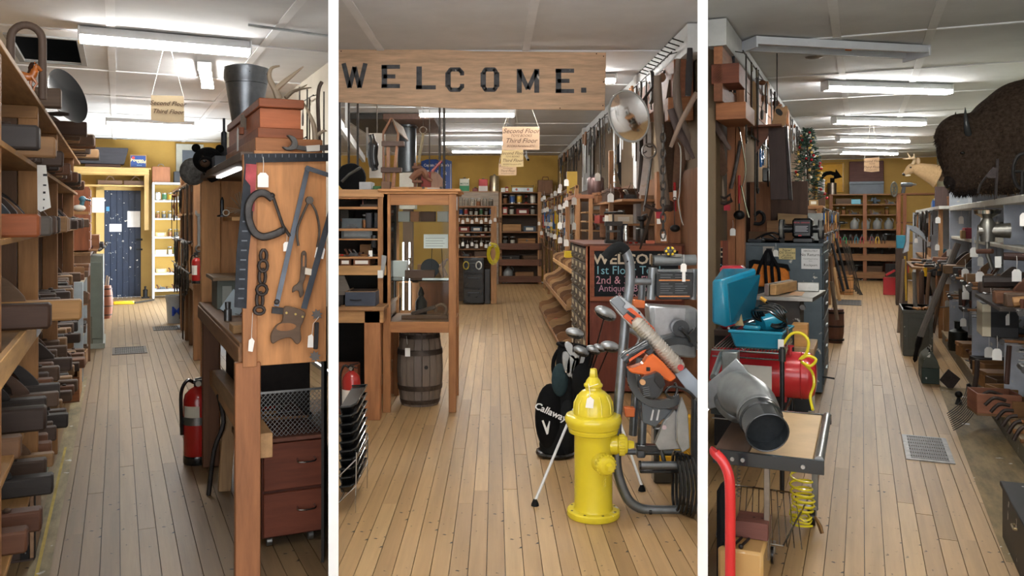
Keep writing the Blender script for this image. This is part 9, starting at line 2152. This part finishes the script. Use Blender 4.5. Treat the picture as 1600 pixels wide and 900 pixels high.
T.add('front_board',MB().box(at(1441,420,12.2).x,1.5,12.2,12.24,zb-.09,zb),'woodx','#a5743f',.003);T.add('shelf',MB().box(u.x-.05,1.6,12.24,14,zb-.03,zb),'woodx','#8a6238');T.add('side_leg',MB().box(u.x,u.x+.06,12.3,12.36,0,zb-.03),'woodz','#7a5636')
for i in range(26):put('hammer',(u.x+.08+.11*(i%7),12.4+.18*(i//7)+.03*(i%2),zb+.02*(i//9)),words(f'hammer, {O(i)} in the pile on the pine hammer bench'),'hammer',None,(0,0,-PI/2+R.uniform(-.4,.4)),R.uniform(1.1,1.5))
for i in range(6):put('hang_hatchet',(u.x+.1+.13*i,12.15,zb-.06),words(f'axe hanging head up, {O(i)} from the left under the hammers'),'axe',None,(0,0,R.uniform(-.6,.6)),1.5,{'handle':rc('#8a5a3a','#6d2a24','#5c4030')})
T=Thing('yellow_black_shears','black shears with yellow collar hanging before the hammer bench','shears',at(1446,420,12.1));tu(T,'collar',[(1446,418),(1446,432)],12.1,.02,'gloss','#d8a82a');tu(T,'left_grip',[(1446,432),(1443,450),(1443,460)],12.1,.03,'gloss','#17181a');tu(T,'right_grip',[(1447,432),(1452,452),(1454,462)],12.1,.025,'gloss','#17181a')
T=Thing('metal_chest','black metal trunk with hasp in the lower right corner','trunk',(.9,4.3,0));T.add('body',MB().box(.63,1.15,3.85,4.73,0,.25),'chipped','#1f2021',.004);T.add('lid',MB().box(.62,1.16,3.84,4.74,.252,.275),'chipped','#1a1b1c',.004);T.add('hasp',MB().tube([(.622,4.25,.2),(.61,4.25,.2),(.61,4.31,.2),(.622,4.31,.2)],.006,6),'metal','#8a7a5c')
for i in range(7):wp(words(f'rusty curved iron piece, {O(i)} along the plinth board'),'iron hook','iron_hook',[(1530+9*i,622+11*i),(1545+8*i,612+10*i),(1566+6*i,618+8*i)],6.9-.22*i,.012,'iron','#3a302b',1)
u=at(1556,626,6.9);put('crate',(u.x,7.0,.155),'open pinkish wooden box on the plinth at the right','box',None,(0,0,.15),(.95,1.3,1.3),{'side_board':'#a06a50','end_board':'#8a5640'})
wp('upright dark wooden handle before the paneled divider','handle','wooden_tool',[(1573,600),(1577,540)],6.6,.016,'woodz','#4a3026',1)
T=Thing('kerosene_stove','dark green cylindrical heater can on the floor ledge','heater',(1.1,10.2,.155));v=at(1497,560,10.2);T.add('body',MB().lathe([(.09,.155),(.10,.2),(.09,.36),(.035,.39),(.035,.46),(.045,.47)],(v.x,10.2,0),16),'iron','#262b28')
# ---- deer head
Yd=16.2;T=Thing('deer_mount','tan deer head mount with pale antlers looking left','deer head',at(1470,292,Yd));D=lambda px,py,dy=0:tuple(at(px,py,Yd+dy))
T.add('neck',MB().tube(spline([D(1424,262),D(1434,264),D(1446,268),D(1458,272),D(1468,276)],4),[.07+.009*i for i in range(17)],18,flat=.75),'cloth','#a98c68')
T.add('head',MB().tube(spline([D(1413,272),D(1416,270),D(1421,266),D(1427,262),D(1434,260)],4),[.026,.034,.04,.043,.046,.052,.06,.068,.075,.08,.082,.083,.083,.08,.075,.065,.05],16,flat=.8),'cloth','#ab8e6a')
T.add('muzzle',MB().ball(D(1412.5,272.5),(.03,.03,.025),10,8),'gloss','#2a211d');T.add('throat_patch',MB().ball(D(1418,274),(.05,.025,.02),10,6),'cloth','#d8cbb5')
T.add('eye',MB().ball(D(1423,261.5,-.075),(.016,.012,.014),10,6),'gloss','#120d0a')
for dy in(-.05,.09):T.add('ear',MB().ball(D(1434.5,252,dy),(.035,.015,.06),10,8).move(Matrix.Identity(4)),'cloth','#b59a7c')
for s in(-.06,.06):
 T.add('antler',MB().tube(spline([D(1427,256,s),D(1429,249,s*1.6),D(1426,247,s*2.4),D(1417,248,s*2.6),D(1411,248,s*2)],4),[.03-.0013*i for i in range(17)],7).tube([D(1428,249,s*1.7),D(1428,240,s*2)],[.022,.007],6).tube([D(1422,247,s*2.5),D(1418,239,s*2.7)],[.02,.007],6),'paint','#bfa888')
T.add('mount_board',MB().box(at(1468,270,Yd).x+.0,1.76,Yd-.05,Yd+.2,at(1470,292,Yd).z+.1,at(1470,258,Yd).z),'woodx','#7a5c40')
# ---- bison head
Yh=8.4;T=Thing('bison_mount','huge dark brown shaggy bison head mount on the right wall','bison head',(1.75,Yh,2.2));B=lambda px,py,dy=0:tuple(at(px,py,Yh+dy))
mb=MB();balls=[]
def bl_(px,py,dy,rx_,ry_,rz_):c=B(px,py,dy);balls.append((c,(rx_,ry_,rz_)));mb.ball(c,(rx_,ry_,rz_),22,16)
bl_(1512,232,0,.25,.24,.30);bl_(1503,212,0,.22,.22,.20);bl_(1512,262,-.02,.20,.18,.22);bl_(1503,283,-.04,.13,.13,.13);bl_(1493,240,0,.13,.18,.26)
bl_(1545,235,.05,.32,.30,.36);bl_(1580,213,.1,.38,.36,.40);bl_(1600,200,.1,.38,.38,.42);bl_(1540,265,0,.22,.22,.22);bl_(1570,262,.05,.28,.26,.24);bl_(1626,208,.1,.32,.40,.52);bl_(1524,200,.02,.18,.2,.14)
me=mb.mesh('head');
h_ob=link('head',me,'fur',T.e,'#44382f');h_ob.location=-T.o
rm=h_ob.modifiers.new('remesh','REMESH');rm.mode='VOXEL';rm.voxel_size=.022;sm_=h_ob.modifiers.new('smooth','SMOOTH');sm_.iterations=8;rm.use_smooth_shade=True
hr=MB();hf=MB();hall=hr
for c,r in balls:
 hr=hf if c[0]<B(1530,0)[0]else hall
 for _ in range(700):
  a=R.uniform(0,2*PI);s=R.uniform(-1,1);q=math.sqrt(1-s*s);n=Vector((q*math.cos(a),q*math.sin(a),s));p=Vector((c[0]+n.x*r[0],c[1]+n.y*r[1],c[2]+n.z*r[2]))
  if p.x>1.72 or any(c2!=c and((p.x-c2[0])/r2[0])**2+((p.y-c2[1])/r2[1])**2+((p.z-c2[2])/r2[2])**2<.9 for c2,r2 in balls):continue
  l=R.uniform(.015,.032);t=n.cross(Vector((R.random(),R.random(),R.random()))).normalized()*.005
  e=p+n*l*.45+Vector((R.uniform(-.012,.012),0,-l*.8));p=p-n*.015;k=len(hr.v);hr.v+=[tuple(p-t),tuple(p+t),tuple(e)];hr.f.append((k,k+1,k+2))
T.add('shaggy_hair',hall,'fur','#66523f',kind='stuff',smooth=False);T.add('face_hair',hf,'fur','#2f2a2a',kind='stuff',smooth=False)
bd=MB()
for _ in range(900):
 c=B(1506+R.uniform(-16,22),288+R.uniform(-8,6),R.uniform(-.12,.1));bd.v+=[(c[0]-.006,c[1],c[2]),(c[0]+.006,c[1],c[2]),(c[0]+R.uniform(-.02,.02),c[1],c[2]-R.uniform(.04,.11))];k=len(bd.v)-3;bd.f.append((k,k+1,k+2))
T.add('beard',bd,'fur','#2a2422',kind='stuff',smooth=False)
T.add('horn',MB().tube(spline([B(1513,210,-.2),B(1511,200,-.25),B(1509,186,-.26),B(1508,168,-.24)],4),[.032,.031,.03,.028,.026,.024,.022,.02,.017,.013,.01,.006,.003],10),'gloss','#3c3f41')
T.add('horn',MB().tube(spline([B(1496,205,.1),B(1493,190,.12),B(1493,175,.12)],4),[.028,.027,.026,.024,.02,.016,.01,.006,.003],10),'gloss','#232323')
T.add('eye',MB().ball(B(1504,239,-.225),(.02,.014,.014),10,8),'gloss','#0b0908');T.add('nose',MB().ball(B(1485,290,-.08),(.045,.05,.038),14,10),'gloss','#141213')
T.add('muzzle',MB().ball(B(1491,284,-.06),(.085,.09,.085),16,12),'fur','#2a2422')
T=Thing('pump_jack','dark toothed iron jack bar standing before the bison chin','jack',at(1558,312,7.6));pr(T,'bar',[(1557,248),(1561,248),(1558,312),(1554,312)],7.5,.03,'iron','#3a3332');pr(T,'arm',[(1540,275),(1552,261),(1560,264),(1556,278),(1546,278)],7.5,.03,'iron','#3a3332');tu(T,'lever',[(1541,276),(1532,288),(1528,302)],7.5,.008,'iron','#4a4644')
T=Thing('spoked_valve','black spoked wheel on a post at the right edge','wheel',at(1596,270,6.8));tu(T,'rim',[(1599+16*math.cos(t*PI/10),268+28*math.sin(t*PI/10))for t in range(20)],6.8,.012,'iron','#262424',closed=True);tu(T,'spoke',[(1583,268),(1610,268)],6.8,.01,'iron','#262424');tu(T,'stand',[(1598,268),(1597,310)],6.8,.014,'iron','#262424')
bx('leaning_board','dark brown panel leaning on the far white shelf','panel',1461,291,1492,326,12.4,.05,'woodz','#4a3733',z=1.74)
T=Thing('spoked_pulley','silver spoked pulley wheel standing at the far right shelving','wheel',at(1397,296,17.5));tu(T,'rim',[(1397+4.5*math.cos(t*PI/10),296+11*math.sin(t*PI/10))for t in range(20)],17.5,.018,'metal','#8a8a84',closed=True)
for k in range(4):a=k*PI/4;tu(T,'spoke',[(1397+4*math.cos(a),296+10*math.sin(a)),(1397-4*math.cos(a),296-10*math.sin(a))],17.5,.008,'metal','#8a8a84')
T=Thing('machine_stand','narrow pine frame with machines at the far right','shelf',at(1410,400,17.6))
for px in(1402,1411):u=at(px,400,17.6);T.add('post',MB().box(u.x,u.x+.06,17.6,17.66,0,at(1405,302,17.6).z),'woodz','#a3623f',.003)
T.add('top_board',MB().box(at(1399,302,17.6).x,1.7,17.58,18.2,at(1405,302,17.6).z-.03,at(1405,302,17.6).z),'woodx','#9a6238')
for i,z in enumerate((1.1,1.5)):T.add('shelf_board',MB().box(at(1402,302,17.6).x,1.7,17.66,18.4,z,z+.03),'woodx','#86603a')
bx('teal_box','teal and white carton at the right end of the far aisle','box',1401,368,1417,388,17.0,.3,'paint','#3a93ab');solo('carton_stand','dark stand under the teal and white carton','stand',MB().box(at(1400,388,17).x,at(1418,388,17).x,16.95,17.3,0,at(1405,388,17).z),'woodz','#4a3a2e')
u=at(1418,296,17.8);put('power_drill',(u.x,17.8,at(1405,302,17.6).z),'dark machine on top of the narrow pine frame','machine',None,(0,0,0),1.3)
for i in range(22):
 y=5.6+.5*i;put('price_tag',(.86+.03*(i%3),y,(1.68,1.33,1.0,.7)[i%4]),words(f'white price tag, {O(i)} from the front along the right white shelves'),'price tag','price tags on the white shelves',(0,0,.3*(i%3)),1.4)
p=lvl(1304,537);r=.11;T=Thing('rusty_barrel','dark reddish-brown barrel on the floor beside the steel cabinet','barrel',(p.x,p.y+r,0));h=at(1304,484,p.y).z
T.add('staves',MB().lathe([(r*.8,0),(r*.97,h*.3),(r,h*.55),(r*.95,h)],(p.x,p.y+r,0),18),'woodz','#5c3a2c')
for z in(.1,.5,.9):T.add('hoop',MB().lathe([(r*1.0,h*z-.012),(r*1.02,h*z-.012),(r*1.02,h*z+.012),(r*1.0,h*z+.012)],(p.x,p.y+r,0),18),'iron','#2b2523')
for i,(a_,b_,Y,c)in enumerate((((1318,455),(1300,380),15,'#26282b'),((1325,452),(1306,372),15.6,'#1f2124'),((1304,480),(1297,400),11,'#7a5a40'),((1308,500),(1299,440),10.5,'#8a7660'),((1312,470),(1303,418),13,'#b08a5c'))):wp(words(f'leaning dark bar or handle, {O(i)} of those by the steel cabinet'),'bar','long_bar',[a_,b_],Y,.022,'woodz',c,1)
T=Thing('metal_chute','bent pale sheet-metal chute at the far right benches','chute',at(1420,395,13.5));pr(T,'wall',[(1417,352),(1422,354),(1420,392),(1411,396),(1416,378)],13.5,.3,'metal','#b5b8bb');pr(T,'hood',[(1417,351),(1432,354),(1443,364),(1448,378),(1438,368),(1424,360)],13.5,.4,'metal','#8f9498')
